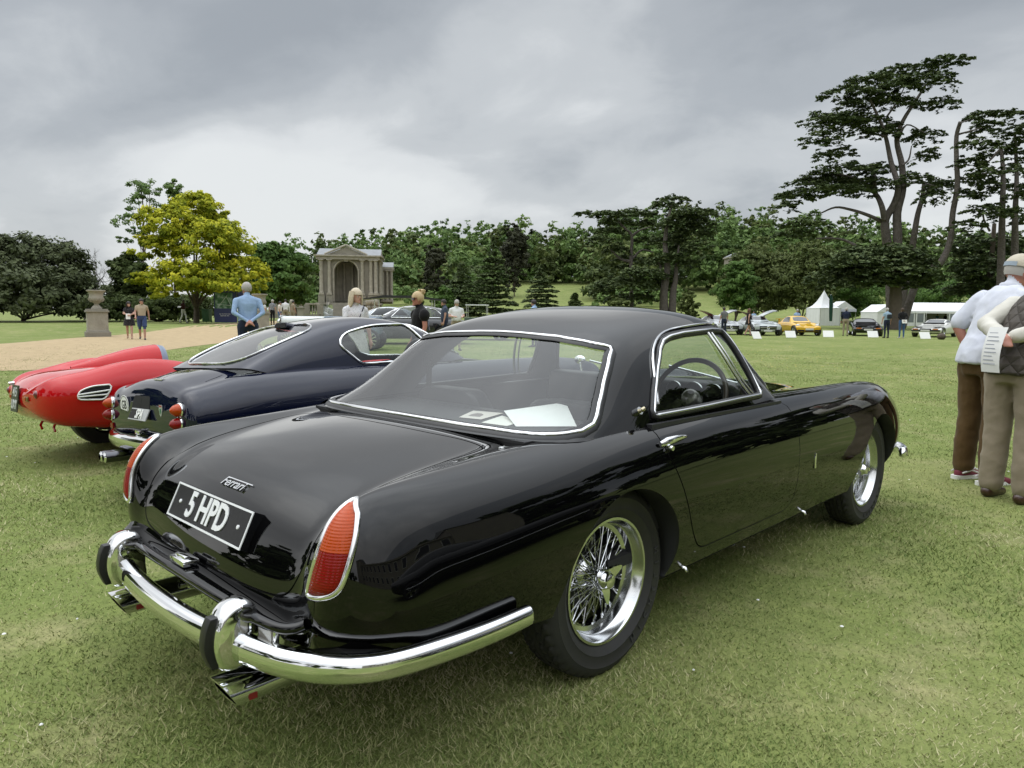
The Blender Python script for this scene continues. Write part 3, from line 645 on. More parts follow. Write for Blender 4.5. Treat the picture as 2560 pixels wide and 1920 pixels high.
def black_details(T, S, G, flap, doorR, doorL, doorP):
    # ---- tail lights
    tl = np.array([(-.660, .783), (-.690, .764), (-.703, .750), (-.718, .720), (-.727, .685), (-.730, .643), (-.725, .603), (-.710, .580), (-.682, .567), (-.645, .559), (-.624, .560), (-.624, .577), (-.630, .605), (-.639, .647), (-.642, .688), (-.641, .722), (-.643, .753), (-.649, .774)])
    V, F, Xr, Nr = lens_patch(S, catmull(tl, 4, True), (1, 2), (1, 5.5, 3.2, 6.6), .014, .002, .009)
    grid = (V[:, 2] > .672)
    for sg in (1, -1):
        m3 = np.array([1, sg, 1])
        L_ = bpy.data.objects.new('tail_light', None); COL.objects.link(L_); L_.parent = T
        L_['label'] = 'tall tapering tail light, orange above red'
        Fz = V[F].mean(1)[:, 2]
        for nm, msk, mm in (('orange_lens', Fz > .678, lensorange), ('red_lens', Fz <= .678, lensred)):
            f = F[msk]; ids, iv = np.unique(f, return_inverse=True); f = iv.reshape(f.shape); f = f if sg > 0 else f[:, ::-1]
            me = mesh(nm, V[ids]*m3, f, True); o = link(nm, me, mm, L_)
        mb = MB(); mb.tube((Xr+Nr*.004)*m3, .0085, 8, closed=True); mb.build('chrome_surround', chrome, L_, smooth=60)
    # fine ribs moulded in the lenses
    for k_ in (lensorange, lensred):
        nt = k_.node_tree; N = nt.nodes; L = nt.links; b = N['Principled BSDF']; tc = N.new('ShaderNodeTexCoord'); wv = N.new('ShaderNodeTexWave'); wv.bands_direction = 'Z'; wv.inputs['Scale'].default_value = 45
        L.new(tc.outputs['Object'], wv.inputs['Vector']); bp = N.new('ShaderNodeBump'); bp.inputs['Strength'].default_value = .20; bp.inputs['Distance'].default_value = .003
        L.new(wv.outputs['Fac'], bp.inputs['Height']); L.new(bp.outputs[0], b.inputs['Normal'])
    # ---- ledge under the boot lid
    path = catmull([(-1.075, -.585, .475), (-1.105, -.55, .462), (-1.122, -.45, .462), (-1.136, -.25, .470), (-1.142, 0, .476), (-1.136, .25, .470), (-1.122, .45, .462), (-1.105, .55, .462), (-1.075, .585, .475)], 6)
    V, F = sweep(path, [ell(.042, .016, 20, .6)]*len(path)); mb = MB(); mb.add(V, F); mb.build('rear_ledge', blackpaint, T, smooth=60)
    mb = MB(); mb.box((-1.145, .016, .503), (.052, .105, .020)); hd = mb.build('boot_handle', chrome, T, smooth=30, bevel=.008)
    mb = MB(); mb.box((-1.150, .016, .515), (.018, .07, .012)); mb.build('handle_grip', chrome, hd, smooth=30, bevel=.004)
    mb = MB(); mb.lathe([(0, -.035), (.013, -.035), (.013, -.01), (.018, -.008), (.018, 0), (0, 0)], 16, 'x', (-1.135, 0, .435)); mb.build('boot_lock', chrome, T, smooth=40)
    # ---- number plate
    c = np.array([-1.0745, 0, .636]); dn = np.array([-.045, 0, -.096]); dn /= np.linalg.norm(dn); nrm = np.cross([0, -1, 0], dn); nrm = nrm if nrm[0] < 0 else -nrm
    Mx = frame_mat(c+nrm*.002, (0, -1, 0), -dn)
    pl = bpy.data.objects.new('number_plate', None); COL.objects.link(pl); pl.parent = T; pl['label'] = 'black plate with white letters 5 HPD'
    def pb(name, boxes, m_, bev=0, sm=None):
        mb = MB()
        for cc, d in boxes: mb.box(cc, d)
        o = mb.build(name, m_, pl, smooth=sm, bevel=bev); o.matrix_local = Mx; return o
    pb('plate_base', [((0, 0, -.022), (.524, .112, .044))], mat('plate_black', (.006, .006, .007), .22, spec=.25))
    sil = mat('plate_silver', (.72, .73, .74), .35)
    pb('plate_border', [((0, .053, .0015), (.524, .006, .003)), ((0, -.053, .0015), (.524, .006, .003)), ((-.259, 0, .0015), (.006, .100, .003)), ((.259, 0, .0015), (.006, .100, .003))], sil)
    text_obj('plate_letters', '5 HPD', .114, sil, pl, Mx @ Matrix.Translation((-.005, .0, .002)), .0015, .0028, .88)
    for x in (-.205, .205):
        mb = MB(); mb.lathe([(.007, 0), (.006, .003), (0, .004)], 12, 'z', (x, 0, 0)); o = mb.build('plate_screw', sil, pl, smooth=50); o.matrix_local = Mx
    # ---- badge script on the boot lid
    uv = S.inv(np.array([(-.006, .712), (-.006, .735), (-.06, .712)]), (1, 2), (1, 6, 0, 3)); X, N = S.nrm(uv[:, 0], uv[:, 1])
    Mb = frame_mat(X[0]+N[0]*.004, (0, -1, 0), X[1]-X[0])
    bd = text_obj('badge_script', 'Ferrari', .046, chrome, T, Mb @ Matrix(((1, .22, 0, 0), (0, 1, 0, 0), (0, 0, 1, 0), (0, 0, 0, 1))), .003, .0004, 1.12)
    mb = MB(); mb.box((.018, .0165, 0), (.165, .0035, .005)); o = mb.build('badge_bar', chrome, bd); o.matrix_local = Mb
    # ---- rear bumper
    def bump(path, r0, r1, name, label=None):
        n = len(path); secs = []
        for i in range(n):
            t = i/(n-1); q = r0+(r1-r0)*t; e = min(1, (n-1-i)/2.0+.25) if r1 < r0 else 1; secs.append(ell(q*.80*e, q*e, 20, .85))
        V, F = sweep(path, secs); mb = MB(); mb.add(V, F); return mb.build(name, chrome, T, smooth=60)
    B_ = catmull([(-1.192, -.425, .392), (-1.214, -.2, .388), (-1.220, 0, .388), (-1.214, .2, .388), (-1.192, .425, .392)], 6); bump(B_, .038, .038, 'rear_bumper_bar')
    for sg in (1, -1):
        P = np.array([(-1.188, -.42, .392), (-1.172, -.50, .392), (-1.145, -.60, .393), (-1.095, -.70, .395), (-1.02, -.775, .398), (-.93, -.815, .401), (-.80, -.842, .405), (-.68, -.856, .409), (-.57, -.860, .413), (-.54, -.860, .414)])*np.array([1, sg, 1])
        bump(catmull(P, 5), .040, .029, 'rear_bumper_corner')
        j = np.array([-1.140, -.613*sg, .3935]); mb = MB(); mb.lathe([(.0395, -.004), (.0405, 0), (.0395, .004)], 24, 'x', (0, 0, 0)); o = mb.build('bumper_joint', trimblack, T, smooth=60)
        o.location = j; o.rotation_euler = (0, 0, -R(28)*-sg); o.scale = (1, .80, 1)
        # overrider
        prof = catmull([(-1.135, .345), (-1.20, .332), (-1.238, .345), (-1.256, .40), (-1.250, .455), (-1.230, .492), (-1.195, .513), (-1.155, .508), (-1.135, .47), (-1.132, .40)], 4, True)
        ov = bpy.data.objects.new('overrider', None); COL.objects.link(ov); ov.parent = T
        mb = MB(); V = []; F = []; k = len(prof); cen = prof.mean(0); lay = ((-.040, .80), (-.036, .91), (-.026, .98), (0, 1.0), (.026, .98), (.036, .91), (.040, .80))
        for yy, sc in lay: V += [(cen[0]+(p[0]-cen[0])*sc, yy-.408*sg, cen[1]+(p[1]-cen[1])*sc) for p in prof]
        for i in range(len(lay)-1): F += [(i*k+q, i*k+(q+1) % k, (i+1)*k+(q+1) % k, (i+1)*k+q) for q in range(k)]
        F += [tuple(range(k))[::-1], tuple((len(lay)-1)*k+q for q in range(k))]
        mb.add(V, F); mb.build('blade', chrome, ov, smooth=50)
        rp = catmull([(-1.236, .347), (-1.254, .40), (-1.249, .45), (-1.236, .482)], 4); mb = MB()
        mb.prism([(x+.004, z) for x, z in rp]+[(x-.021, z) for x, z in rp[::-1]], -.408*sg-.017, -.408*sg+.017, 'xz'); mb.build('rubber_strip', trimblack, ov, smooth=40, bevel=.005)
        # exhaust tips, slant cut
        st = stadium(.115, .074, 9); V = []; k = len(st)
        for sc, (xr, slope), in ((1, (-.95, 0)), (1, (-1.222, -.55)), (.90, (-1.222, -.55)), (.90, (-.98, 0))):
            V += [(xr+slope*b, -.405*sg+a*sc, .272+b*sc) for a, b in st]
        F = [(i*k+q, i*k+(q+1) % k, (i+1)*k+(q+1) % k, (i+1)*k+q) for i in range(3) for q in range(k)]+[tuple(3*k+q for q in range(k))]
        mb = MB(); mb.add(V, F, 0); ex = mb.build('exhaust_tip', [chrome], T, smooth=40)
        mb = MB(); mb.tube([(-1.0, -.405*sg, .275), (-.6, -.38*sg, .27), (.2, -.3*sg, .22)], .034, 12); mb.build('exhaust_pipe', mat('exhaust_dark', (.03, .03, .03), .5, .6), ex, smooth=60)
        mb = MB(); mb.box((-1.168, -.405*sg-.0575, .262), (.022, .003, .016)); mb.build('maker_tag', mat('tag_red', (.25, .02, .02), .5), ex)
    for x_, z_ in ((-.50, .437),): pass
    mb = MB(); mb.box((-1.135, -.505, .437), (.030, .088, .050)); rl = mb.build('reversing_lamp', chrome, T, smooth=30, bevel=.008)
    mb = MB(); mb.box((-1.152, -.505, .437), (.004, .066, .034)); mb.build('lamp_lens', mat('lens_clear', (.32, .30, .26), .1, coat=1), rl, smooth=30)
    # ---- wheels
    ws = dict(rubber=rubber, chrome=chrome, steel=steel)
    wr = wire_wheel('wheel', T, (0, -.675, .333), -1, ws)
    mm_ = mat('rubber_letters', (.045, .045, .046), .6)
    for k, ch in enumerate('MICHELIN'):
        a = R(-62+10.5*k); c_ = np.array([math.cos(a), 0, math.sin(a)])*.272; up_ = c_/np.linalg.norm(c_); xd = np.array([math.sin(a), 0, -math.cos(a)])
        text_obj('sidewall_letter', ch, .034, mm_, wr, frame_mat(c_+np.array([0, -.0845, 0]), tuple(-xd), tuple(up_)), .0012, .0006)
    wf = wire_wheel('wheel', T, (2.60, -.675, .333), -1, ws, dup_of=wr)
    for x in (0, 2.6): wire_wheel('wheel', T, (x, .675, .333), 1, ws, dup_of=wr)
    mb = MB(); mb.box((-.78, 0, .40), (.54, 1.50, .05)); mb.build('under_tail_shade', deepblack, T)  # dark sheet added under the tail to shade the gap above the bumper
    mb = MB(); mb.tube([(0, -.6, .333), (0, .6, .333)], .05, 12); mb.build('rear_axle', deepblack, T)
    # ---- door furniture
    for sg, dr in ((1, doorR), (-1, doorL)):
        q = S.inv(np.array([(.205, .795), (.24, .797), (.30, .800), (.36, .801), (.385, .801)]), (0, 2), (6, 12, 4.6, 8)); X, N = S.nrm(q[:, 0], q[:, 1])
        mb = MB(); mb.tube((X+N*np.array([.006, .012, .018, .016, .008])[:, None])*np.array([1, sg, 1]), [.010, .017, .013, .008, .003], 10, squash=(1.0, .7)); hh = mb.build('door_handle', chrome, dr, smooth=60)
        mb = MB(); mb.lathe([(0, -.024), (.009, -.024), (.011, -.018), (.011, 0)], 14, 'y', (X[1][0]+.012, (X[1][1]-.006)*sg, X[1][2]-.016)); mb.build('push_button', steel, dr, smooth=50)
        e = S.inv(np.array([(1.537, .55)]), (0, 2), (10, 15, 6, 8)); X, N = S.nrm(e[:, 0], e[:, 1])
        mb = MB(); mb.box((X[0][0], (X[0][1]-.002)*sg, X[0][2]), (.018, .006, .062)); mb.box((X[0][0], (X[0][1]-.003)*sg, X[0][2]+.037), (.009, .006, .012)); mb.build('coachbuilder_badge', chrome, T, smooth=30, bevel=.002)
        for jx in (.423, 1.561):
            mb = MB(); mb.tube([(jx, -.775*sg, .288), (jx, -.793*sg, .284), (jx+.004, -.796*sg, .272)], .008, 8); mb.build('jacking_point', chrome, T, smooth=60)
        # small marker lamp on the pillar foot
        e = G.inv(np.array([(.205, .905)]), (0, 2), (1, 6, 3, 5)); X, N = G.nrm(e[:, 0], e[:, 1]); p = X[0]*np.array([1, sg, 1]); n_ = N[0]*np.array([1, sg, 1])
        mb = MB(); mb.tube([p, p+n_*.014], .015, 12); mk = mb.build('pillar_lamp', chrome, T, smooth=60)
        mb = MB(); mb.sphere(p+n_*.022+np.array([.004, 0, 0]), (.009, .009, .009), 10); mb.tube([p+n_*.020, p+n_*.026+np.array([.012, 0, .003])], .008, 10); mb.build('lamp_bulb', mat('brass', (.45, .40, .28), .25, 1.0), mk, smooth=60)
        # drip rail over the side window
        q = G.inv(catmull([(.335, .92), (.40, 1.06), (.475, 1.135), (.60, 1.185), (.80, 1.207), (1.0, 1.217), (1.145, 1.213)], 4), (0, 2), (2, 8.5, 2.2, 5)); X, N = G.nrm(q[:, 0], q[:, 1])
        mb = MB(); mb.tube((X+N*.006)*np.array([1, sg, 1]), .0055, 6); mb.build('drip_rail', chrome, T, smooth=60)
        # door top trim strip
        q = S.inv(np.array([(.25, -.715), (.6, -.722), (1.0, -.722), (1.30, -.715)]), (0, 1), (6, 13, 3, 6)); X, N = S.nrm(q[:, 0], q[:, 1])
        mb = MB(); mb.tube(catmull((X+N*.004)*np.array([1, sg, 1]), 5), .006, 8); mb.build('door_top_trim', chrome, T, smooth=60)
    # fuel flap lock
    q = S.inv(np.array([(-.395, -.60)]), (0, 1), (5, 9, 1, 5)); X, N = S.nrm(q[:, 0], q[:, 1]); Mf = frame_mat(X[0], (1, 0, 0), np.cross(N[0], [1, 0, 0]))
    mb = MB(); mb.lathe([(.011, 0), (.0105, .003), (.006, .005), (0, .005)], 16, 'z'); o = mb.build('flap_lock', chrome, flap, smooth=50); o.matrix_local = Mf
    # ---- cabin
    mb = MB(); mb.box((-.10, 0, .835), (.44, 1.26, .025)); mb.build('parcel_shelf', leather, T)
    mb = MB(); mb.box((.14, 0, .65), (.05, 1.3, .40)); mb.build('bulkhead', leather, T)
    mb = MB(); mb.box((.7, 0, .36), (1.3, 1.4, .04)); mb.build('cabin_floor', mat('carpet', (.03, .03, .03), .95), T)
    for yy in (-.36, .36):
        st = bpy.data.objects.new('seat', None); COL.objects.link(st); st.parent = T
        mb = MB(); mb.box((.56, yy, .50), (.50, .48, .16)); mb.build('cushion', leather, st, smooth=40, bevel=.05)
        prof = roundpoly([(-.24, .0), (.24, .0), (.235, .33), (.17, .41), (-.17, .41), (-.235, .33)], .10, 5)
        V = []; k = len(prof)
        for dx, s_ in ((-.055, .90), (-.035, 1.0), (.02, 1.0), (.05, .9)): V += [(.31+dx-.28*p[1]*s_*.6, yy+p[0]*s_, .50+p[1]*(.95+.05*s_)) for p in prof]
        F = [(i*k+q, i*k+(q+1) % k, (i+1)*k+(q+1) % k, (i+1)*k+q) for i in range(3) for q in range(k)]+[tuple(range(k))[::-1], tuple(3*k+q for q in range(k))]
        mb = MB(); mb.add(V, F); mb.build('backrest', leather, st, smooth=50)
    # dashboard
    dp = [(1.20, .76), (1.205, .89), (1.225, .925), (1.27, .935), (1.50, .895), (1.50, .76)]
    mb = MB(); mb.prism(dp, -.60, .60, 'xz'); ds = mb.build('dashboard', leather, T, smooth=40, bevel=.012)
    gk = mat('gauge_face', (.02, .02, .02), .2)
    for yy, zz, rr in ((-.25, .885, .042), (-.36, .875, .055), (-.47, .885, .042), (-.16, .835, .030), (-.05, .835, .030), (.06, .835, .030)):
        mb = MB(); mb.lathe([(rr*.86, -.001), (rr*.88, -.010), (rr, -.010), (rr*1.02, 0)], 24, 'x', (1.2005, yy, zz)); g_ = mb.build('gauge', chrome, ds, smooth=40)
        mb = MB(); mb.lathe([(0, -.003), (rr*.88, -.003)], 24, 'x', (1.2005, yy, zz)); mb.build('dial', gk, g_)
    # steering wheel, on the right
    sw_ = bpy.data.objects.new('steering_wheel', None); COL.objects.link(sw_); sw_.parent = T; sw_.location = (1.075, -.405, .865); sw_.rotation_euler = (0, R(-68), 0)
    mb = MB(); mb.tube([(.19*math.cos(t), .19*math.sin(t), 0) for t in np.linspace(0, 2*math.pi, 48, endpoint=False)], .0125, 8, closed=True); mb.build('wheel_rim', mat('wood_rim', (.06, .045, .035), .3), sw_, smooth=60)
    for a in (R(90), R(-90), R(180)):
        mb = MB(); V, F = sweep([(.03*math.cos(a), .03*math.sin(a), -.03), (.10*math.cos(a), .10*math.sin(a), -.018), (.185*math.cos(a), .185*math.sin(a), -.002)], [[(-.022, -.002), (.022, -.002), (.022, .002), (-.022, .002)], [(-.014, -.002), (.014, -.002), (.014, .002), (-.014, .002)], [(-.02, -.002), (.02, -.002), (.02, .002), (-.02, .002)]]); mb.add(V, F); mb.build('spoke', steel, sw_)
    mb = MB(); mb.lathe([(.045, -.035), (.045, -.005), (.030, .008), (0, .012)], 24, 'z'); mb.build('horn_boss', mat('boss', (.25, .24, .22), .3, .5), sw_, smooth=50)
    mb = MB(); mb.tube([(0, 0, -.03), (0, 0, -.30)], .022, 10); mb.build('column', leather, sw_, smooth=60)
    # door trims inside, belt on the far pillar
    for sg in (1, -1):
        mb = MB(); mb.box((.78, -.735*sg, .66), (1.1, .03, .40)); mb.build('door_trim', leather, T)
        mb = MB(); mb.tube([(.30, .60*sg, 1.03), (.315, .62*sg, .94), (.33, .64*sg, .84)], .022, 8, squash=(.3, 1)); sb = mb.build('seat_belt', mat('webbing', (.015, .015, .015), .8), T, smooth=60)
        mb = MB(); mb.box((.30, .605*sg, 1.03), (.05, .03, .06)); mb.build('belt_anchor', trimblack, sb, smooth=30, bevel=.01)
    # interior mirror and wipers
    mb = MB(); mb.box((1.20, 0, 1.165), (.02, .19, .05)); mb.tube([(1.21, 0, 1.18), (1.23, 0, 1.22)], .006, 6); mb.build('interior_mirror', trimblack, T, smooth=30)
    for y0 in (-.42, .12):
        q = G.inv(np.array([(y0, .895), (y0+.12, .94), (y0+.28, .96)]), (1, 2), (6.5, 9, 0, 5)) if False else None
        mb = MB(); mb.tube([(1.54, y0, .905), (1.46, y0+.15, .945), (1.40, y0+.33, .985)], .006, 6); mb.build('wiper', steel, T, smooth=60)
    # front end: grille, head lamps, bumper
    mb = MB(); mb.box((3.285, 0, .50), (.05, .78, .15)); gr = mb.build('grille', steel, T, smooth=30, bevel=.02)
    for z in (.45, .48, .51, .54): 
        mb = MB(); mb.box((3.312, 0, z), (.006, .72, .008)); mb.build('grille_bar', chrome, gr)
    for sg in (1, -1):
        mb = MB(); mb.lathe([(.092, 0), (.10, .012), (.092, .03), (.075, .045), (0, .06)], 28, 'x', (3.215, .60*sg, .64)); mb.build('head_lamp', [chrome], T, smooth=50)
        P = np.array([(3.36, -.05, .40), (3.35, -.35, .40), (3.29, -.60, .40), (3.20, -.745, .395), (3.12, -.80, .39), (3.02, -.822, .385)])*np.array([1, sg, 1])
        bump(catmull(P, 5), .045, .034, 'front_bumper')
    mb = MB(); mb.tube([(1.60, .66, .86), (1.60, .68, .95)], .007, 8); mb.sphere((1.61, .69, .97), (.018, .045, .028), 12); mb.build('wing_mirror', chrome, T, smooth=60)
    # ---- papers on the shelf are loose things of their own
    def sheet(name, label, q, m_, group=None):
        q = np.array(q, float); nn = np.cross(q[1]-q[0], q[3]-q[0]); nn /= np.linalg.norm(nn); nn = nn if nn[2] > 0 else -nn
        mb = MB(); mb.add(np.vstack([q, q+nn*.0012]), [(3, 2, 1, 0), (4, 5, 6, 7), (0, 1, 5, 4), (1, 2, 6, 5), (2, 3, 7, 6), (3, 0, 4, 7)])
        o = mb.build(name, m_); tag(o, label, 'paper', group); return o, q, nn
    o, q, nn = sheet('paper_sheet', 'white printed sheet on the parcel shelf, rightmost of the papers', [(-.115, -.395, .8495), (.02, -.20, .875), (.225, -.345, .905), (.05, -.545, .8495)], paper)
    ink = mat('print_ink', (.16, .17, .22), .8)
    def on(q, nn, a, b): return q[0]+(q[3]-q[0])*a+(q[1]-q[0])*b+nn*.0016
    mb = MB()
    for i in range(9):
        b = .90-i*.058; e = .92 if i % 4 != 3 else .55
        mb.add([on(q, nn, .10, b), on(q, nn, e, b), on(q, nn, e, b-.022), on(q, nn, .10, b-.022)], [(0, 1, 2, 3)])
    mb.add([on(q, nn, .16, .36), on(q, nn, .86, .36), on(q, nn, .86, .20), on(q, nn, .16, .20)], [(0, 1, 2, 3)])
    mb.add([on(q, nn, .40, .11), on(q, nn, .63, .11), on(q, nn, .63, .06), on(q, nn, .40, .06)], [(0, 1, 2, 3)])
    ob = mb.build('print', ink, o); ob['kind'] = 'stuff'
    sheet('paper_sheet', 'cream note card lying flat between the two other shelf papers', [(-.14, -.24, .8492), (.045, -.165, .8492), (-.01, -.325, .8492), (-.13, -.365, .8492)], mat('cream_card', (.74, .72, .66), .7))
    o, q, nn = sheet('leaflet', 'folded leaflet with a picture on the parcel shelf, leftmost of the papers', [(-.115, -.085, .8500), (.06, .02, .8500), (.10, -.12, .8500), (-.09, -.185, .8500)], mat('leaflet', (.62, .57, .52), .6))
    mb = MB(); mb.add([on(q, nn, .25, .25), on(q, nn, .78, .25), on(q, nn, .78, .55), on(q, nn, .6, .70), on(q, nn, .4, .70), on(q, nn, .25, .5)], [(0, 1, 2, 3, 4, 5)]); mb.build('picture', mat('print_dark', (.20, .17, .16), .7), o)
# ================================================================ the other cars
def sec10(x, zc, wv, zv, wc, zr, wm, zm, wb, zb):
    """a cross section: centre height, valley, fender crest, widest point, sill"""
    return [(x, 0, zc), (x, wv*.5, zc*.85+zv*.15), (x, wv*.85, zc*.35+zv*.65), (x, wv*.5+wc*.5-.04, zv*.75+zr*.25), (x, wc, zr+.012), (x, wc*.45+wm*.55, zr-.035),
            (x, wm-.008, zm*.5+zr*.5-.01), (x, wm, zm), (x, wm*.6+wb*.4, zm*.4+zb*.6), (x, wb, zb), (x, wb*.6, zb-.005), (x, 0, zb-.005)]
def close_end(sec, sgn, steps, zmid):
    out = []
    for d, s, t in steps: out.append([(x+sgn*d, w_*s, zmid+(z-zmid)*t) for x, w_, z in sec])
    return out
def body_net(secs, tail, nose, zt, zn):
    st = [sec10(*s) for s in secs]
    return [[(x, -w_, z) for x, w_, z in r] for r in close_end(st[0], -1, tail, zt)[::-1]+st+close_end(st[-1], 1, nose, zn)]
def green_net(g):
    """g: xr,zr rear base; xa,za rear roof; xp,zp peak; xh,zh header; xf,zf screen base; wr,wt,wf half widths; xrc,xfc belt ends; zb belt rear, zbf belt front"""
    st = []; cx = [g['xr'], g['xr']*.5+g['xa']*.5, g['xa'], g['xa']*.5+g['xp']*.5, g['xp'], g['xh'], g['xh']*.5+g['xf']*.5, g['xf']]
    cz = [g['zr'], g['zr']*.47+g['za']*.53+.008, g['za'], g['za']*.42+g['zp']*.58+.006, g['zp'], g['zh'], g['zh']*.47+g['zf']*.53+.012, g['zf']]
    t = np.linspace(0, 1, 8); bx = g['xrc']+(g['xfc']-g['xrc'])*(t*.55+.45*(3*t*t-2*t**3)); bz = g['zb']+(g['zbf']-g['zb'])*t; bw = g['wr']+(g['wf']-g['wr'])*t
    top = [0, .5, 1, 1, 1, 1, .5, 0]
    for i in range(8):
        k = top[i]; wt = g['wt']+(g['wt2']-g['wt'])*t[i] if 'wt2' in g else g['wt']; row = []
        x0, z0 = cx[i], cz[i]; x5, z5, w5 = bx[i], bz[i], bw[i]
        we = wt*k+(w5*.93)*(1-k); xe = x0*(.70 if k < 1 else .85)+x5*(.30 if k < 1 else .15); ze = z0-(.055*k+.006)
        row = [(x0, 0, z0), (x0*.97+x5*.03, we*.45, z0-.004), (x0*.9+x5*.1, we*.80, z0-.018*k-.003), (xe, we*1.0, ze), (xe*.5+x5*.5, we*.42+w5*.60, ze*.48+z5*.52), (x5, w5, z5)]
        st.append([(x, -w_, z) for x, w_, z in row])
    return st
def tree_wheel(T, proto, locs):
    for i, (x, y, z) in enumerate(locs):
        o = proto if i == 0 else copy_tree(proto, T); o.location = (x, y, z); o.rotation_euler = (0, .4*i, 0 if y < 0 else math.pi)
def alloy_wheel(T, r=.32, wd=.20, rim=.22, n=5, silver=None, hubcap=False):
    W_ = bpy.data.objects.new('wheel', None); COL.objects.link(W_); W_.parent = T; hw = wd/2; silver = silver or steel
    m = MB(); m.lathe([(rim-.01, -hw*.7), (rim+.01, -hw*.95), (rim+.05, -hw), (r-.02, -hw*.9), (r, -hw*.65), (r, hw*.65), (r-.02, hw*.9), (rim, hw*.9)], 40, 'y'); m.build('tyre', rubber, W_, smooth=40)
    m = MB(); m.lathe([(rim, -hw*.75), (rim-.008, -hw*.82), (rim-.02, -hw*.6), (rim-.025, hw*.5)], 36, 'y')
    m.lathe([(0, -hw*.62), (.045, -hw*.6), (.055, -hw*.45), (0, -hw*.4)], 20, 'y')
    for i in range(n):
        a = 2*math.pi*i/n; c, s_ = math.cos(a), math.sin(a); ws = .42*rim/n*2.2
        P = [(.04, ws*.8), (rim-.015, ws*1.1), (rim-.015, -ws*1.1), (.04, -ws*.8)]
        V = [(p*c-q*s_, yy, p*s_+q*c) for yy in (-hw*.55, -hw*.35) for p, q in P]
        m.add(V, [(0, 1, 2, 3), (7, 6, 5, 4), (0, 4, 5, 1), (1, 5, 6, 2), (2, 6, 7, 3), (3, 7, 4, 0)])
    m.build('rim', silver, W_, smooth=40)
    m = MB(); m.lathe([(0, hw*.2), (rim-.03, hw*.2)], 24, 'y'); m.build('brake_disc', mat('brake_iron', (.05, .05, .05), .5, .8), W_)
    return W_
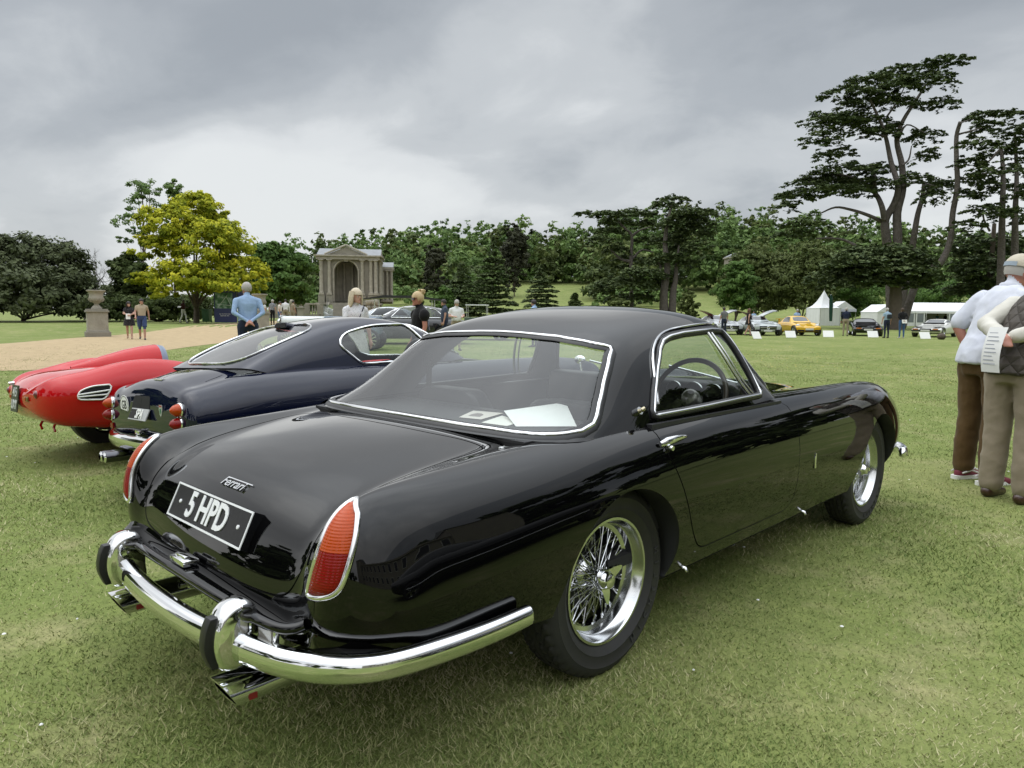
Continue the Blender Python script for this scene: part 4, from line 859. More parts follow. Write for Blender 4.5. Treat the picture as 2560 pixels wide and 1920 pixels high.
def generic_car(name, label, loc, rz, sp, group=None):
    T = thing(name, label, 'car', loc, rz, group)
    S = Surf(body_net(sp['secs'], sp['tail'], sp['nose'], sp['zt'], sp['zn'])); pm = sp['paint']
    nu, nv = sp.get('res', (90, 44)); xr, xf, wr_ = sp['wheels']; ar = sp.get('arch', wr_+.03)
    def arch(cx):
        lo = -20; P = [(cx+ar*math.cos(t), wr_+ar*math.sin(t)) for t in np.linspace(R(lo), R(180-lo), 32)]
        n0, n1 = len(sp['tail']), len(sp['tail'])+len(sp['secs'])-1
        up = S.inv(np.array(P), (0, 2), (max(0, n0-2), min(S.M-1, n1+2), 5.0, 9)); return np.vstack([up, [(up[-1, 0], 9.75)], [(up[0, 0], 9.75)]])
    aR, aF = arch(xr), arch(xf); loops = []
    g = sp.get('green'); G = Surf(green_net(g)) if g else None
    if sp.get('cabin'):
        c = sp['cabin']; cu = S.inv(catmull([(c[0], -.0), (c[0]+.02, -c[2]*.75), (c[0]+.12, -c[2]), (c[1]-.15, -c[2]), (c[1]-.02, -c[2]*.7), (c[1], -.0)], 5), (0, 1), (2, S.M-3, 0, 5))
        q = np.vstack([[(cu[0, 0], -.5)], cu, [(cu[-1, 0], -.5)]]); q[:, 1] = np.maximum(q[:, 1], 0); loops.append(('hole', q))
    for nm, P, ax, bx in sp.get('cuts', []): loops.append((nm, S.inv(resample(np.array(P), .04, True), ax, bx)))
    loops += [('arch', aR), ('arch', aF)]
    pn = panels(S, np.linspace(0, S.M-1, nu), np.linspace(0, S.K-1, nv), loops)
    panel_obj('body', both(pn['']), pm, T)
    for nm, P, ax, bx in sp.get('cuts', []):
        if nm in pn and nm not in ('hole', 'arch'):
            panel_obj(nm, pn[nm], sp['cutm'][nm], T, -.004); panel_obj(nm, mirrored(pn[nm]), sp['cutm'][nm], T, -.004)
    for aa, cx in ((aR, xr), (aF, xf)):
        for sg in (1, -1):
            X, n = S.nrm(aa[:-2, 0], np.clip(aa[:-2, 1], 0, 9)); k = len(X); inn = X.copy(); inn[:, 1] += .30
            link('wheel_arch', mesh('wheel_arch', np.vstack([X, inn])*np.array([1, sg, 1]), [(i, i+1, k+i+1, k+i) for i in range(k-1)], True), deepblack, T)
    zb = sp['secs'][len(sp['secs'])//2][9]; m = MB(); x0, x1 = sp['secs'][0][0], sp['secs'][-1][0]
    m.box(((x0+x1)/2, 0, zb+.16), (x1-x0-.3, sp['secs'][3][6]*1.62-.5, .06)); m.box(((xr+xf)/2, 0, zb+.05), (xf-xr-2*ar, sp['secs'][3][6]*1.7, .06)); m.build('underside', deepblack, T)
    wl = sp.get('wheel') or alloy_wheel(T, wr_, sp.get('tw', .2), sp.get('rim', wr_*.68), sp.get('spokes', 5)); yw = sp['track']
    tree_wheel(T, wl, [(xr, -yw, wr_), (xr, yw, wr_), (xf, -yw, wr_), (xf, yw, wr_)])
    if g:
        gl = []; gm = sp.get('glass', carglass)
        for nm, P, ax, bx in sp['windows']:
            c = G.inv(resample(np.array(P), .035, True), ax, bx)
            if nm != 'side_window': c[c[:, 1] < .05, 1] = 0
            gl.append((nm, c))
        pg = panels(G, np.linspace(0, 7, sp.get('gres', (50, 30))[0]), np.linspace(0, 5, sp.get('gres', (50, 30))[1]), gl)
        panel_obj('roof', both(pg['']), sp.get('roofm', pm), T)
        V, F, N = both(pg['']); link('headlining', mesh('headlining', V-N*.015, F[:, ::-1], True), mat('headlining', (.10, .10, .11), .9), T)
        for nm in dict.fromkeys(n for n, _ in gl):
            if nm == 'side_window': panel_obj(nm, pg[nm], gm, T, -.003); panel_obj(nm, mirrored(pg[nm]), gm, T, -.003)
            else: panel_obj(nm, both(pg[nm]), gm, T, -.003)
        tr = sp.get('trim')
        if tr:
            for nm, c in gl:
                if nm == 'side_window':
                    for sg in (1, -1):
                        X, n = G.nrm(c[:, 0], c[:, 1]); mb = MB(); mb.tube((X+n*.004)*np.array([1, sg, 1]), tr[0], 6, closed=True); mb.build('window_trim', tr[1], T, smooth=60)
                else:
                    k = next(i for i in range(len(c)) if c[i, 1] < 1e-6 and c[(i+1) % len(c), 1] > 1e-6); h = np.roll(c, -k, 0); e = next(i for i in range(1, len(h)) if h[i, 1] < 1e-6); h = h[:e+1]
                    X, n = G.nrm(h[:, 0], h[:, 1]); X = X+n*.004; mb = MB(); mb.tube(np.vstack([X, (X*MIR)[::-1][1:-1]]), tr[0], 6, closed=True); mb.build('screen_trim', tr[1], T, smooth=60)
        # plain cabin
        zbelt = g['zb']; m = MB(); m.box(((g['xrc']+g['xfc'])/2, 0, zbelt-.30), (g['xfc']-g['xrc'], g['wr']*1.5, .04)); m.box((g['xfc']-.05, 0, zbelt-.08), (.25, g['wf']*1.6, .2)); m.build('cabin_trim', leather, T)
        for yy in (-.34, .34):
            m = MB(); m.box((g['xp']-.25, yy, zbelt-.05), (.14, .44, .50)); m.build('seat', leather, T, smooth=40, bevel=.05)
    return T, S, G
TAIL = [(.06, .985, .95), (.13, .93, .84), (.185, .82, .64), (.215, .62, .36), (.222, .35, .14), (.223, .15, .05), (.223, 0, 0)]
NOSE = TAIL
def lamp(T, name, c, r, m, axis=(-1, 0, 0), rimm=None, dome=.5, sub=None):
    """round lamp with a bezel facing along axis"""
    ax = Vector(axis).normalized(); q = ax.to_track_quat('Z', 'Y').to_matrix(); mb = MB()
    mb.lathe([(r*1.12, -r*.3), (r*1.16, 0), (r*1.02, r*.14)], 20, 'z', c, M=q); o = mb.build(name, rimm or chrome, T, smooth=50)
    mb = MB(); mb.lathe([(r, 0), (r*.96, r*.25*dome*2), (r*.75, r*.6*dome*2), (r*.4, r*.85*dome*2), (0, r*dome*2)], 20, 'z', c, M=q); mb.build('lens', m, o, smooth=60); return o
def badge_text(T, name, txt, size, m, S, axes, c, up, box, off=.003, sx=1.0, shear=0.0, bold=0.0, depth=.001):
    """lettering laid on the sheet S at c (coordinates on axes); up is a second point above it"""
    uv = S.inv(np.array([c, up]), axes, box); X, N = S.nrm(uv[:, 0], uv[:, 1]); u_ = X[1]-X[0]; xd = np.cross(u_, N[0])
    return text_obj(name, txt, size, m, T, frame_mat(X[0]+N[0]*off, xd, u_) @ Matrix(((1, shear, 0, 0), (0, 1, 0, 0), (0, 0, 1, 0), (0, 0, 0, 1))), depth, bold, sx)

# ---------------------------------------------------------------- dark blue berlinetta
def build_blue():
    pb = paint('midnight_blue_paint', (0.004, 0.006, 0.020), 0.03, 0.5, 0.0)
    secs = [(-.78, .835, .46, .785, .60, .775, .735, .58, .66, .40), (-.58, .888, .50, .845, .63, .832, .79, .60, .70, .36), (-.25, .905, .54, .86, .655, .858, .83, .60, .72, .28),
            (.1, .90, .56, .86, .67, .862, .842, .58, .73, .22), (.5, .90, .58, .855, .68, .850, .825, .56, .72, .21), (.95, .90, .58, .85, .68, .845, .80, .55, .71, .21), (1.4, .88, .54, .84, .67, .85, .80, .55, .71, .21),
            (1.9, .84, .50, .81, .66, .86, .825, .56, .72, .22), (2.4, .78, .46, .76, .655, .855, .84, .56, .73, .25), (2.75, .70, .42, .69, .63, .80, .80, .53, .70, .30)]
    g = dict(xr=-.57, zr=.885, xa=.10, za=1.170, xp=.48, zp=1.226, xh=.86, zh=1.188, xf=1.32, zf=.885, wr=.65, wt=.55, wf=.68, xrc=-.38, xfc=1.05, zb=.835, zbf=.86)
    win = [('side_window', roundpoly([(.27, .872), (.95, .882), (.755, 1.142), (.42, 1.138), (.19, 1.082), (.115, 1.01)], [.02, .02, .03, .12, .08, .05], 5), (0, 2), (1, 6.5, 2.4, 5)),
           ('rear_screen', roundpoly([(-.525, .0), (-.515, -.30), (-.44, -.43), (-.22, -.47), (.01, -.46), (.085, -.34), (.105, 0)], [0, .1, .08, .1, .06, .1, 0], 4), (0, 1), (0, 3.4, 0, 4)),
           ('windscreen', roundpoly([(0, 1.155), (-.42, 1.14), (-.50, 1.10), (-.62, .93), (-.60, .905), (0, .905)], [0, .06, .05, .05, .03, 0], 4), (1, 2), (4.7, 7, 0, 4.7))]
    T, S, G = generic_car('blue_berlinetta', 'midnight blue fastback coupe with GB oval sticker, between black and red cars', (.56, 2.563, 0), R(-.24),
        dict(secs=secs, tail=[(.05, .99, .975), (.095, .975, .91), (.128, .945, .78), (.15, .86, .52), (.160, .58, .25), (.163, .25, .1), (.163, 0, 0)], nose=NOSE, zt=.56, zn=.48, paint=pb, wheels=(0, 2.4, .33), arch=.355, track=.675, green=g, windows=win, cabin=(-.24, 1.26, .60),
             trim=(.0085, chrome), res=(110, 60), gres=(60, 36), wheel=None, tw=.17, rim=.215, spokes=12))
    # tail furniture
    BX = (0, 6, 0, 7)
    def sp_(y, z): 
        uv = S.inv(np.array([(y, z)]), (1, 2), (.3, 8, 0, 7.5)); X, N = S.nrm(uv[:, 0], uv[:, 1]); return X[0], N[0]
    for sg in (-1, 1):
        for z, mm in ((.658, lensorange), (.580, lensred)):
            X, N = sp_(-.585, z); X = X*np.array([1, -sg if sg > 0 else 1, 1]) if False else np.array([X[0], X[1]*(-1 if sg > 0 else 1), X[2]])
            L_ = lamp(T, 'tail_light', X+np.array([-.004, 0, 0]), .038, mm, (-1, -.12*(1 if sg < 0 else -1), .05), chrome, .75)
        X, N = sp_(-.56, .515); mb = MB(); mb.box((X[0]-.004, X[1]*(1 if sg < 0 else -1), .505), (.012, .045, .035)); mb.build('reflector', lensred, T)
    # flush black patch painted in as the plate recess shade, then plate
    rc = [(y, z) for y, z in roundpoly([(-.24, .555), (.02, .555), (.02, .70), (-.21, .70)], .02, 4)]
    ce, ne = sp_(-.12, .63)
    for nm_, sg_ in (('a', 1), ('b', -1)):
        V_, F_, _, _ = lens_patch(S, roundpoly([(-.001, .585), (-.17, .585), (-.135, .725), (-.001, .725)], [0, .02, .02, 0], 4), (1, 2), (.3, 8, 0, 6), 0, .002, .02)
        link('recess_shade', mesh('recess_shade', V_*np.array([1, sg_, 1]), F_ if sg_ > 0 else F_[:, ::-1], True), deepblack, T)
    pl = bpy.data.objects.new('number_plate', None); COL.objects.link(pl); pl.parent = T; Mx = frame_mat((ce[0]-.022, -.03, .612), (0, -1, 0), (.45, 0, 1))
    mb = MB(); mb.box((0, 0, 0), (.30, .075, .006)); o = mb.build('plate_base', mat('plate_alu', (.50, .51, .52), .3, .3), pl); o.matrix_local = Mx
    mb = MB(); mb.box((-.06, 0, .0035), (.17, .06, .002)); o = mb.build('plate_field', mat('plate_black', (.006, .006, .007), .22, spec=.25), pl); o.matrix_local = Mx
    text_obj('plate_letters', 'SPA', .080, paper, pl, Mx @ Matrix.Translation((.02, 0, .006)), .001, .002, .9)
    # GB oval
    X, N = sp_(-.30, .655); X = X*MIR; N = N*MIR
    Mo = frame_mat(X+N*.003, np.cross((0, 0, 1), N), (0, 0, 1)); mb = MB(); mb.prism([(.086*math.cos(t), .064*math.sin(t)) for t in np.linspace(0, 2*math.pi, 28, endpoint=False)], 0, .0015)
    gb = mb.build('country_sticker', paper, T); gb.matrix_local = Mo; gb['label'] = 'white oval sticker with black letters GB'
    text_obj('sticker_letters', 'GB', .078, deepblack, gb, Matrix.Translation((0, 0, .0025)), .0004, .001, .95).matrix_local = Matrix()
    mb = MB(); mb.tube([(.077*math.cos(t), .057*math.sin(t), .002) for t in np.linspace(0, 2*math.pi, 28, endpoint=False)], .0018, 4, closed=True); mb.build('sticker_ring', deepblack, gb)
    # shield
    X, N = sp_(-.335, .65); Mo = frame_mat(X+N*.003, np.cross((0, 0, 1), N), (0, 0, 1))
    mb = MB(); mb.prism([(-.022, .03), (.022, .03), (.024, 0), (.012, -.03), (0, -.04), (-.012, -.03), (-.024, 0)], 0, .003); sh = mb.build('club_badge', mat('badge_silver', (.55, .57, .56), .3, .4), T); sh.matrix_local = Mo
    mb = MB(); mb.prism([(-.012, .008), (.012, .008), (.012, -.012), (0, -.026), (-.012, -.012)], .003, .0045); mb.build('badge_green', mat('badge_green', (.04, .16, .10), .4), sh)
    mb = MB(); mb.box((.0, .022, .0035), (.038, .010, .001)); mb.build('badge_red', mat('badge_red', (.30, .03, .04), .4), sh)
    badge_text(T, 'badge_script', 'Ferrari', .040, chrome, S, (0, 1), (-.838, -.06), (-.80, -.06), (2, 9, 0, 3), .003, 1.1, .2, .0004, .002)
    X, N = sp_(-.0, .50); mb = MB(); mb.box((X[0]-.012, .0, .497), (.03, .075, .028)); mb.tube([(X[0]-.02, 0, .497), (X[0]-.03, 0, .455)], .010, 8); mb.build('boot_handle', chrome, T, smooth=40, bevel=.006)
    # bumper and exhausts
    P = catmull([(-.60, -.80, .43), (-.76, -.765, .43), (-.89, -.66, .43), (-.965, -.38, .43), (-.98, 0, .43), (-.965, .38, .43), (-.89, .66, .43), (-.76, .765, .43), (-.60, .80, .43)], 6)
    V, F = sweep(P, [ell(.038, .050, 16, .85)]*len(P)); mb = MB(); mb.add(V, F); mb.build('rear_bumper', chrome, T, smooth=60)
    for y0 in (.305, .235, -.235, -.305):
        mb = MB(); mb.lathe([(.020, .02), (.020, .30), (.034, .29), (.036, .28), (.036, .02), (.03, -.25), (.03, -.6)], 18, 'x', (0, 0, 0)); o = mb.build('exhaust_tip', [mat('black_chrome', (.10, .10, .11), .08, 1.0)], T, smooth=40)
        o.location = (-.80, y0, .335); o.rotation_euler = (0, 0, math.pi)
        mb = MB(); mb.lathe([(.0345, .292), (.0205, .302)], 18, 'x'); mb.build('exhaust_lip', chrome, o, smooth=40)
    # roof vent
    uv = G.inv(np.array([(.045, -.20), (.045, .0)]), (0, 1), (0, 4, 0, 3)); X, N = G.nrm(uv[:, 0], uv[:, 1]); mb = MB()
    prof = roundpoly([(-.10, -.018), (.10, -.018), (.085, .022), (-.085, .022)], .02, 4)
    Mv = frame_mat((X[0][0]-.02, -.02, X[1][2]+.014), (0, -1, 0), (.25, 0, 1)); mb.prism([tuple(p) for p in prof], -.12, .0); vt = mb.build('roof_vent', pb, T, smooth=40, bevel=.006); vt.matrix_local = Mv
    mb = MB(); mb.prism([(p[0]*.84, p[1]*.74) for p in prof], .0, .003); mb.build('vent_mouth', deepblack, vt)
    # dash lights, wheel
    mb = MB(); mb.tube([(.98+.02*math.sin(t), -.36+.18*math.cos(t), .86+.17*math.sin(t)) for t in np.linspace(0, 2*math.pi, 28, endpoint=False)], .011, 6, closed=True); mb.build('steering_wheel', leather, T, smooth=60)
    # boot lid outline
    half = S.inv(catmull([(-.575, 0.), (-.575, -.30), (-.585, -.40), (-.62, -.45), (-.72, -.47)], 5), (0, 1), (2, 10, 0, 5)); h2 = S.inv(catmull([(-.48, .70), (-.48, .60), (-.46, .53), (-.38, .510), (0, .505)], 5), (1, 2), (.3, 8, 0, 7.5))
    c = np.vstack([half, h2]); V, F = groove(S, c, .006); n_ = len(c); F = [f for f in F if max(f) % n_-min(f) % n_ < 3]; gm = MB()
    V = np.array(V); gm.add(V+np.array([0, 0, .0016]), F); gm.add((V+np.array([0, 0, .0016]))*MIR, F); gm.build('boot_gap', deepblack, T)
    T.rotation_euler[0] = R(-3.2); return T, S, G
# ---------------------------------------------------------------- red sports racer
def build_red():
    pr = paint('racing_red_paint', (0.46, 0.004, 0.007), 0.04, 0.42, 0.0)
    secs = [(-.70, .75, .43, .71, .555, .748, .735, .55, .60, .31), (-.55, .765, .44, .72, .575, .79, .765, .56, .64, .29), (-.30, .775, .46, .73, .59, .855, .79, .56, .67, .26), (.0, .775, .46, .73, .60, .835, .79, .55, .68, .23), (.25, .765, .48, .72, .60, .755, .775, .52, .69, .21),
            (.7, .77, .50, .74, .61, .765, .775, .48, .69, .20), (1.1, .765, .50, .735, .61, .765, .765, .47, .69, .20), (1.6, .75, .46, .71, .61, .80, .78, .48, .69, .21), (2.1, .70, .42, .66, .605, .80, .79, .49, .70, .24), (2.5, .60, .38, .57, .57, .72, .74, .46, .64, .28)]
    T, S, G = generic_car('red_racer', 'red open sports racer with rounded tail and headrest fairing, plate 415 UXY', (.40, 4.71, 0), R(.26),
        dict(secs=secs, tail=[(.07, .98, .965), (.14, .93, .87), (.205, .84, .72), (.255, .66, .50), (.280, .42, .27), (.287, .18, .1), (.287, 0, 0)], nose=[(.12, .97, .94), (.24, .88, .8), (.33, .72, .6), (.38, .5, .36), (.39, .25, .12), (.391, 0, 0)], zt=.53, zn=.44, paint=pr, wheels=(-.15, 2.2, .32), arch=.35, track=.66, cabin=(.24, 1.15, .48),
             res=(110, 60), tw=.18, rim=.21, spokes=14))
    # headrest fairing
    st = []
    for x, wv, h in ((-.52, .02, .0), (-.42, .07, .03), (-.26, .125, .085), (-.08, .16, .135), (.06, .175, .162), (.17, .178, .175), (.20, .178, .176)):
        b = .77; st.append([(x, .30+wv*math.cos(t)*1.0, b-.05+(h+.05)*math.sin(t)**.8 if math.sin(t) > 0 else b-.05) for t in np.linspace(0, math.pi, 15)])
    V = [p for r in st for p in r]; k = 15; F = [(i*k+j, i*k+j+1, (i+1)*k+j+1, (i+1)*k+j) for i in range(len(st)-1) for j in range(k-1)]
    mb = MB(); mb.add(V, F); hr = mb.build('headrest_fairing', pr, T, smooth=60)
    mb = MB(); mb.add([st[-1][j] for j in range(k)]+[(p[0]+.055, p[1], p[2]-.012) for p in st[-1]], [(j, j+1, k+j+1, k+j) for j in range(k-1)]); mb.build('fairing_edge', mat('slate_trim', (.20, .25, .33), .5), hr, smooth=60)
    mb = MB(); mb.add([(p[0]+.03, p[1], p[2]-.005) for p in st[-1]], [tuple(range(k))]); mb.build('head_pad', leather, hr)
    def sp_(y, z):
        uv = S.inv(np.array([(y, z)]), (1, 2), (.3, 8, 0, 8.5)); X, N = S.nrm(uv[:, 0], uv[:, 1]); return X[0], N[0]
    for sg in (1, -1):
        X, N = sp_(-.43, .585); m3 = np.array([1, sg, 1]); lamp(T, 'tail_light', X*m3, .030, mat('lens_dark_red', (.12, .003, .006), .08, coat=1), tuple((N*m3+np.array([-.6, 0, 0]))), pr, .35)
        X, N = sp_(-.25, .545); mb = MB(); mb.box(X*m3+np.array([-.004, 0, 0]), (.014, .095, .034), 0); o = mb.build('indicator', mat('bronze_bezel', (.30, .20, .08), .3, .8), T, smooth=40, bevel=.005)
        mb = MB(); mb.box(X*m3+np.array([-.012, .018*sg, 0]), (.008, .045, .026)); mb.build('amber_lens', lensorange, o, smooth=40, bevel=.003)
    X, N = sp_(-.0, .505); pl = bpy.data.objects.new('number_plate', None); COL.objects.link(pl); pl.parent = T; Mx = frame_mat(X+np.array([-.012, .05, 0]), (0, -1, 0), (.12, 0, 1))
    mb = MB(); mb.box((0, 0, 0), (.20, .215, .008)); o = mb.build('plate_base', mat('plate_green', (.02, .028, .022), .4), pl); o.matrix_local = Mx
    text_obj('plate_letters', '415', .105, sil_(), pl, Mx @ Matrix.Translation((0, .048, .005)), .001, .0012, .80); text_obj('plate_letters', 'UXY', .105, sil_(), pl, Mx @ Matrix.Translation((0, -.052, .005)), .001, .0012, .80)
    mb = MB(); mb.tube([X+np.array([-.01, .05, .125]), X+np.array([-.05, .05, .122])], .014, 10); mb.build('plate_lamp', chrome, T, smooth=50)
    # side vent
    vp = roundpoly([(-.755, .545), (-.575, .535), (-.525, .625), (-.53, .648), (-.66, .64), (-.745, .605)], [.04, .03, .03, .02, .08, .04], 5)
    for sg in (1, -1):
        m3 = np.array([1, sg, 1]); uv = S.inv(resample(vp, .02, True), (0, 2), (4, 14, 4.5, 9)); X, N = S.nrm(uv[:, 0], uv[:, 1])
        V_, F_, _, _ = lens_patch(S, resample(vp, .02, True), (0, 2), (4, 14, 4.5, 9), 0, .004, .02); vo = link('side_vent', mesh('side_vent', V_*m3, F_ if sg > 0 else F_[:, ::-1], True), deepblack, T)
        mb = MB(); mb.tube((X+N*.005)*m3, .007, 6, closed=True); mb.build('vent_frame', white_paint, vo, smooth=60)
        for t in (.36, .68):
            a = np.array([(-.755+.01*t, .548+.05*t), (-.565+.035*t, .538+.10*t)]); uv = S.inv(np.linspace(a[0], a[1], 6), (0, 2), (4, 14, 4.5, 9)); X, N = S.nrm(uv[:, 0], uv[:, 1]); mb = MB(); mb.tube((X+N*.008)*m3, .006, 6); mb.build('vent_bar', white_paint, vo, smooth=60)
    # low screen round the cockpit, with round pass and bulb seen over the blue car
    P = [(1.17-.20*(y/.55)**2*1.8, y) for y in np.linspace(-.55, .55, 17)]; V = [(x, y, .745) for x, y in P]+[(x-.10, y*.96, .93-.05*(abs(y)/.55)**3) for x, y in P]
    mb = MB(); mb.add(V, [(i, i+1, 17+i+1, 17+i) for i in range(16)]); mb.build('low_screen', glass_mat('perspex', (.80, .82, .78), 1.45), T, smooth=60)
    for y in (-.2, .2):
        mb = MB(); mb.lathe([(.0, 0), (.03, 0), (.03, -.35)], 12, 'z', (-.58, y, .34)); mb.build('exhaust_stub', mat('exhaust_dark', (.03, .03, .03), .5, .6), T) if False else None
    for y0, x0 in ((.06, -.80), (-.24, -.78)):
        mb = MB(); mb.tube([(x0, y0, .36), (x0-.03, y0, .30), (x0-.03, y0-.04, .27)], .010, 6); mb.build('tow_bracket', pr, T, smooth=50)
    T.rotation_euler[0] = R(-2.2); return T, S, G
def sil_(): return mat('plate_silver', (.72, .73, .74), .35)
# ---------------------------------------------------------------- cars further off
def far_spec(kind, col, **k):
    P = paint('paint_'+kind+k.get('tag', ''), col, .05, .5, .5); dk = mat('tint_glass', (.02, .024, .026), .04, coat=.6)
    if kind == 'gt':          # long bonnet coupe
        secs = [(-.75, .80, .46, .77, .62, .80, .84, .60, .76, .34), (-.4, .90, .50, .86, .68, .90, .94, .62, .84, .24), (0, .93, .54, .88, .70, .94, .965, .62, .86, .20), (.5, .92, .58, .89, .72, .90, .95, .60, .86, .19), (1.1, .91, .58, .88, .72, .90, .94, .58, .86, .19), (1.7, .88, .52, .84, .71, .90, .945, .58, .86, .19), (2.3, .82, .48, .78, .70, .88, .955, .58, .86, .20), (2.85, .72, .46, .69, .68, .74, .92, .52, .82, .22)]
        g = dict(xr=-.55, zr=.90, xa=.15, za=1.20, xp=.55, zp=1.26, xh=.85, zh=1.23, xf=1.40, zf=.90, wr=.74, wt=.60, wf=.76, xrc=-.20, xfc=1.15, zb=.88, zbf=.88); wh = (0, 2.68, .335); tr = .80; nose = [(.10, .97, .94), (.18, .90, .82), (.23, .76, .6), (.245, .5, .3), (.247, .2, .1), (.247, 0, 0)]
    elif kind == 'rear':      # rear-engined coupe
        secs = [(-.75, .72, .46, .70, .60, .715, .80, .56, .74, .32), (-.4, .82, .50, .78, .66, .80, .885, .58, .80, .24), (0, .92, .54, .86, .68, .86, .90, .58, .82, .20), (.5, .93, .56, .88, .68, .86, .87, .57, .81, .18), (1.1, .90, .56, .86, .68, .86, .865, .56, .80, .18), (1.6, .84, .50, .80, .66, .85, .87, .56, .80, .18), (2.1, .74, .44, .70, .65, .82, .885, .56, .80, .19), (2.6, .62, .40, .58, .60, .66, .83, .50, .74, .22)]
        g = dict(xr=-.70, zr=.74, xa=.20, za=1.20, xp=.75, zp=1.28, xh=1.10, zh=1.24, xf=1.68, zf=.84, wr=.64, wt=.56, wf=.68, xrc=-.25, xfc=1.45, zb=.82, zbf=.83); wh = (0, 2.35, .32); tr = .74; nose = TAIL
    elif kind == 'wedge':     # low mid-engined wedge
        secs = [(-.80, .88, .50, .87, .72, .885, .86, .60, .78, .34), (-.4, .90, .54, .885, .74, .90, .90, .60, .84, .24), (0, .90, .56, .89, .75, .90, .91, .58, .85, .20), (.6, .88, .58, .87, .75, .87, .89, .56, .84, .18), (1.2, .82, .56, .81, .74, .815, .88, .54, .83, .18), (1.7, .75, .52, .74, .73, .755, .88, .52, .83, .18), (2.3, .66, .48, .655, .72, .68, .885, .50, .82, .19), (2.9, .55, .46, .54, .70, .555, .86, .44, .80, .24)]
        g = dict(xr=-.55, zr=.93, xa=.30, za=1.10, xp=.65, zp=1.14, xh=.85, zh=1.12, xf=1.72, zf=.76, wr=.72, wt=.57, wf=.74, xrc=-.10, xfc=1.50, zb=.88, zbf=.80); wh = (0, 2.5, .32); tr = .76; nose = [(.10, .985, .92), (.16, .95, .78), (.20, .88, .55), (.215, .6, .3), (.217, .25, .1), (.217, 0, 0)]
    else:                     # large saloon
        secs = [(-1.0, .92, .50, .90, .70, .93, .86, .66, .80, .36), (-.6, 1.0, .54, .98, .76, .99, .95, .68, .88, .28), (0, 1.03, .58, 1.01, .78, 1.01, .97, .68, .90, .22), (.8, 1.03, .60, 1.01, .78, 1.01, .97, .66, .90, .22), (1.7, 1.03, .60, 1.01, .78, 1.01, .965, .66, .90, .22), (2.3, 1.04, .58, 1.02, .76, 1.01, .96, .66, .90, .22), (2.9, 1.03, .54, 1.01, .74, .995, .965, .66, .90, .24), (3.7, .98, .50, .96, .72, .955, .93, .62, .86, .28)]
        g = dict(xr=-.75, zr=1.04, xa=.15, za=1.46, xp=.95, zp=1.555, xh=1.60, zh=1.51, xf=2.45, zf=1.06, wr=.78, wt=.62, wf=.80, xrc=-.50, xfc=2.20, zb=1.02, zbf=1.02); wh = (0, 3.29, .37); tr = .82; nose = TAIL
    x0, x1, xm = g['xrc'], g['xfc'], g['xp']; zb, zt = g['zb']+.02, g['zh']-.03
    win = [('side_window', roundpoly([(x0+.42, zb+.01), (x1-.14, zb+.01), (g['xh']+.02, zt-.035), (g['xp'], g['zp']-.085), (g['xa']+.15, g['za']-.075)], [.04, .04, .08, .2, .12], 4), (0, 2), (1, 6.6, 2.5, 5)),
           ('rear_screen', roundpoly([(g['xr']+.12, 0), (g['xr']+.16, -g['wt']*.75), (g['xa']-.10, -g['wt']*.72), (g['xa']-.03, 0)], [0, .1, .1, 0], 4), (0, 1), (0, 3, 0, 4)),
           ('windscreen', roundpoly([(g['xf']-.10, 0), (g['xf']-.16, -g['wf']*.72), (g['xh']+.07, -g['wt']*.80), (g['xh']+.03, 0)], [0, .08, .06, 0], 4), (0, 1), (4.6, 7, 0, 4.6))]
    return dict(secs=secs, tail=TAIL, nose=nose, zt=.58, zn=.46 if kind != 'saloon' else .62, paint=P, wheels=wh, track=tr, green=g, windows=win, glass=k.get('glass', dk), trim=k.get('trim'), res=(64, 36), gres=(34, 22), tw=.24, rim=wh[2]*.70, spokes=k.get('spokes', 5))
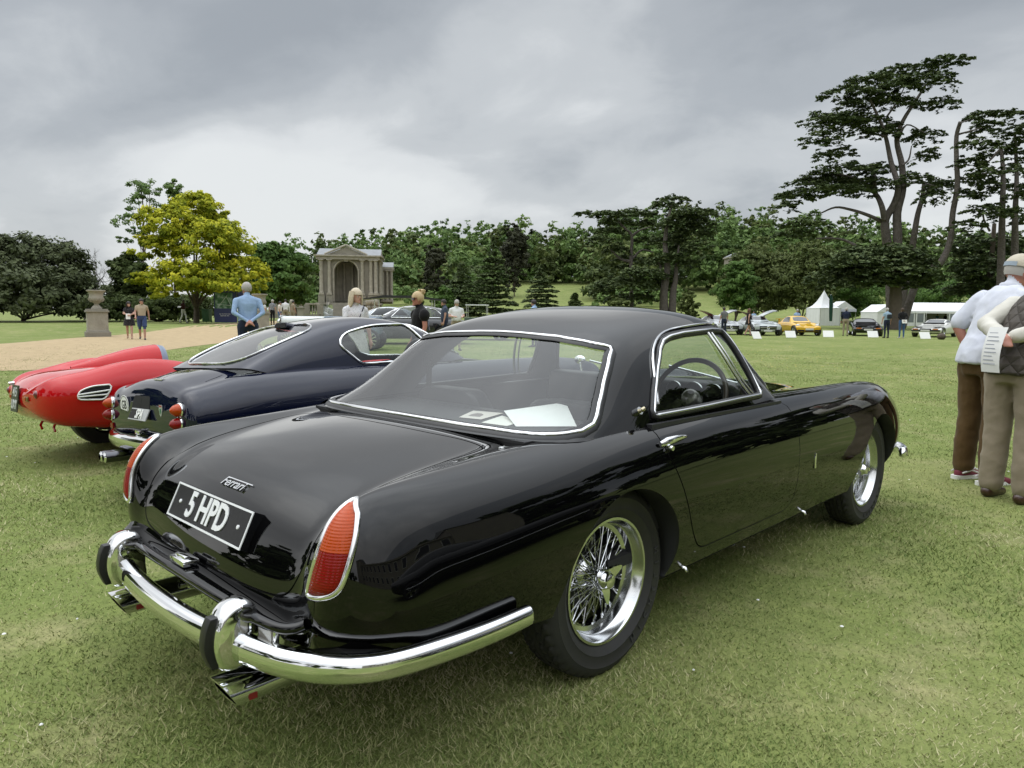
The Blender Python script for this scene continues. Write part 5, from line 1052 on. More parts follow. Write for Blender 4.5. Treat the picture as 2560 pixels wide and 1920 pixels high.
def front_bits(T, sp, kind):
    xn = sp['secs'][-1][0]+sp['nose'][-1][0]; lens = mat('headlamp_glass', (.45, .47, .48), .08, .3, coat=1)
    def box(nm, c, d, m, par=None, bev=.01): mb = MB(); mb.box(c, d); return mb.build(nm, m, par or T, smooth=30, bevel=bev)
    pl = mat('plain_plate', (.55, .55, .52), .5)
    if kind == 'gt':
        gr = box('grille', (xn-.02, 0, .50), (.08, 1.05, .20), deepblack); box('grille_bar', (xn+.025, 0, .50), (.02, 1.0, .03), chrome, gr, .004); mb = MB(); mb.lathe([(.085, 0), (.095, .012), (.085, .02), (.07, .012)], 20, 'x', (xn+.02, 0, .50)); mb.build('emblem_ring', chrome, gr, smooth=40)
        for k in range(3):
            a = R(90+120*k); mb = MB(); mb.tube([(xn+.03, 0, .50), (xn+.03, .08*math.cos(a), .50+.08*math.sin(a))], .007, 4); mb.build('emblem_spoke', chrome, gr)
        for sg in (1, -1): box('head_lamp', (xn-.20, .68*sg, .68), (.22, .26, .13), lens, None, .04); box('intake', (xn-.02, .60*sg, .33), (.08, .30, .12), deepblack)
        box('number_plate', (xn+.02, 0, .31), (.02, .52, .11), pl, None, .003)
    elif kind == 'rear':
        for sg in (1, -1):
            mb = MB(); mb.sphere((xn-.34, .62*sg, .655), (.17, .13, .09), 14); mb.build('head_lamp', lens, T, smooth=60); box('intake', (xn-.06, .52*sg, .33), (.10, .42, .11), deepblack)
        box('centre_intake', (xn-.02, 0, .32), (.08, .5, .10), deepblack); box('number_plate', (xn+.01, 0, .42), (.02, .52, .11), pl, None, .003)
        mb = MB(); mb.prism([(-1.02, .0), (-.62, .03), (-.62, .06), (-1.02, .045)], -.66, .66, 'xz', c=(0, 0, 1.0)); wg = mb.build('rear_wing', sp['paint'], T, smooth=40)
        for sg in (1, -1): box('wing_strut', (-.78, .5*sg, .90), (.22, .04, .26), sp['paint'], wg)
    elif kind == 'wedge':
        box('bumper', (xn-.03, 0, .42), (.16, 1.62, .10), trimblack, None, .02); 
        for sg in (1, -1): box('indicator', (xn+.03, .56*sg, .50), (.05, .30, .06), mat('amber', (.5, .16, .02), .2), None, .008); box('lamp_lid', (xn-.45, .52*sg, .645), (.30, .36, .02), deepblack, None, .004)
        box('number_plate', (xn+.06, 0, .42), (.02, .52, .11), pl, None, .003); box('grille', (xn+.0, 0, .50), (.06, .62, .07), deepblack)
    return xn
def place_car(name, label, px, d, rz, kind, col, **k):
    sp = far_spec(kind, col, **k); p = base_at(px, d); a = R(rz); cx = (sp['wheels'][0]+sp['wheels'][1])/2; loc = (p[0]-cx*math.cos(a), p[1]-cx*math.sin(a), p[2]); T, S, G = generic_car(name, label, loc, a, sp); front_bits(T, sp, kind); return T, sp
def build_farcars():
    T, sp = place_car('silver_coupe', 'silver gullwing coupe with both doors raised, left of the yellow car', 1897, 46.5, -135, 'gt', (.42, .46, .46), tag='_silver')
    for sg in (1, -1):      # raised doors
        V = []; n = 7
        for k in range(n): t = k/(n-1); V += [(.35, (.30+.95*t)*sg, 1.24+.40*math.sin(t*1.3)), (1.25, (.30+.95*t)*sg, 1.22+.38*math.sin(t*1.3))]
        mb = MB(); mb.add(V+[(x, y, z-.05) for x, y, z in V], [(2*k, 2*k+1, 2*k+3, 2*k+2) for k in range(n-1)]+[(14+2*k, 14+2*k+2, 14+2*k+3, 14+2*k+1) for k in range(n-1)]); dr = mb.build('gullwing_door', sp['paint'], T, smooth=60)
        mb = MB(); mb.add([(x*.96+.03, y, z-.055) for x, y, z in V], [(2*k, 2*k+1, 2*k+3, 2*k+2) for k in range(n-1)]); mb.build('door_lining', mat('red_leather', (.16, .01, .012), .5), dr, smooth=60)
    T2, sp2 = place_car('gullwing_coupe', 'partly hidden gullwing coupe with red cabin behind the black car roof', 1800, 47.5, -128, 'gt', (.40, .42, .43), tag='_silver2')
    for sg in (1, -1):
        V = []; n = 7
        for k in range(n): t = k/(n-1); V += [(.35, (.30+.95*t)*sg, 1.24+.40*math.sin(t*1.3)), (1.25, (.30+.95*t)*sg, 1.22+.38*math.sin(t*1.3))]
        mb = MB(); mb.add(V+[(x, y, z-.05) for x, y, z in V], [(2*k, 2*k+1, 2*k+3, 2*k+2) for k in range(n-1)]+[(14+2*k, 14+2*k+2, 14+2*k+3, 14+2*k+1) for k in range(n-1)]); dr = mb.build('gullwing_door', sp2['paint'], T2, smooth=60)
        mb = MB(); mb.add([(x*.96+.03, y, z-.055) for x, y, z in V], [(2*k, 2*k+1, 2*k+3, 2*k+2) for k in range(n-1)]); mb.build('door_lining', mat('red_leather', (.16, .01, .012), .5), dr, smooth=60)
    place_car('yellow_coupe', 'bright yellow sports coupe with rear wing on the far lawn', 1998, 47, -134, 'rear', (.62, .36, .012))
    place_car('black_wedge_car', 'low black wedge-shaped sports car facing forward between standing visitors', 2165, 47.5, -156, 'wedge', (.012, .012, .013), tag='_black')
    place_car('white_wedge_car', 'white mid-engined sports car in front of the long marquee', 2340, 46, 178, 'wedge', (.62, .62, .58), tag='_white')
    place_car('black_limousine', 'dark grey luxury saloon with chrome window line behind the blue berlinetta', 1000, 29, 146, 'saloon', (.018, .019, .021), trim=(.016, chrome), glass=glass_mat('limo_glass', (.45, .48, .48), 1.5))
    place_car('silver_saloon', 'pale silver car roof beyond the dark grey saloon', 940, 40, 150, 'saloon', (.42, .46, .50), tag='_pale', trim=(.014, chrome))
    # veteran open car with long bright bonnet, seen over the blue roof
    p = base_at(840, 24); T = thing('vintage_tourer', 'white bonnet of a vintage open tourer left of the white-haired woman', 'car', p, R(134)); wp = paint('paint_ivory', (.55, .57, .56), .08)
    mb = MB(); mb.prism(roundpoly([(-.42, .62), (.42, .62), (.42, .98), (.30, 1.10), (-.30, 1.10), (-.42, .98)], .08, 4).tolist(), .2, 1.7, 'yz', c=(0, 0, 0)); mb.build('bonnet', wp, T, smooth=40); mb = MB(); mb.box((-.6, 0, .80), (1.7, 1.3, .60)); mb.build('body', mat('tourer_blue', (.18, .25, .36), .2, coat=.5), T, smooth=30, bevel=.06)
    mb = MB(); mb.box((1.72, 0, .82), (.06, .86, .62)); mb.build('radiator', chrome, T, smooth=30, bevel=.03); mb = MB(); mb.box((.25, 0, 1.28), (.03, 1.15, .42)); mb.build('windscreen', carglass, T)
    wl = alloy_wheel(T, .36, .13, .27, 12); tree_wheel(T, wl, [(1.4, -.62, .36), (1.4, .62, .36), (-1.2, -.62, .36), (-1.2, .62, .36)])
    for sg in (1, -1): mb = MB(); mb.tube([(1.85, .68*sg, .62), (1.4, .70*sg, .80), (.9, .70*sg, .55), (.2, .70*sg, .36), (-.6, .70*sg, .36)], [.05, .10, .10, .06, .06], 8, squash=(.4, 1.6)); mb.build('mudguard', wp, T, smooth=60); lamp(T, 'head_lamp', (1.75, .42*sg, .92), .09, mat('headlamp_glass', (.45, .47, .48), .08, .3, coat=1), (1, 0, 0))
    # car with black folding top, only its hood shows over the black roof
    p = base_at(1255, 34); T = thing('soft_top_car', 'navy open car with folded black hood seen over the black roof', 'car', p, R(128)); sp = far_spec('gt', (.012, .016, .03), tag='_navy'); sp['green'] = None; sp['cabin'] = (.1, 1.2, .60); p = p
    bpy.data.objects.remove(T); T, S, G = generic_car('soft_top_car', 'navy open car with folded black hood seen just over the black roof', (p[0], p[1], p[2]), R(128), sp); mb = MB(); mb.box((-.15, 0, 1.08), (.85, 1.35, .28)); mb.build('folded_hood', trimblack, T, smooth=40, bevel=.1)
    p = base_at(1005, 46); T = thing('dark_awning', 'long low black canopy behind the dark grey saloon', 'canopy', p, math.atan2(_rh[1], _rh[0])); mb = MB(); pr = [(-2.9, 1.95), (-1.0, 2.28), (1.2, 2.26), (2.6, 2.05), (2.6, 1.95), (1.0, 2.12), (-1.0, 2.12)]; mb.prism(pr, -1.0, 1.0, 'xz'); mb.build('cloth', trimblack, T)
    for x in (-1.6, 2.0): 
        for y in (-.8, .8): mb = MB(); mb.tube([(x, y, 0), (x, y, 2.05)], .03, 6); mb.build('post', steel, T)
    # small cart at the end of the row
    p = base_at(1193, 62); T = thing('golf_cart', 'white-roofed utility cart partly hidden behind the black car roof', 'cart', p, R(130)); mb = MB(); mb.box((0, 0, 1.92), (1.9, 1.2, .07)); mb.build('roof', canvas, T, bevel=.02); mb = MB(); mb.box((0, 0, .62), (2.1, 1.15, .50)); mb.build('body', mat('cart_green', (.05, .08, .06), .5), T, bevel=.06, smooth=30)
    for x in (-.85, .85):
        for y in (-.52, .52): mb = MB(); mb.tube([(x, y, .8), (x, y, 1.9)], .025, 6); mb.build('post', steel, T)
    wl = alloy_wheel(T, .24, .16, .14, 6); tree_wheel(T, wl, [(.7, -.5, .24), (.7, .5, .24), (-.7, -.5, .24), (-.7, .5, .24)])
    # display boards
    C5 = lambda x, y: (1760+x*.3617, 700+y*.3617)
    for (x, y, a, lab) in ((360, 410, 30, 'white display board on the grass before the silver gullwing'), (597, 402, 8, 'white display board on the grass before yellow car, left of two'), (858, 398, -8, 'white display board on the grass right of yellow car'), (1165, 400, -2, 'white display board on the grass before the black wedge car'), (1525, 410, 4, 'white display board on the grass before the white sports car')):
        g_ = gpt(*C5(x, y)); T = thing('display_board', lab, 'sign', (g_[0], g_[1], 0), math.atan2(_rh[1], _rh[0])+R(a), 'white display boards in front of cars'); Mx = Matrix.Rotation(R(-55), 4, 'X'); mb = MB(); mb.box((0, 0, .22), (.60, .02, .42), M=np.array(Matrix.Rotation(R(-28), 3, 'X'))); mb.build('card', paper, T)
        for sx in (-.2, .2): mb = MB(); mb.tube([(sx, .0, .0), (sx, .04, .20)], .01, 5); mb.build('leg', steel, T)
    g_ = gpt(*C5(1640, 412)); mb = MB(); mb.sphere((0, 0, .17), (.30, .22, .19), 14); mb.tube([(-.12, 0, .30), (0, 0, .42), (.12, 0, .30)], .02, 6); T = thing('brown_bag', 'brown holdall lying on grass before the white sports car', 'bag', (g_[0], g_[1], 0)); mb.build('bag_body', mat('brown_canvas', (.10, .075, .05), .9, noise=(8, (.05, .04, .03), 2)), T, smooth=60)
def build_mirror_car():
    sp = far_spec('gt', (.008, .009, .010), tag='_mirror'); T, S, G = generic_car('dark_coupe', 'dark coupe beside the photographer, mirrored in the black car door', (-.2, -4.05, 0), R(2), sp)
    for sg in (1, -1): mb = MB(); mb.tube([(-.2, .965*sg, .46), (1.2, .955*sg, .45), (2.3, .968*sg, .46)], .012, 6); mb.build('side_trim', chrome, T, smooth=60)
# ================================================================ ground
def smooth(a, b, x): t = np.clip((x-a)/(b-a), 0, 1); return t*t*(3-2*t)
_fh = np.array([math.cos(YAW), math.sin(YAW)]); _rh = np.array([math.sin(YAW), -math.cos(YAW)])
def terrain(x, y):
    dx, dy = x-CAM[0], y-CAM[1]; f = dx*_fh[0]+dy*_fh[1]; l = dx*_rh[0]+dy*_rh[1]; d = np.hypot(dx, dy)
    az = l/np.maximum(f, 1.0)*(f > 1)                       # tangent of the heading off the view axis
    hill = smooth(120, 330, d)*17*smooth(-.33, -.12, az)*(f > 1)+smooth(300, 900, d)*22*smooth(-.4, -.1, az)*(f > 1)
    left = .30*smooth(38, 54, d)*smooth(-.12, -.25, az)*(f > 1)
    roll = .8*np.sin(x*.021+1.3)*np.sin(y*.017)*smooth(90, 160, d)
    return hill+left+roll*.6
def grass_material():
    m = bpy.data.materials.new('lawn'); m.use_nodes = True; nt = m.node_tree; N = nt.nodes; L = nt.links; b = N['Principled BSDF']
    b.inputs['Roughness'].default_value = .9; b.inputs['Specular IOR Level'].default_value = .15
    g = N.new('ShaderNodeNewGeometry')
    def noise(sc, det=4, rough=.6):
        n = N.new('ShaderNodeTexNoise'); n.inputs['Scale'].default_value = sc; n.inputs['Detail'].default_value = det; n.inputs['Roughness'].default_value = rough; L.new(g.outputs['Position'], n.inputs['Vector']); return n.outputs['Fac']
    def ramp(f, pts):
        r = N.new('ShaderNodeValToRGB'); L.new(f, r.inputs[0]); e = r.color_ramp.elements
        e[0].position, e[0].color = pts[0][0], (*pts[0][1], 1); e[1].position, e[1].color = pts[-1][0], (*pts[-1][1], 1)
        for p, c in pts[1:-1]: q = e.new(p); q.color = (*c, 1)
        return r.outputs[0]
    def mix(f, a, c, typ='MIX'):
        x = N.new('ShaderNodeMix'); x.data_type = 'RGBA'; x.blend_type = typ
        if isinstance(f, float): x.inputs[0].default_value = f
        else: L.new(f, x.inputs[0])
        for i, v in ((6, a), (7, c)):
            if isinstance(v, tuple): x.inputs[i].default_value = (*v, 1)
            else: L.new(v, x.inputs[i])
        return x.outputs[2]
    big = ramp(noise(.35, 5), ((.30, (.145, .190, .052)), (.5, (.176, .217, .065)), (.70, (.230, .254, .092))))
    dry = noise(1.7, 6, .65); mr = N.new('ShaderNodeMapRange'); L.new(dry, mr.inputs[0]); mr.inputs[1].default_value = .52; mr.inputs[2].default_value = .74
    c = mix(mr.outputs[0], big, (0.319, 0.297, 0.154))
    fine = ramp(noise(38, 4, .7), ((.25, (.78, .78, .78)), (.55, (1.0, 1.0, 1.0)), (.8, (1.35, 1.32, 1.25))))
    c = mix(1.0, c, fine, 'MULTIPLY'); mid = ramp(noise(6.5, 4, .7), ((.3, (.82, .84, .8)), (.7, (1.15, 1.13, 1.1)))); c = mix(1.0, c, mid, 'MULTIPLY')
    L.new(c, b.inputs['Base Color']); bp = N.new('ShaderNodeBump'); bp.inputs['Strength'].default_value = .6; bp.inputs['Distance'].default_value = .02; L.new(noise(70, 3), bp.inputs['Height']); L.new(bp.outputs[0], b.inputs['Normal']); return m
def build_ground():
    rr = np.concatenate([np.linspace(0, 60, 61), np.geomspace(62, 4000, 90)]); na = 288; A = np.linspace(0, 2*np.pi, na, endpoint=False)
    X = CAM[0]+rr[:, None]*np.cos(A); Y = CAM[1]+rr[:, None]*np.sin(A); Z = terrain(X, Y); V = np.stack([X, Y, Z], -1).reshape(-1, 3)
    i, j = np.meshgrid(np.arange(len(rr)-1), np.arange(na), indexing='ij'); j2 = (j+1) % na
    F = np.stack([i*na+j, (i+1)*na+j, (i+1)*na+j2, i*na+j2], -1).reshape(-1, 4)
    o = link('ground', fast_mesh('ground', V, F, smooth=True), grass_material()); tag(o, 'wide mown lawn with dry patches', None, None, 'structure')
    # gravel drive
    near = [gpt(*q) for q in ((-700, 934), (-350, 932), (0, 927), (150, 923), (300, 900), (428, 874), (550, 858), (700, 840), (850, 826), (1000, 816))]
    far = [gpt(*q) for q in ((-500, 890), (-200, 873), (0, 860), (214, 843), (367, 834), (587, 817), (760, 806), (900, 801), (1020, 800))]
    near = catmull(near, 6); far = catmull(far, 6); n = 60; near = resample(near, 1, False); near = np.array([near[int(k)] for k in np.linspace(0, len(near)-1, n)]); far = resample(far, 1, False); far = np.array([far[int(k)] for k in np.linspace(0, len(far)-1, n)])
    V = []; w_ = 8
    for k in range(w_+1):
        P = near+(far-near)*k/w_; V += [(p[0], p[1], float(terrain(p[0], p[1]))+.006) for p in P]
    F = [(k*n+q, k*n+q+1, (k+1)*n+q+1, (k+1)*n+q) for k in range(w_) for q in range(n-1)]
    gm = mat('gravel', (.50, .385, .235), .95, spec=.1, noise=(3.0, (.33, .255, .155), 1.7, 9), bump=(60, .8, .02))
    tag(link('gravel_drive', mesh('gravel_drive', V, F, True), gm), 'sandy gravel drive curving past the urn', None, None, 'structure')
def build_blades():
    # short mown blades in front of the camera, thinning with distance
    rg = np.random.default_rng(3); n = 760000
    u = rg.random(n); d = 1.0+29.0*u**2.1; a = YAW+(rg.random(n)-.5)*R(80); x = CAM[0]+d*np.cos(a); y = CAM[1]+d*np.sin(a)
    dens = np.sin(x*1.9+.6*np.sin(y*2.3))*np.sin(y*1.6+.8*np.sin(x*1.3)); keep = rg.random(n) < (.72+.28*dens)*np.clip((31-d)/16, 0, 1)
    def tyre(x, y, cx, cy): return (np.abs(x-cx) < .10) & (np.abs(y-cy) < .08)
    for cx in (0, 2.6):
        for cy in (-.675, .675): keep &= ~tyre(x, y, cx, cy)
    x, y, d = x[keep], y[keep], d[keep]; n = len(x)
    h = (.008+.016*rg.random(n)**1.5)*(1+.25*dens[keep]); wd = (.0011+.0009*rg.random(n))*(1+d*.20); th = rg.random(n)*2*np.pi; ln = h*(.4+1.3*rg.random(n)); la = rg.random(n)*2*np.pi
    B = np.stack([x, y, terrain(x, y)-.002], 1); sx = np.stack([np.cos(th), np.sin(th), np.zeros(n)], 1)*wd[:, None]
    tip = B+np.stack([np.cos(la)*ln, np.sin(la)*ln, h], 1)
    V = np.stack([B-sx, B+sx, tip], 1).reshape(-1, 3); F = np.arange(3*n).reshape(-1, 3)
    me = fast_mesh('grass_blades', V, F); at = me.attributes.new('tone', 'FLOAT', 'FACE'); patch = np.sin(x*2.7+1.1*np.sin(y*1.9))*np.sin(y*3.1+.9*np.sin(x*2.2)); at.data.foreach_set('value', np.clip(rg.random(n)*.80+.15+.26*patch, 0, 1).astype(np.float32))
    m = bpy.data.materials.new('grass_blade'); m.use_nodes = True; nt = m.node_tree; N = nt.nodes; L = nt.links; b = N['Principled BSDF']; b.inputs['Roughness'].default_value = .75; b.inputs['Specular IOR Level'].default_value = .2
    t = N.new('ShaderNodeAttribute'); t.attribute_name = 'tone'; r = N.new('ShaderNodeValToRGB'); e = r.color_ramp.elements; e[0].position = 0; e[0].color = (.100, .152, .038, 1); e[1].position = 1; e[1].color = (.48, .45, .26, 1)
    for p, c in ((.40, (.185, .236, .068, 1)), (.66, (.290, .315, .122, 1)), (.84, (.37, .36, .17, 1))): q = e.new(p); q.color = c
    L.new(t.outputs['Fac'], r.inputs[0]); L.new(r.outputs[0], b.inputs['Base Color'])
    tag(link('grass', me, m), 'short mown grass blades of the lawn', 'grass', None, 'stuff')
    # daisies / clover heads near by, buttercups far off
    n = 55; d = 2+12*rg.random(n)**1.2; a = YAW+(rg.random(n)-.5)*R(74); m1 = MB()
    for k in range(n):
        px, py = CAM[0]+d[k]*math.cos(a[k]), CAM[1]+d[k]*math.sin(a[k]); r_ = .005+.004*rg.random(); m1.lathe([(0, .004), (r_*.6, .003), (r_, 0)], 6, 'z', (px, py, 0.012+.008*rg.random()))
    tag(m1.build('clover_heads', white_paint), 'small white clover heads scattered in the lawn', 'flowers', None, 'stuff')
    n = 1500; d = 14+34*rg.random(n); a = YAW+R(-4)-rg.random(n)*R(34); x = CAM[0]+d*np.cos(a); y = CAM[1]+d*np.sin(a); k = (np.sin(x*.5)+np.sin(y*.43+x*.2) > -.2); x, y = x[k], y[k]; n = len(x); s_ = .010+.008*rg.random(n)
    c = np.stack([x, y, np.full(n, .05)], 1); V = np.stack([c+np.stack([-s_, 0*s_, 0*s_], 1), c+np.stack([0*s_, -s_, .5*s_], 1), c+np.stack([s_, 0*s_, 0*s_], 1), c+np.stack([0*s_, s_, s_], 1)], 1).reshape(-1, 3)
    tag(link('buttercups', fast_mesh('buttercups', V, np.arange(4*n).reshape(-1, 4)), mat('buttercup', (.55, .42, .04), .6)), 'yellow buttercups scattered over the far lawn', 'flowers', None, 'stuff')
# ================================================================ vegetation
def leaf_mat(name, cols, trans=.25):
    """cols from dark to light; the tone attribute picks between them"""
    if name in MATS: return MATS[name]
    m = bpy.data.materials.new(name); m.use_nodes = True; nt = m.node_tree; N = nt.nodes; L = nt.links; b = N['Principled BSDF']
    b.inputs['Roughness'].default_value = .7; b.inputs['Specular IOR Level'].default_value = .2
    t = N.new('ShaderNodeAttribute'); t.attribute_name = 'tone'; r = N.new('ShaderNodeValToRGB'); e = r.color_ramp.elements
    e[0].position = .0; e[0].color = (*cols[0], 1); e[1].position = 1; e[1].color = (*cols[-1], 1)
    for i, c in enumerate(cols[1:-1]): q = e.new((i+1)/(len(cols)-1)); q.color = (*c, 1)
    L.new(t.outputs['Fac'], r.inputs[0]); L.new(r.outputs[0], b.inputs['Base Color'])
    tr = N.new('ShaderNodeBsdfTranslucent'); L.new(r.outputs[0], tr.inputs[0]); mx = N.new('ShaderNodeMixShader'); mx.inputs[0].default_value = trans
    L.new(b.outputs[0], mx.inputs[1]); L.new(tr.outputs[0], mx.inputs[2]); L.new(mx.outputs[0], N['Material Output'].inputs[0])
    MATS[name] = m; return m
bark = mat('bark', (.085, .066, .052), .95, noise=(2.5, (.14, .115, .095), 1.5), bump=(8, .8, .06))
bark_grey = mat('bark_grey', (.125, .108, .094), .95, noise=(2.2, (.07, .06, .052), 1.8, 8), bump=(5, 1.0, .15))
def leaf_quads(C, Nrm, size, rg, flat=0.0):
    """rhombic leaf sprays at centres C facing Nrm (n,3)"""
    n = len(C); a = rg.normal(size=(n, 3)); a -= Nrm*(a*Nrm).sum(1)[:, None]; a /= np.linalg.norm(a, axis=1)[:, None]+1e-9; b = np.cross(Nrm, a)
    s = (size*(.6+.8*rg.random(n)))[:, None] if np.isscalar(size) else (size*(.6+.8*rg.random(n)))[:, None]
    return np.stack([C-a*s, C-b*s*.55, C+a*s, C+b*s*.55], 1)
def crown_mesh(name, Q, tone):
    me = fast_mesh(name, Q.reshape(-1, 3), np.arange(len(Q)*4).reshape(-1, 4)); at = me.attributes.new('tone', 'FLOAT', 'FACE'); at.data.foreach_set('value', np.clip(tone, 0, 1).astype(np.float32)); return me
def blob_leaves(blobs, n, size, rg, clump=.35, tone_amp=.35, up=.35, shell=.55, nclump=None):
    """leaves gathered in clumps on the outer part of ellipsoids; returns quads, tones"""
    B = np.array(blobs, float); vol = (B[:, 3]*B[:, 4]+B[:, 4]*B[:, 5]+B[:, 3]*B[:, 5]); pr = vol/vol.sum(); nc = nclump or max(20, n//55)
    k = rg.choice(len(B), nc, p=pr); v = rg.normal(size=(nc, 3)); v /= np.linalg.norm(v, axis=1)[:, None]; v[:, 2] = np.where(v[:, 2] < -.55, -v[:, 2], v[:, 2])
    rad = (1-(1-shell)*rg.random(nc)**1.6); cc = B[k, :3]+v*B[k, 3:]*rad[:, None]; cr = clump*B[k, 3:].mean(1)*(.6+.8*rg.random(nc)); ct = rg.normal(size=nc)*.5
    # leaves
    j = rg.integers(0, nc, n); w_ = rg.normal(size=(n, 3)); w_ /= np.linalg.norm(w_, axis=1)[:, None]; r_ = rg.random(n)**.45
    P = cc[j]+w_*(r_*cr[j])[:, None]*np.array([1, 1, .62])
    nn = w_*.5+v[j]*.5+np.array([0, 0, up])+rg.normal(size=(n, 3))*.45; nn /= np.linalg.norm(nn, axis=1)[:, None]
    tone = .5+tone_amp*(ct[j]*.5+(w_[:, 2]*r_)*.45+rg.normal(size=n)*.25)  # random per clump and leaf, lighter towards the top of each clump
    return leaf_quads(P, nn, size, rg), tone
LK = .54
def limb(mb, P, r0, r1, n=7, wob=0.0, rg=None):
    P = catmull(np.array(P, float), 4) if len(P) > 2 else np.array(P, float); r0, r1 = r0*LK, r1*LK; mb.tube(P, np.linspace(r0, r1, len(P)), n)
def bare_limbs(mb, p, d, L_, r, depth, rg, up=.3):
    """recursive branching"""
    q = p+d*L_; mid = p+d*L_*.5+rg.normal(size=3)*L_*.05; mb.tube(catmull([p, mid, q], 3), np.linspace(r, r*.62, 7), 5, caps=False)
    if depth == 0: return
    for _ in range(3 if depth > 1 else 4):
        e = d+rg.normal(size=3)*.55; e[2] += up*.5; e /= np.linalg.norm(e); bare_limbs(mb, p+d*L_*(.55+.45*rg.random()), e, L_*(.55+.25*rg.random()), r*.5, depth-1, rg, up)
def broad_tree(name, label, base, h, w_, rg, m, n=9000, size=.22, trunk_h=.25, blobs=None, trunk_r=.35, group=None, tm=None, squash=1.0, cat='tree', clump=.30, tone_amp=.38, shell=.55, lean=0.0):
    T = thing(name, label, cat, base, 0, group); z0 = h*trunk_h
    if blobs is None:
        blobs = []; 
        for i in range(11):
            a = rg.random()*2*np.pi; t = rg.random(); zz = z0+(h-z0)*(.12+.76*t); prof = math.sin(math.pi*(.18+.72*t))**.8
            rr = w_/2*prof*(.35+.5*rg.random()); blobs.append((math.cos(a)*rr*.75, math.sin(a)*rr*.75, zz, w_*(.20+.10*rg.random()), w_*(.20+.10*rg.random()), (h-z0)*(.15+.07*rg.random())))
        blobs.append((0, 0, z0+(h-z0)*.45, w_*.33, w_*.33, (h-z0)*.42))
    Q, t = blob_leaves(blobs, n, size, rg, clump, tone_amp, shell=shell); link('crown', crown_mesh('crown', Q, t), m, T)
    mb = MB(); limb(mb, [(0, 0, -.2), (rg.normal()*.1, rg.normal()*.1, z0*.6), (lean, 0, z0*1.3)], trunk_r, trunk_r*.7, 9)
    for b in blobs[:9]: limb(mb, [(0, 0, z0*.7), (b[0]*.4, b[1]*.4, z0+(b[2]-z0)*.5), (b[0], b[1], b[2])], trunk_r*.45, trunk_r*.12, 6)
    mb.build('trunk', tm or bark, T, smooth=60); return T
def plates_tree(T, plates, m, rg, dens=1.0, size=.30, name='crown', droop=.35):
    """flat tiers of needle sprays. plates: (centre xyz, half width along view-right, half depth, half thickness)"""
    Qs, Ts = [], []; rv = np.array([_rh[0], _rh[1], 0]); fv = np.array([_fh[0], _fh[1], 0])
    for c, a, b, th in plates:
        # sub clumps make the ragged edge
        ns = max(14, int(30*a*dens/1.4)); ang = rg.random(ns)*2*np.pi; rr = np.sqrt(rg.random(ns)); cx = np.cos(ang)*rr*a; cy = np.sin(ang)*rr*b; ln = .45+.55*rg.random(ns)
        cz = th*(1-rr**2)*.7-th*.25+rg.normal(size=ns)*th*.26
        cs = np.maximum(.42, a*.16)*(.6+.7*rg.random(ns)); ct = rg.normal(size=ns)*.45
        size_ = size*.70; n = int(62*a*b*dens/(size*2.6)**2*1.3)+300; j = rg.integers(0, ns, n); u = rg.normal(size=(n, 3)); u /= np.linalg.norm(u, axis=1)[:, None]; q = rg.random(n)**.5
        ox = cx[j]+u[:, 0]*q*cs[j]; oy = cy[j]+u[:, 1]*q*cs[j]; e = np.sqrt((ox/a)**2+(oy/b)**2); oz = cz[j]+u[:, 2]*q*cs[j]*.17-droop*th*np.maximum(0, e-.6)**1.5*2
        P = np.array(c)+ox[:, None]*rv+oy[:, None]*fv+np.stack([0*oz, 0*oz, oz], 1)
        nn = np.stack([u[:, 0]*.35, u[:, 1]*.35, .8+.2*rg.random(n)], 1)+rg.normal(size=(n, 3))*.33; nn /= np.linalg.norm(nn, axis=1)[:, None]
        Qs.append(leaf_quads(P, nn, size_, rg)); Ts.append(.45+.30*(ct[j]*.5+u[:, 2]*.5+rg.normal(size=n)*.3))  # tone also rises towards the top of each spray clump
    Q = np.concatenate(Qs); t = np.concatenate(Ts); return link(name, crown_mesh(name, Q, t), m, T)
G_DARK = leaf_mat('leaf_dark', [(0.0234, 0.0378, 0.0118), (0.0507, 0.0758, 0.0217), (0.0877, 0.1174, 0.0367), (0.1364, 0.1704, 0.0568)])
G_MID = leaf_mat('leaf_mid', [(0.0329, 0.0691, 0.0164), (0.0624, 0.1184, 0.0263), (0.0987, 0.1727, 0.0394), (0.1480, 0.2385, 0.0658)])
G_HILL = leaf_mat('leaf_hill', [(0.0554, 0.0971, 0.0305), (0.1041, 0.1666, 0.0509), (0.1561, 0.2361, 0.0713), (0.2359, 0.3195, 0.1017)])
G_GOLD = leaf_mat('leaf_gold', [(0.0881, 0.1233, 0.0115), (0.2350, 0.2797, 0.0190), (0.4552, 0.4605, 0.0306), (0.7048, 0.6578, 0.0572)], .35)
G_CEDAR = leaf_mat('leaf_cedar', [(0.0278, 0.0447, 0.0190), (0.0557, 0.0821, 0.0317), (0.1002, 0.1291, 0.0465), (0.1613, 0.1938, 0.0718)], .12)
G_OLIVE = leaf_mat('leaf_olive', [(0.0356, 0.0505, 0.0149), (0.0713, 0.0950, 0.0267), (0.1188, 0.1485, 0.0446), (0.1782, 0.2079, 0.0743)])
G_COPPER = leaf_mat('leaf_copper', [(0.0157, 0.0190, 0.0112), (0.0315, 0.0342, 0.0188), (0.0472, 0.0495, 0.0263), (0.0655, 0.0762, 0.0357)], .1)
G_HOLM = leaf_mat('leaf_holm', [(0.0245, 0.0332, 0.0125), (0.0490, 0.0630, 0.0250), (0.0805, 0.0980, 0.0425), (0.1226, 0.1401, 0.0688)], .1)
def W(px, py, d): return dpt(px, py, d)
def base_at(px, d):
    p = ground_at(px, d); p[2] = float(terrain(p[0], p[1])); return p
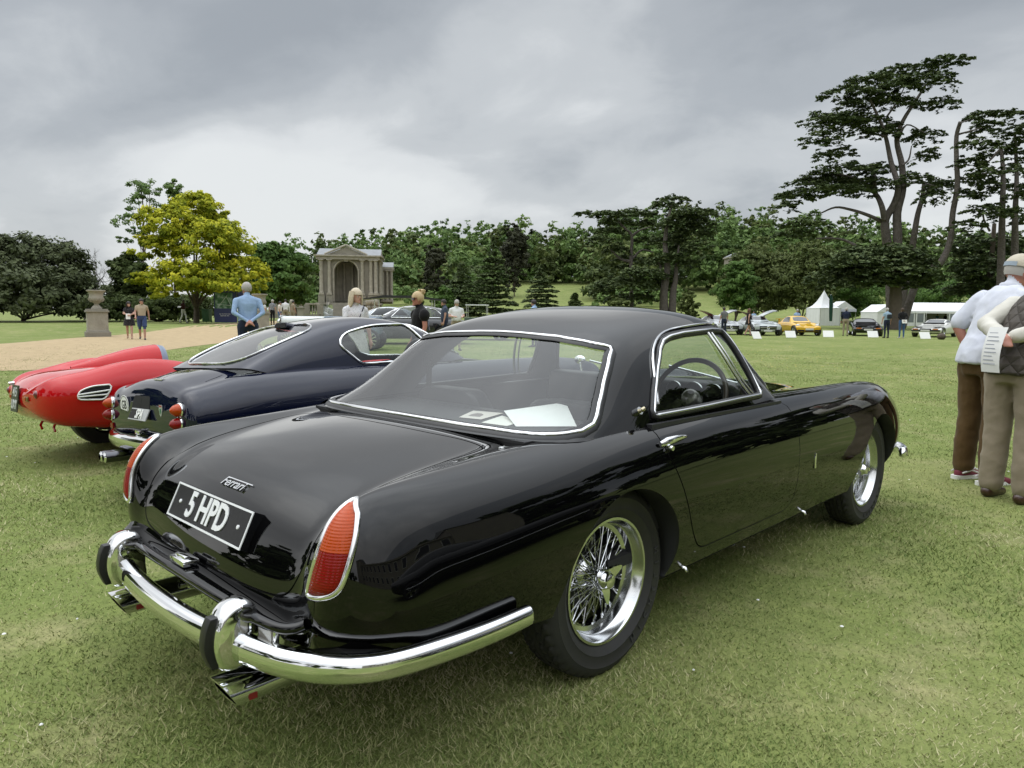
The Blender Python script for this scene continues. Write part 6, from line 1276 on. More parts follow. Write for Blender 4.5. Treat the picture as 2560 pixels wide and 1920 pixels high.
def rel_plates(px_list, d, base, rg, asp=.8, zs=1.0):
    out = []
    for x, y, hw, hh in px_list:
        dd = d+rg.normal()*d*.025; c = W(x, y, dd)-base; s = dd/FPX; out.append((c, hw*s*1.16, hw*s*asp, hh*s*zs*1.05))
    return out
E4 = lambda x, y: (1780+x*.482, 100+y*.482)
E3 = lambda x, y: (1200+x*.2893, 440+y*.2893)
def build_trees():
    rg = np.random.default_rng(11)
    # ---- the great cedar on the right
    d = 80.; b = base_at(2235, d); T = thing('cedar_tree', 'tallest cedar with flat tiers and forked bare trunks, right of the marquees', 'tree', b, 0)
    P4 = [(1215, 105, 105, 20), (1020, 160, 130, 42), (870, 210, 150, 40), (720, 270, 140, 38), (1200, 210, 72, 60), (1190, 330, 85, 30), (860, 330, 190, 42), (620, 420, 150, 45), (760, 430, 180, 48), (560, 520, 100, 60), (640, 590, 105, 40),
          (850, 480, 110, 36), (1100, 490, 90, 48), (1110, 600, 60, 50), (700, 680, 170, 38), (560, 740, 160, 36), (430, 815, 105, 42), (640, 780, 190, 36), (790, 740, 140, 44), (880, 660, 70, 30), (1060, 720, 90, 38), (1130, 810, 75, 80), (1200, 760, 85, 44), (385, 860, 50, 26), (480, 955, 120, 40), (420, 1010, 100, 34), (960, 250, 120, 40), (1080, 200, 90, 36)]
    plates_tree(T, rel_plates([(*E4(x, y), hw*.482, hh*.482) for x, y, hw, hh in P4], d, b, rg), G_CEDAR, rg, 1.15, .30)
    mb = MB()
    def tl(pts, r0, r1, dd=d):
        P = [W(*E4(x, y), dd+rg.normal()*.4)-b for x, y in pts]; P[0][2] = min(P[0][2], -.3) if pts[0][1] > 1300 else P[0][2]; limb(mb, P, r0, r1, 9)
    tl([(945, 1330), (920, 1150), (900, 1000), (900, 930), (945, 850), (965, 760), (930, 640), (905, 520), (880, 440), (820, 310)], 1.05, .22); tl([(960, 1330), (962, 1050), (960, 900), (988, 780), (985, 650), (958, 520), (990, 420), (1060, 310), (1110, 230)], 1.0, .2)
    tl([(895, 930), (880, 860), (850, 800), (790, 742), (690, 706), (600, 700), (500, 740)], .62, .16); tl([(850, 810), (842, 740), (838, 652)], .46, .34); tl([(880, 940), (800, 905), (720, 880), (640, 868), (560, 900)], .42, .14)
    tl([(968, 1330), (1030, 1130), (1052, 990), (1068, 900), (1090, 820), (1100, 735)], .72, .36); tl([(1085, 850), (1112, 800), (1136, 752)], .40, .26); tl([(985, 650), (1020, 620), (1035, 550)], .25, .1)
    tl([(905, 500), (830, 490), (740, 520)], .25, .08); tl([(965, 520), (1010, 440), (1100, 480)], .25, .08); tl([(905, 400), (960, 320), (1010, 220)], .22, .08); tl([(760, 1075), (690, 1040), (620, 1028), (540, 1030)], .34, .14); tl([(985, 760), (1060, 740), (1180, 760)], .28, .1)
    mb.build('trunk', bark_grey, T, smooth=60)
    # ---- domed low cedar in front of it
    d = 70.; b = base_at(2228, d); T = thing('domed_cedar', 'low dark dome-shaped cedar on a thick trunk beside pagoda tent', 'tree', b, 0)
    P5 = [(880, 1105, 190, 46), (760, 1150, 150, 44), (1010, 1150, 140, 44), (660, 1200, 110, 40), (880, 1190, 220, 50), (1090, 1215, 75, 40), (570, 1235, 75, 34), (780, 1240, 160, 36), (980, 1245, 130, 34), (930, 1140, 160, 44), (690, 1265, 90, 26), (1060, 1270, 70, 26), (610, 1270, 60, 22)]
    plates_tree(T, rel_plates([(*E4(x, y), hw*.482, hh*.482) for x, y, hw, hh in P5], d, b, rg, .9, 1.2), G_CEDAR, rg, 1.9, .30)
    mb = MB(); P = [W(*E4(x, y), d)-b for x, y in ((955, 1425), (952, 1350), (950, 1270), (930, 1180))]; P[0][2] = -.3; limb(mb, P, 1.25, .7, 12); limb(mb, [P[2], P[2]+np.array([-2, 1, 1.2]), P[2]+np.array([-4, 2, 1.8])], .4, .1); limb(mb, [P[2], P[2]+np.array([2, -1, 1.2]), P[2]+np.array([4, -2, 1.5])], .4, .1)
    mb.build('trunk', bark, T, smooth=60)
    # ---- cedar cut by the right edge, and the broken leaning trunk
    d = 76.; b = base_at(2560, d); T = thing('cedar_tree', 'cedar cut off by the right edge of the photo, behind white marquee', 'tree', b, 0)
    P6 = [(1430, 385, 85, 18), (1480, 470, 125, 40), (1570, 385, 70, 24), (1390, 540, 105, 38), (1530, 580, 120, 42), (1340, 640, 95, 44), (1480, 680, 130, 40), (1600, 500, 90, 40), (1400, 740, 130, 40), (1330, 800, 85, 40), (1560, 770, 110, 42), (1660, 640, 110, 44), (1690, 450, 90, 34), (1650, 800, 110, 44), (1420, 880, 110, 40), (1330, 960, 90, 30), (1540, 900, 120, 40), (1690, 930, 120, 44), (1760, 700, 110, 50)]
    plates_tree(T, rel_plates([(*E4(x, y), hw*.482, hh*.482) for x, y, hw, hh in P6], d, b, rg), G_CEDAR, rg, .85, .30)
    mb = MB(); tl([(1500, 1400), (1500, 1100), (1505, 900), (1510, 700), (1500, 560)], .8, .3, d); tl([(1570, 1400), (1570, 1100), (1572, 900), (1580, 700), (1570, 480)], .8, .25, d); tl([(1440, 990), (1410, 930), (1405, 860)], .22, .12, d); tl([(1505, 700), (1430, 690), (1300, 720)], .25, .1, d); tl([(1500, 560), (1420, 640), (1330, 650)], .22, .08, d)
    mb.build('trunk', bark_grey, T, smooth=60)
    d = 76.; b = base_at(2258, d); T = thing('broken_tree', 'tall bare broken trunk leaning between the two big cedars', 'tree', b, 0); mb = MB()
    tl([(985, 1400), (1070, 1230), (1150, 1185), (1195, 1140), (1235, 1040), (1248, 900), (1272, 760), (1268, 620), (1268, 500), (1288, 425)], .75, .36, d); tl([(1275, 490), (1330, 475), (1400, 455)], .22, .1, d); tl([(1288, 430), (1340, 412)], .16, .08, d); tl([(1150, 1180), (1110, 1140), (1085, 1130)], .35, .2, d)
    mb.build('trunk', bark_grey, T, smooth=60); plates_tree(T, rel_plates([(*E4(x, y), hw*.482, hh*.482) for x, y, hw, hh in ((1420, 430, 60, 12), (1350, 408, 40, 8))], d, b, rg), G_CEDAR, rg, 1.0, .25)
    d = 84.; b = base_at(2470, d); T = thing('dark_cedar', 'dark low-spreading cedar behind the long white marquee', 'tree', b, 0)
    P7 = [(1400, 1050, 150, 50), (1540, 1090, 140, 60), (1300, 1120, 110, 60), (1450, 1170, 180, 60), (1290, 1220, 120, 50), (1420, 1270, 170, 50), (1580, 1240, 130, 60), (1700, 1150, 120, 80), (1300, 1310, 90, 30), (1700, 1280, 120, 60)]
    plates_tree(T, rel_plates([(*E4(x, y), hw*.482, hh*.482) for x, y, hw, hh in P7], d, b, rg, .9, 1.2), G_CEDAR, rg, 1.4, .32); mb = MB(); limb(mb, [(0, 0, -.3), (0, 0, 6), (0, 0, 12)], .9, .4); mb.build('trunk', bark, T, smooth=60)
    # ---- the middle pair of cedars
    d = 125.; b = base_at(1690, d); T = thing('cedar_tree', 'broad old cedar with flat top standing on the green slope mid-picture', 'tree', b, 0)
    P8 = [(1680, 200, 130, 40), (1600, 250, 100, 40), (1850, 310, 170, 50), (1760, 370, 170, 60), (1640, 420, 110, 50), (1900, 420, 130, 60), (1820, 500, 180, 60), (1640, 560, 150, 50), (1880, 600, 120, 60), (1740, 640, 130, 50), (1560, 730, 120, 40), (1380, 830, 170, 50), (1200, 920, 170, 60), (1060, 1000, 110, 60), (1330, 940, 190, 70), (1480, 860, 150, 60), (1560, 960, 110, 60), (1180, 1060, 120, 60), (1400, 1050, 120, 50), (1660, 700, 120, 50), (1790, 760, 90, 50), (1620, 880, 110, 50)]
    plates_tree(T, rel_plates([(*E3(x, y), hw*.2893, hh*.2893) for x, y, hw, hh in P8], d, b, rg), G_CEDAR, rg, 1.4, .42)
    mb = MB()
    def t3(pts, r0, r1, dd): limb(mb, [W(*E3(x, y), dd)-b for x, y in pts], r0, r1, 8)
    t3([(1590, 1180), (1590, 1000), (1620, 800), (1600, 600), (1620, 400), (1660, 250)], 1.5, .3, d); t3([(1660, 1180), (1670, 1000), (1690, 900), (1700, 760), (1720, 600)], 1.3, .3, d); t3([(1540, 860), (1560, 780), (1500, 700)], .5, .2, d); mb.build('trunk', bark_grey, T, smooth=60)
    d = 130.; b = base_at(1578, d); T = thing('cedar_tree', 'cedar with bare forked trunk left of the broad old cedar', 'tree', b, 0)
    P9 = [(930, 325, 110, 24), (1100, 330, 150, 34), (1300, 320, 140, 36), (1430, 330, 110, 34), (1200, 400, 150, 40), (1420, 420, 120, 50), (1060, 560, 140, 60), (1180, 640, 110, 50), (1110, 480, 120, 50), (1440, 560, 110, 50), (1290, 720, 130, 40), (1480, 740, 120, 40), (1240, 800, 110, 40)]
    plates_tree(T, rel_plates([(*E3(x, y), hw*.2893, hh*.2893) for x, y, hw, hh in P9], d, b, rg), G_CEDAR, rg, 1.3, .42); mb = MB()
    t3([(1310, 1180), (1308, 900), (1305, 690), (1312, 520), (1260, 460), (1190, 390)], .75, .3, d); t3([(1312, 520), (1380, 470), (1470, 440)], .5, .2, d); t3([(1305, 740), (1220, 720), (1130, 640)], .6, .25, d); t3([(1310, 720), (1400, 640), (1500, 660)], .4, .2, d); mb.build('trunk', bark_grey, T, smooth=60)
    # ---- small conifers on the green slope
    for px, d, h, w_, lab in ((1352, 120, 9.2, 7.6, 'small spreading cedar on the slope behind man in pale blue'), (1437, 118, 4.6, 3.2, 'small pointed fir on the green slope'), (1232, 135, 15, 9, 'layered dark conifer at the left end of the green slope'), (1150, 112, 8.5, 8.5, 'broad low conifer behind the parked limousine')):
        b = base_at(px, d); T = thing('young_conifer', lab, 'tree', b, 0); pl = []
        for k in range(11):
            t = k/10; r_ = w_/2*(1-t)**.8*(.8+.3*rg.random()); a = rg.random()*6.3
            for q in range(3 if t < .8 else 1):
                aa = a+q*2.1; pl.append((np.array([math.cos(aa)*r_*.5, math.sin(aa)*r_*.5, h*(.10+.88*t)]), r_*.62+.2, r_*.62+.2, h*.035))
        plates_tree(T, pl, G_CEDAR if px != 1437 else G_DARK, rg, 2.0, .30); mb = MB(); limb(mb, [(0, 0, -.2), (0, 0, h*.5), (0, 0, h*.96)], .22, .05); mb.build('trunk', bark, T, smooth=60)
    # ---- broadleaved trees with their own character
    def bt(name, label, px, d, top_px, wpx, m, n, size, **k):
        n = int(n*1.45); size = size*.75; b = base_at(px, d); h = W(px, top_px, d)[2]-b[2]; return broad_tree(name, label, b, h, wpx*d/FPX, rg, m, n, size, **k)
    bt('golden_tree', 'golden yellow-leaved tree behind the man in blue shirt', 490, 56, 486, 305, G_GOLD, 26000, .19, trunk_h=.16, trunk_r=.45, tone_amp=.55, clump=.22, blobs=[(x*56/FPX, yy, (z)*56/FPX, rx*56/FPX, rx*56/FPX*.9, rz*56/FPX) for x, yy, z, rx, rz in ((0, 0, 270, 75, 45), (30, 1, 300, 50, 32), (-70, -1, 235, 70, 45), (70, 1, 240, 65, 50), (-95, 0, 170, 60, 40), (100, 0, 170, 62, 50), (0, -2, 190, 110, 60), (-60, -3, 110, 85, 40), (60, -3, 110, 85, 42), (125, 0, 105, 40, 40), (-115, 0, 95, 42, 32), (0, -3.5, 90, 90, 36), (110, -1, 70, 36, 26), (-80, -2, 75, 50, 28))])
    bt('lime_tree', 'fresh green round tree between golden tree and stone loggia', 712, 78, 588, 190, G_MID, 15000, .30, trunk_h=.10)
    bt('holm_oak', 'big dark evergreen bush-like oak at the left edge', 60, 56, 588, 430, G_HOLM, 30000, .20, trunk_h=.03, clump=.2, blobs=[(x*56/FPX, yy, z*56/FPX, rx*56/FPX, rx*56/FPX, rz*56/FPX) for x, yy, z, rx, rz in ((0, 0, 110, 150, 105), (60, -2, 120, 90, 90), (-80, -2, 120, 110, 90), (110, 0, 70, 60, 90), (-140, 0, 80, 90, 100), (40, -4, 60, 120, 75), (-60, -4, 60, 130, 75), (120, -2, 30, 45, 55))])
    bt('dark_yew', 'dark conical evergreen between bare trees and golden tree', 325, 60, 632, 120, G_DARK, 14000, .20, trunk_h=.04)
    bt('dark_shrub', 'dark evergreen shrub bank beneath the golden tree', 400, 60, 735, 300, G_DARK, 16000, .18, trunk_h=.02, blobs=[(x*60/FPX, 0, z*60/FPX, rx*60/FPX, 2.0, rz*60/FPX) for x, z, rx, rz in ((-90, 30, 70, 32), (-20, 28, 70, 34), (60, 30, 80, 36), (-130, 20, 40, 30))])
    bt('dark_shrub', 'dark shrub bank behind the urn pedestal', 260, 63, 745, 150, G_DARK, 8000, .18, trunk_h=.02, blobs=[(x*63/FPX, 0, z*63/FPX, rx*63/FPX, 2.0, rz*63/FPX) for x, z, rx, rz in ((-50, 28, 50, 34), (20, 24, 60, 30), (70, 30, 40, 32))])
    # tall thin-crowned pair behind the golden tree
    for px, top, lab, dd, nn, bl in ((362, 428, 'tall airy tree with sparse crown rising behind golden tree, left of two', 62, 2600, ((-5, 300, 38, 40), (25, 320, 36, 32), (-28, 250, 42, 30), (22, 265, 40, 26), (-45, 190, 30, 18), (-10, 215, 34, 20))), (440, 440, 'slender leafy tree top right above golden tree', 64, 3200, ((0, 322, 24, 26), (12, 296, 28, 22), (-6, 268, 24, 24), (4, 232, 24, 22)))):
        b = base_at(px, dd); T = thing('tall_tree', lab, 'tree', b, 0); s = dd/FPX; rv = np.array([_rh[0], _rh[1], 0])
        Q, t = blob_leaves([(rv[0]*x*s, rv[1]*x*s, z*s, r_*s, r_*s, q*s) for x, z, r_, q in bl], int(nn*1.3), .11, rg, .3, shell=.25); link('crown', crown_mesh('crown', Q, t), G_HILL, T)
        mb = MB(); limb(mb, [(0, 0, -.2), (0, 0, 4), (.2, 0, 9), (.1, 0, 340*s)], .22, .04); limb(mb, [(0, 0, 5), rv*18*s+np.array([0, 0, 8.]), rv*24*s+np.array([0, 0, 330*s])], .14, .03)
        for x, z, r_, q in bl: limb(mb, [(0, 0, z*s*.7), rv*x*s*.6+np.array([0, 0, z*s*.9]), rv*x*s+np.array([0, 0, (z+q*.6)*s])], .06, .015, 5)
        mb.build('trunk', bark, T, smooth=60)
    # bare trees
    for px, top, lab in ((236, 612, 'leafless thin tree right behind the stone urn'), (268, 600, 'tallest leafless tree right of the stone urn'), (210, 640, 'leafless thin tree beside the dark oak')):
        b = base_at(px, 66); T = thing('bare_tree', lab, 'tree', b, 0); h = W(px, top, 66)[2]-b[2]; mb = MB(); q = np.array([0, 0, -.1]); bare_limbs(mb, q, np.array([rg.normal()*.05, rg.normal()*.05, 1.]), h*.42, .10, 4, rg, .9); mb.build('trunk', bark_grey, T)
    bt('willow', 'drooping grey-green willow left of pagoda tent', 2005, 122, 610, 190, G_OLIVE, 13000, .30, trunk_h=.05, tone_amp=.25)
    bt('golden_oak', 'yellow-green broad tree on the slope right of the mid cedars', 1885, 128, 590, 200, G_OLIVE, 14000, .36, trunk_h=.08)
    bt('dark_tree', 'dark slim tree beside the silver gullwing car', 1840, 108, 660, 130, G_MID, 9000, .30, trunk_h=.10)
    bt('round_shrub', 'round golden-green bush at the foot of the broad old cedar', 1722, 112, 725, 62, G_OLIVE, 4500, .22, trunk_h=.06)
    bt('young_tree', 'small bright green tree behind the black limousine', 1108, 108, 716, 64, G_MID, 4500, .24, trunk_h=.08)
    bt('bright_bush', 'bright yellow-green bush low under the broad old cedar', 1545, 100, 735, 70, G_OLIVE, 3000, .22, trunk_h=.03)
    bt('copper_beech', 'purple-black copper beech standing out of the hillside wood', 1285, 205, 565, 92, G_COPPER, 6500, .5, trunk_h=.06)
    bt('copper_beech', 'dark copper beech right of the stone loggia', 1085, 170, 612, 80, G_COPPER, 5000, .45, trunk_h=.06)
    bt('green_tree', 'fresh green tree just beyond the marquee and domed cedar', 2110, 126, 660, 240, G_MID, 12000, .28, trunk_h=.05)
    bt('green_tree', 'mid-green tree in shade right behind the pagoda tent', 2330, 130, 690, 260, G_MID, 12000, .28, trunk_h=.05)
    # ---- the wood on the hill: one mass
    Qs, Ts, kinds = [], [], []
    top = [(780, 610), (860, 606), (930, 598), (1000, 590), (1060, 585), (1110, 575), (1180, 590), (1240, 575), (1290, 566), (1340, 598), (1390, 588), (1440, 575), (1500, 560), (1560, 545), (1640, 535), (1720, 532), (1800, 536), (1880, 545), (1960, 550), (2040, 560), (2120, 565), (2200, 575), (2300, 590), (2400, 600), (2500, 600), (2620, 600), (2750, 600)]
    tx, ty = zip(*top); wood = {0: [], 1: [], 2: []}
    for row, (d0, off, dy) in enumerate(((330, 0, 0), (290, 18, 22), (255, 5, 48), (225, 12, 75), (200, 0, 100))):
        for px in range(740, 2760, 22):
            px = px+off+rg.normal()*7; 
            if row >= 2 and (1220 < px < 1520 or 1700 < px < 1830) and dy > 85: continue
            if row >= 3 and (1215 < px < 1490): continue
            if row == 4 and 1600 < px < 1850: continue
            d = d0*(1+rg.normal()*.02); p = base_at(px, d); tp = np.interp(px, tx, ty)+dy+abs(rg.normal())*9; h = W(px, tp, d)[2]-p[2]
            if h < 3: continue
            tp -= 26; h = W(px, tp, d)[2]-p[2]; w_ = 12+7*rg.random(); z0 = p[2]
            bl = [(p[0]+rg.normal()*w_*.20, p[1]+rg.normal()*w_*.20, z0+h*(.16+.70*k/5), w_*(.36-.028*k)*(.8+.4*rg.random()), w_*(.36-.028*k), h*.16) for k in range(6)]
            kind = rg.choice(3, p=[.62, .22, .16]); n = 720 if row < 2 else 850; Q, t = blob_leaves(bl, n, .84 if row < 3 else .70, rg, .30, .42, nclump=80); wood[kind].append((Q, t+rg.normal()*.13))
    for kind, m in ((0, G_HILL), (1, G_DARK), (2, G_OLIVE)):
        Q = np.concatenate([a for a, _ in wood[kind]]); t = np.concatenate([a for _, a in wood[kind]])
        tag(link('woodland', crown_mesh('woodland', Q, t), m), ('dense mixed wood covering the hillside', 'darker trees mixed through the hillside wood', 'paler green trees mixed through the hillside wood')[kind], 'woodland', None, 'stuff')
    # low understorey closing the view at the foot of the wood
    Qs = []
    for px in range(700, 2700, 16):
        if 1215 < px < 1500 or 1720 < px < 1800: continue
        d = 178+rg.normal()*6; p = base_at(px, d); bl = [(p[0], p[1], p[2]+1.6+rg.random(), 2.4, 2.4, 2.2)]; Q, t = blob_leaves(bl, 260, .40, rg, .4, nclump=10); Qs.append((Q, t))
    tag(link('undergrowth', crown_mesh('undergrowth', np.concatenate([a for a, _ in Qs]), np.concatenate([b_ for _, b_ in Qs])), G_HILL), 'shrubs along the foot of the hillside wood', 'undergrowth', None, 'stuff')
    # far belt on the left, past the lake
    Qs = []
    for px in range(-300, 800, 14):
        d = 330+rg.normal()*15; p = base_at(px, d); tp = 738+rg.normal()*4-12*math.sin(px*.013); h = max(2.5, W(px, tp, d)[2]); bl = [(p[0], p[1], h*.55, 4.5, 4.5, h*.45)]; Q, t = blob_leaves(bl, 160, .8, rg, .4, nclump=10); Qs.append((Q, t))
    tag(link('far_trees', crown_mesh('far_trees', np.concatenate([a for a, _ in Qs]), np.concatenate([b_ for _, b_ in Qs])), G_HILL), 'far tree belt seen past the bare trees on the left', 'woodland', None, 'stuff')
# ================================================================ stone, tents, signs
stone = mat('limestone', (.31, .285, .235), .9, noise=(.9, (.16, .148, .122), 1.6, 8), bump=(9, .5, .03))
stone_pale = mat('limestone_pale', (.39, .36, .30), .9, noise=(2.2, (.21, .19, .155), 1.7, 8), bump=(14, .5, .02))
lead = mat('lead_roof', (.25, .265, .28), .55, noise=(1.2, (.17, .18, .19), 1.5))
canvas = mat('white_canvas', (.80, .81, .82), .7, noise=(1.5, (.70, .71, .73), 1.5))
def column(parent, x, y, z0, z1, r, m=None, half=False):
    mb = MB(); h = z1-z0; mb.box((x, y, z0+.14), (r*2.9, r*2.9, .28)); mb.lathe([(r*1.30, .28), (r*1.32, .36), (r*1.08, .46), (r, .55), (r*.99, h*.4), (r*.86, h-.55), (r*.95, h-.48), (r*.9, h-.42), (r*1.15, h-.16), (r*1.30, h-.12), (r*1.30, h)], 14, 'z', (x, y, z0)); mb.box((x, y, z1-.06), (r*2.9, r*2.9, .12)); return mb.build('column', m or stone_pale, parent, smooth=40)
def arch_wall(parent, w_, h, aw, spring, t, y0, m, cx=0.0, name='wall'):
    """wall slab of thickness t in the xz plane with a round-headed opening"""
    r = aw/2; n = 14; arc = [(cx+r*math.cos(a), spring+r*math.sin(a)) for a in np.linspace(0, math.pi, n)]
    outer = [(cx+r, 0)]+arc+[(cx-r, 0), (-w_/2, 0), (-w_/2, h), (w_/2, h), (w_/2, 0)]
    verts = [Vector(p) for p in outer]; V2, E, F, *_ = delaunay_2d_cdt(verts, [(i, (i+1) % len(outer)) for i in range(len(outer))], [], 0, 1e-6); P = np.array([(v.x, v.y) for v in V2]); F = [f for f in F if inpoly(P[list(f)].mean(0)[None], np.array(outer))[0]]
    k = len(P); V = [(a, y0, b) for a, b in P]+[(a, y0+t, b) for a, b in P]; FF = [tuple(f) for f in F]+[tuple(i+k for i in f)[::-1] for f in F]
    q = len(outer); mb = MB(); mb.add(V, FF); mb.add([(a, y0, b) for a, b in outer]+[(a, y0+t, b) for a, b in outer], [(i, (i+1) % q, q+(i+1) % q, q+i) for i in range(q)]); o = mb.build(name, m, parent); return o
def build_loggia():
    c = W(872, 757, 108); yaw = math.atan2(_rh[1], _rh[0])   # local +x runs to the right, +y away from the viewer
    z0 = c[2]; T = thing('stone_loggia', 'weathered stone loggia with pediment and tall arched opening, far behind', 'loggia', (c[0], c[1], z0), yaw+R(8))
    w_, h = 8.5, 7.0
    arch_wall(T, w_, h, 3.4, 4.5, .9, 0, stone, -.35)
    mb = MB(); mb.box((0, 4.0, h/2), (.0001+w_, .5, h)); mb.build('back_wall', stone, T)
    for x in (-w_/2+.3, w_/2-.3):
        o = arch_wall(T, 7.0, h, 2.6, 4.2, .6, 0, stone, 0, 'side_wall'); o.rotation_euler = (0, 0, math.pi/2); o.location = (x+.3, 3.9, 0) if x > 0 else (x+.3, 3.9, 0)
    mb = MB(); mb.box((0, 3.5, -.15), (w_+1.0, 8.4, .3)); mb.box((0, 3.5, -1.3), (w_+.6, 8.0, 2.2)); mb.build('podium', stone, T)
    for x in (-w_/2+.35, -2.75, 2.05, w_/2-.95, w_/2-.25): column(T, x, -.32, 1.15, h-.65, .27); 
    for x in (-w_/2+.35, -2.75, 2.05, w_/2-.6):
        mb = MB(); mb.box((x, -.30, .56), (.95 if x < 3 else 1.6, .62, 1.12)); mb.build('column_pedestal', stone, T, bevel=.04)
    for y in (1.4, 5.6, 6.6): column(T, w_/2+.28, y, 1.15, h-.65, .25)
    for x in (-1.9, -.9, .3): column(T, x, 3.4, .2, h-.9, .22, stone)
    mb = MB(); mb.box((0, .1, h-.42), (w_+.75, 1.35, .46)); mb.box((0, .05, h-.10), (w_+1.3, 1.75, .22)); mb.box((w_/2+.1, 4, h-.42), (1.0, 6.5, .46)); mb.box((w_/2+.2, 4, h-.10), (1.3, 7.4, .22)); mb.build('entablature', stone_pale, T, bevel=.03)
    # arch moulding and keystone
    P = [(-.35+1.85*math.cos(a), -.04, 4.5+1.85*math.sin(a)) for a in np.linspace(0, math.pi, 18)]; mb = MB(); mb.tube([(1.5, -.04, .2)]+P+[(-2.2, -.04, .2)], .14, 6, squash=(1, 1)); mb.build('arch_moulding', stone_pale, T, smooth=50)
    mb = MB(); mb.box((-.35, -.12, 6.45), (.55, .3, .75), taper=1.2); mb.build('keystone', stone_pale, T)
    # pediment
    mb = MB(); mb.prism([(-3.1, h+.02), (2.5, h+.02), (-.3, h+1.22)], -.35, .4, 'xz'); pd = mb.build('pediment', stone, T)
    for a, b in (((-3.4, h+.08), (-.3, h+1.46)), ((2.8, h+.08), (-.3, h+1.46))):
        mb = MB(); mb.tube([(a[0], -.45, a[1]), (b[0], -.45, b[1])], .16, 6); mb.build('raking_cornice', stone_pale, pd)
    # roofs: cross pitched, lead
    mb = MB(); mb.prism([(-.3, h), (7.6, h), (3.6, h+1.25)], -w_/2-.3, w_/2+.5, 'yz'); mb.build('roof', lead, T)
    mb = MB(); mb.prism([(-3.0, h+.1), (2.4, h+.1), (-.3, h+1.3)], .4, 3.8, 'xz'); mb.build('porch_roof', lead, T)
    mb = MB(); mb.prism([(0, h+.02), (7.3, h+.02), (3.6, h+1.18)], w_/2+.2, w_/2+.55, 'yz'); gb = mb.build('side_gable', stone, T)
    # set-back wing on the right
    mb = MB(); mb.box((w_/2+.9, 9.5, 2.7), (2.2, 4.5, 5.4)); wg = mb.build('wing_wall', stone, T)
    mb = MB(); mb.box((w_/2+.9, 9.5, 5.6), (2.7, 5.1, .4)); mb.build('wing_cornice', stone_pale, wg)
    mb = MB(); mb.prism([(7.0, 5.8), (12, 5.8), (9.5, 6.7)], w_/2-.4, w_/2+2.2, 'yz'); mb.build('wing_roof', lead, wg)
    for x in (w_/2+.5, w_/2+1.2, w_/2+1.85): column(T, x, 7.0, .3, 5.3, .22)
    # steps with their flanking walls
    st = 9
    for k in range(st):
        mb = MB(); mb.box((-1.0, -1.2-.36*k, -.16-.30*k/1.0*.92), (3.2, .40, .30)); mb.build('step', stone, T)
    for x in (-2.9, .95):
        mb = MB(); mb.prism([(-.4, -2.7), (-.4, .1), (-1.0, .1), (-4.6, -2.3), (-4.6, -2.7)], x-.22, x+.22, 'yz'); mb.build('stair_wall', stone, T)
        mb = MB(); mb.tube([(x, -1.0, .75), (x, -4.4, -1.7)], .035, 6); mb.tube([(x, -1.0, 0), (x, -1.0, .78)], .03, 6); mb.tube([(x, -4.3, -2.4), (x, -4.3, -1.6)], .03, 6); mb.build('handrail', mat('iron', (.05, .05, .05), .5, .5), T)
    return T
def build_balustrade():
    a = W(736, 789, 96); b = W(800, 789, 96); L_ = np.linalg.norm((b-a)[:2]); yaw = math.atan2(b[1]-a[1], b[0]-a[0]); z0 = a[2]-1.0
    T = thing('stone_balustrade', 'stone garden balustrade with piers left of the loggia steps', 'balustrade', (a[0], a[1], z0), yaw)
    mb = MB(); mb.box((L_/2-3, 0, .6), (L_+6, .5, 1.2)); mb.build('plinth', stone, T); mb = MB(); mb.box((L_/2-3, 0, 2.56), (L_+6, .42, .2)); mb.build('top_rail', stone_pale, T, bevel=.03)
    for x in (-6, -2.2, 0, L_/2, L_): mb = MB(); mb.box((x, 0, 1.85), (.7, .56, 1.25)); mb.build('pier', stone, T)
    prof = [(.10, 0), (.10, .08), (.06, .14), (.12, .38), (.13, .5), (.07, .85), (.06, .98), (.10, 1.06), (.10, 1.26)]; first = None; x = -5.5
    while x < L_:
        if min(abs(x-q) for q in (-6, -2.2, 0, L_/2, L_)) > .45:
            if first is None: mb = MB(); mb.lathe(prof, 8, 'z'); first = mb.build('baluster', stone_pale, T, smooth=40); o = first
            else: o = first.copy(); COL.objects.link(o)
            o.location = (x, 0, 1.2)
        x += .36
    for px, d, lab in ((733, 94, 'round stone ball on its pier, left of the pair before the green tree'), (753, 94, 'round stone ball on its pier, right of the pair before the green tree'), (923, 92, 'round stone ball finial right of the loggia steps, left of two'), (936, 92, 'round stone ball finial right of the loggia steps, right of two')):
        p = W(px, 790, d); t = thing('ball_finial', lab, 'finial', (p[0], p[1], p[2]-1.2), yaw, 'stone ball finials'); mb = MB(); mb.box((0, 0, 1.1), (.75, .75, 2.2)); mb.box((0, 0, 2.28), (.95, .95, .16)); mb.build('pier', stone, t, bevel=.02)
        mb = MB(); mb.lathe([(.3, 2.36), (.2, 2.5), (.22, 2.56)], 14, 'z'); mb.sphere((0, 0, 2.98), .46, 16); mb.build('ball', stone_pale, t, smooth=50)
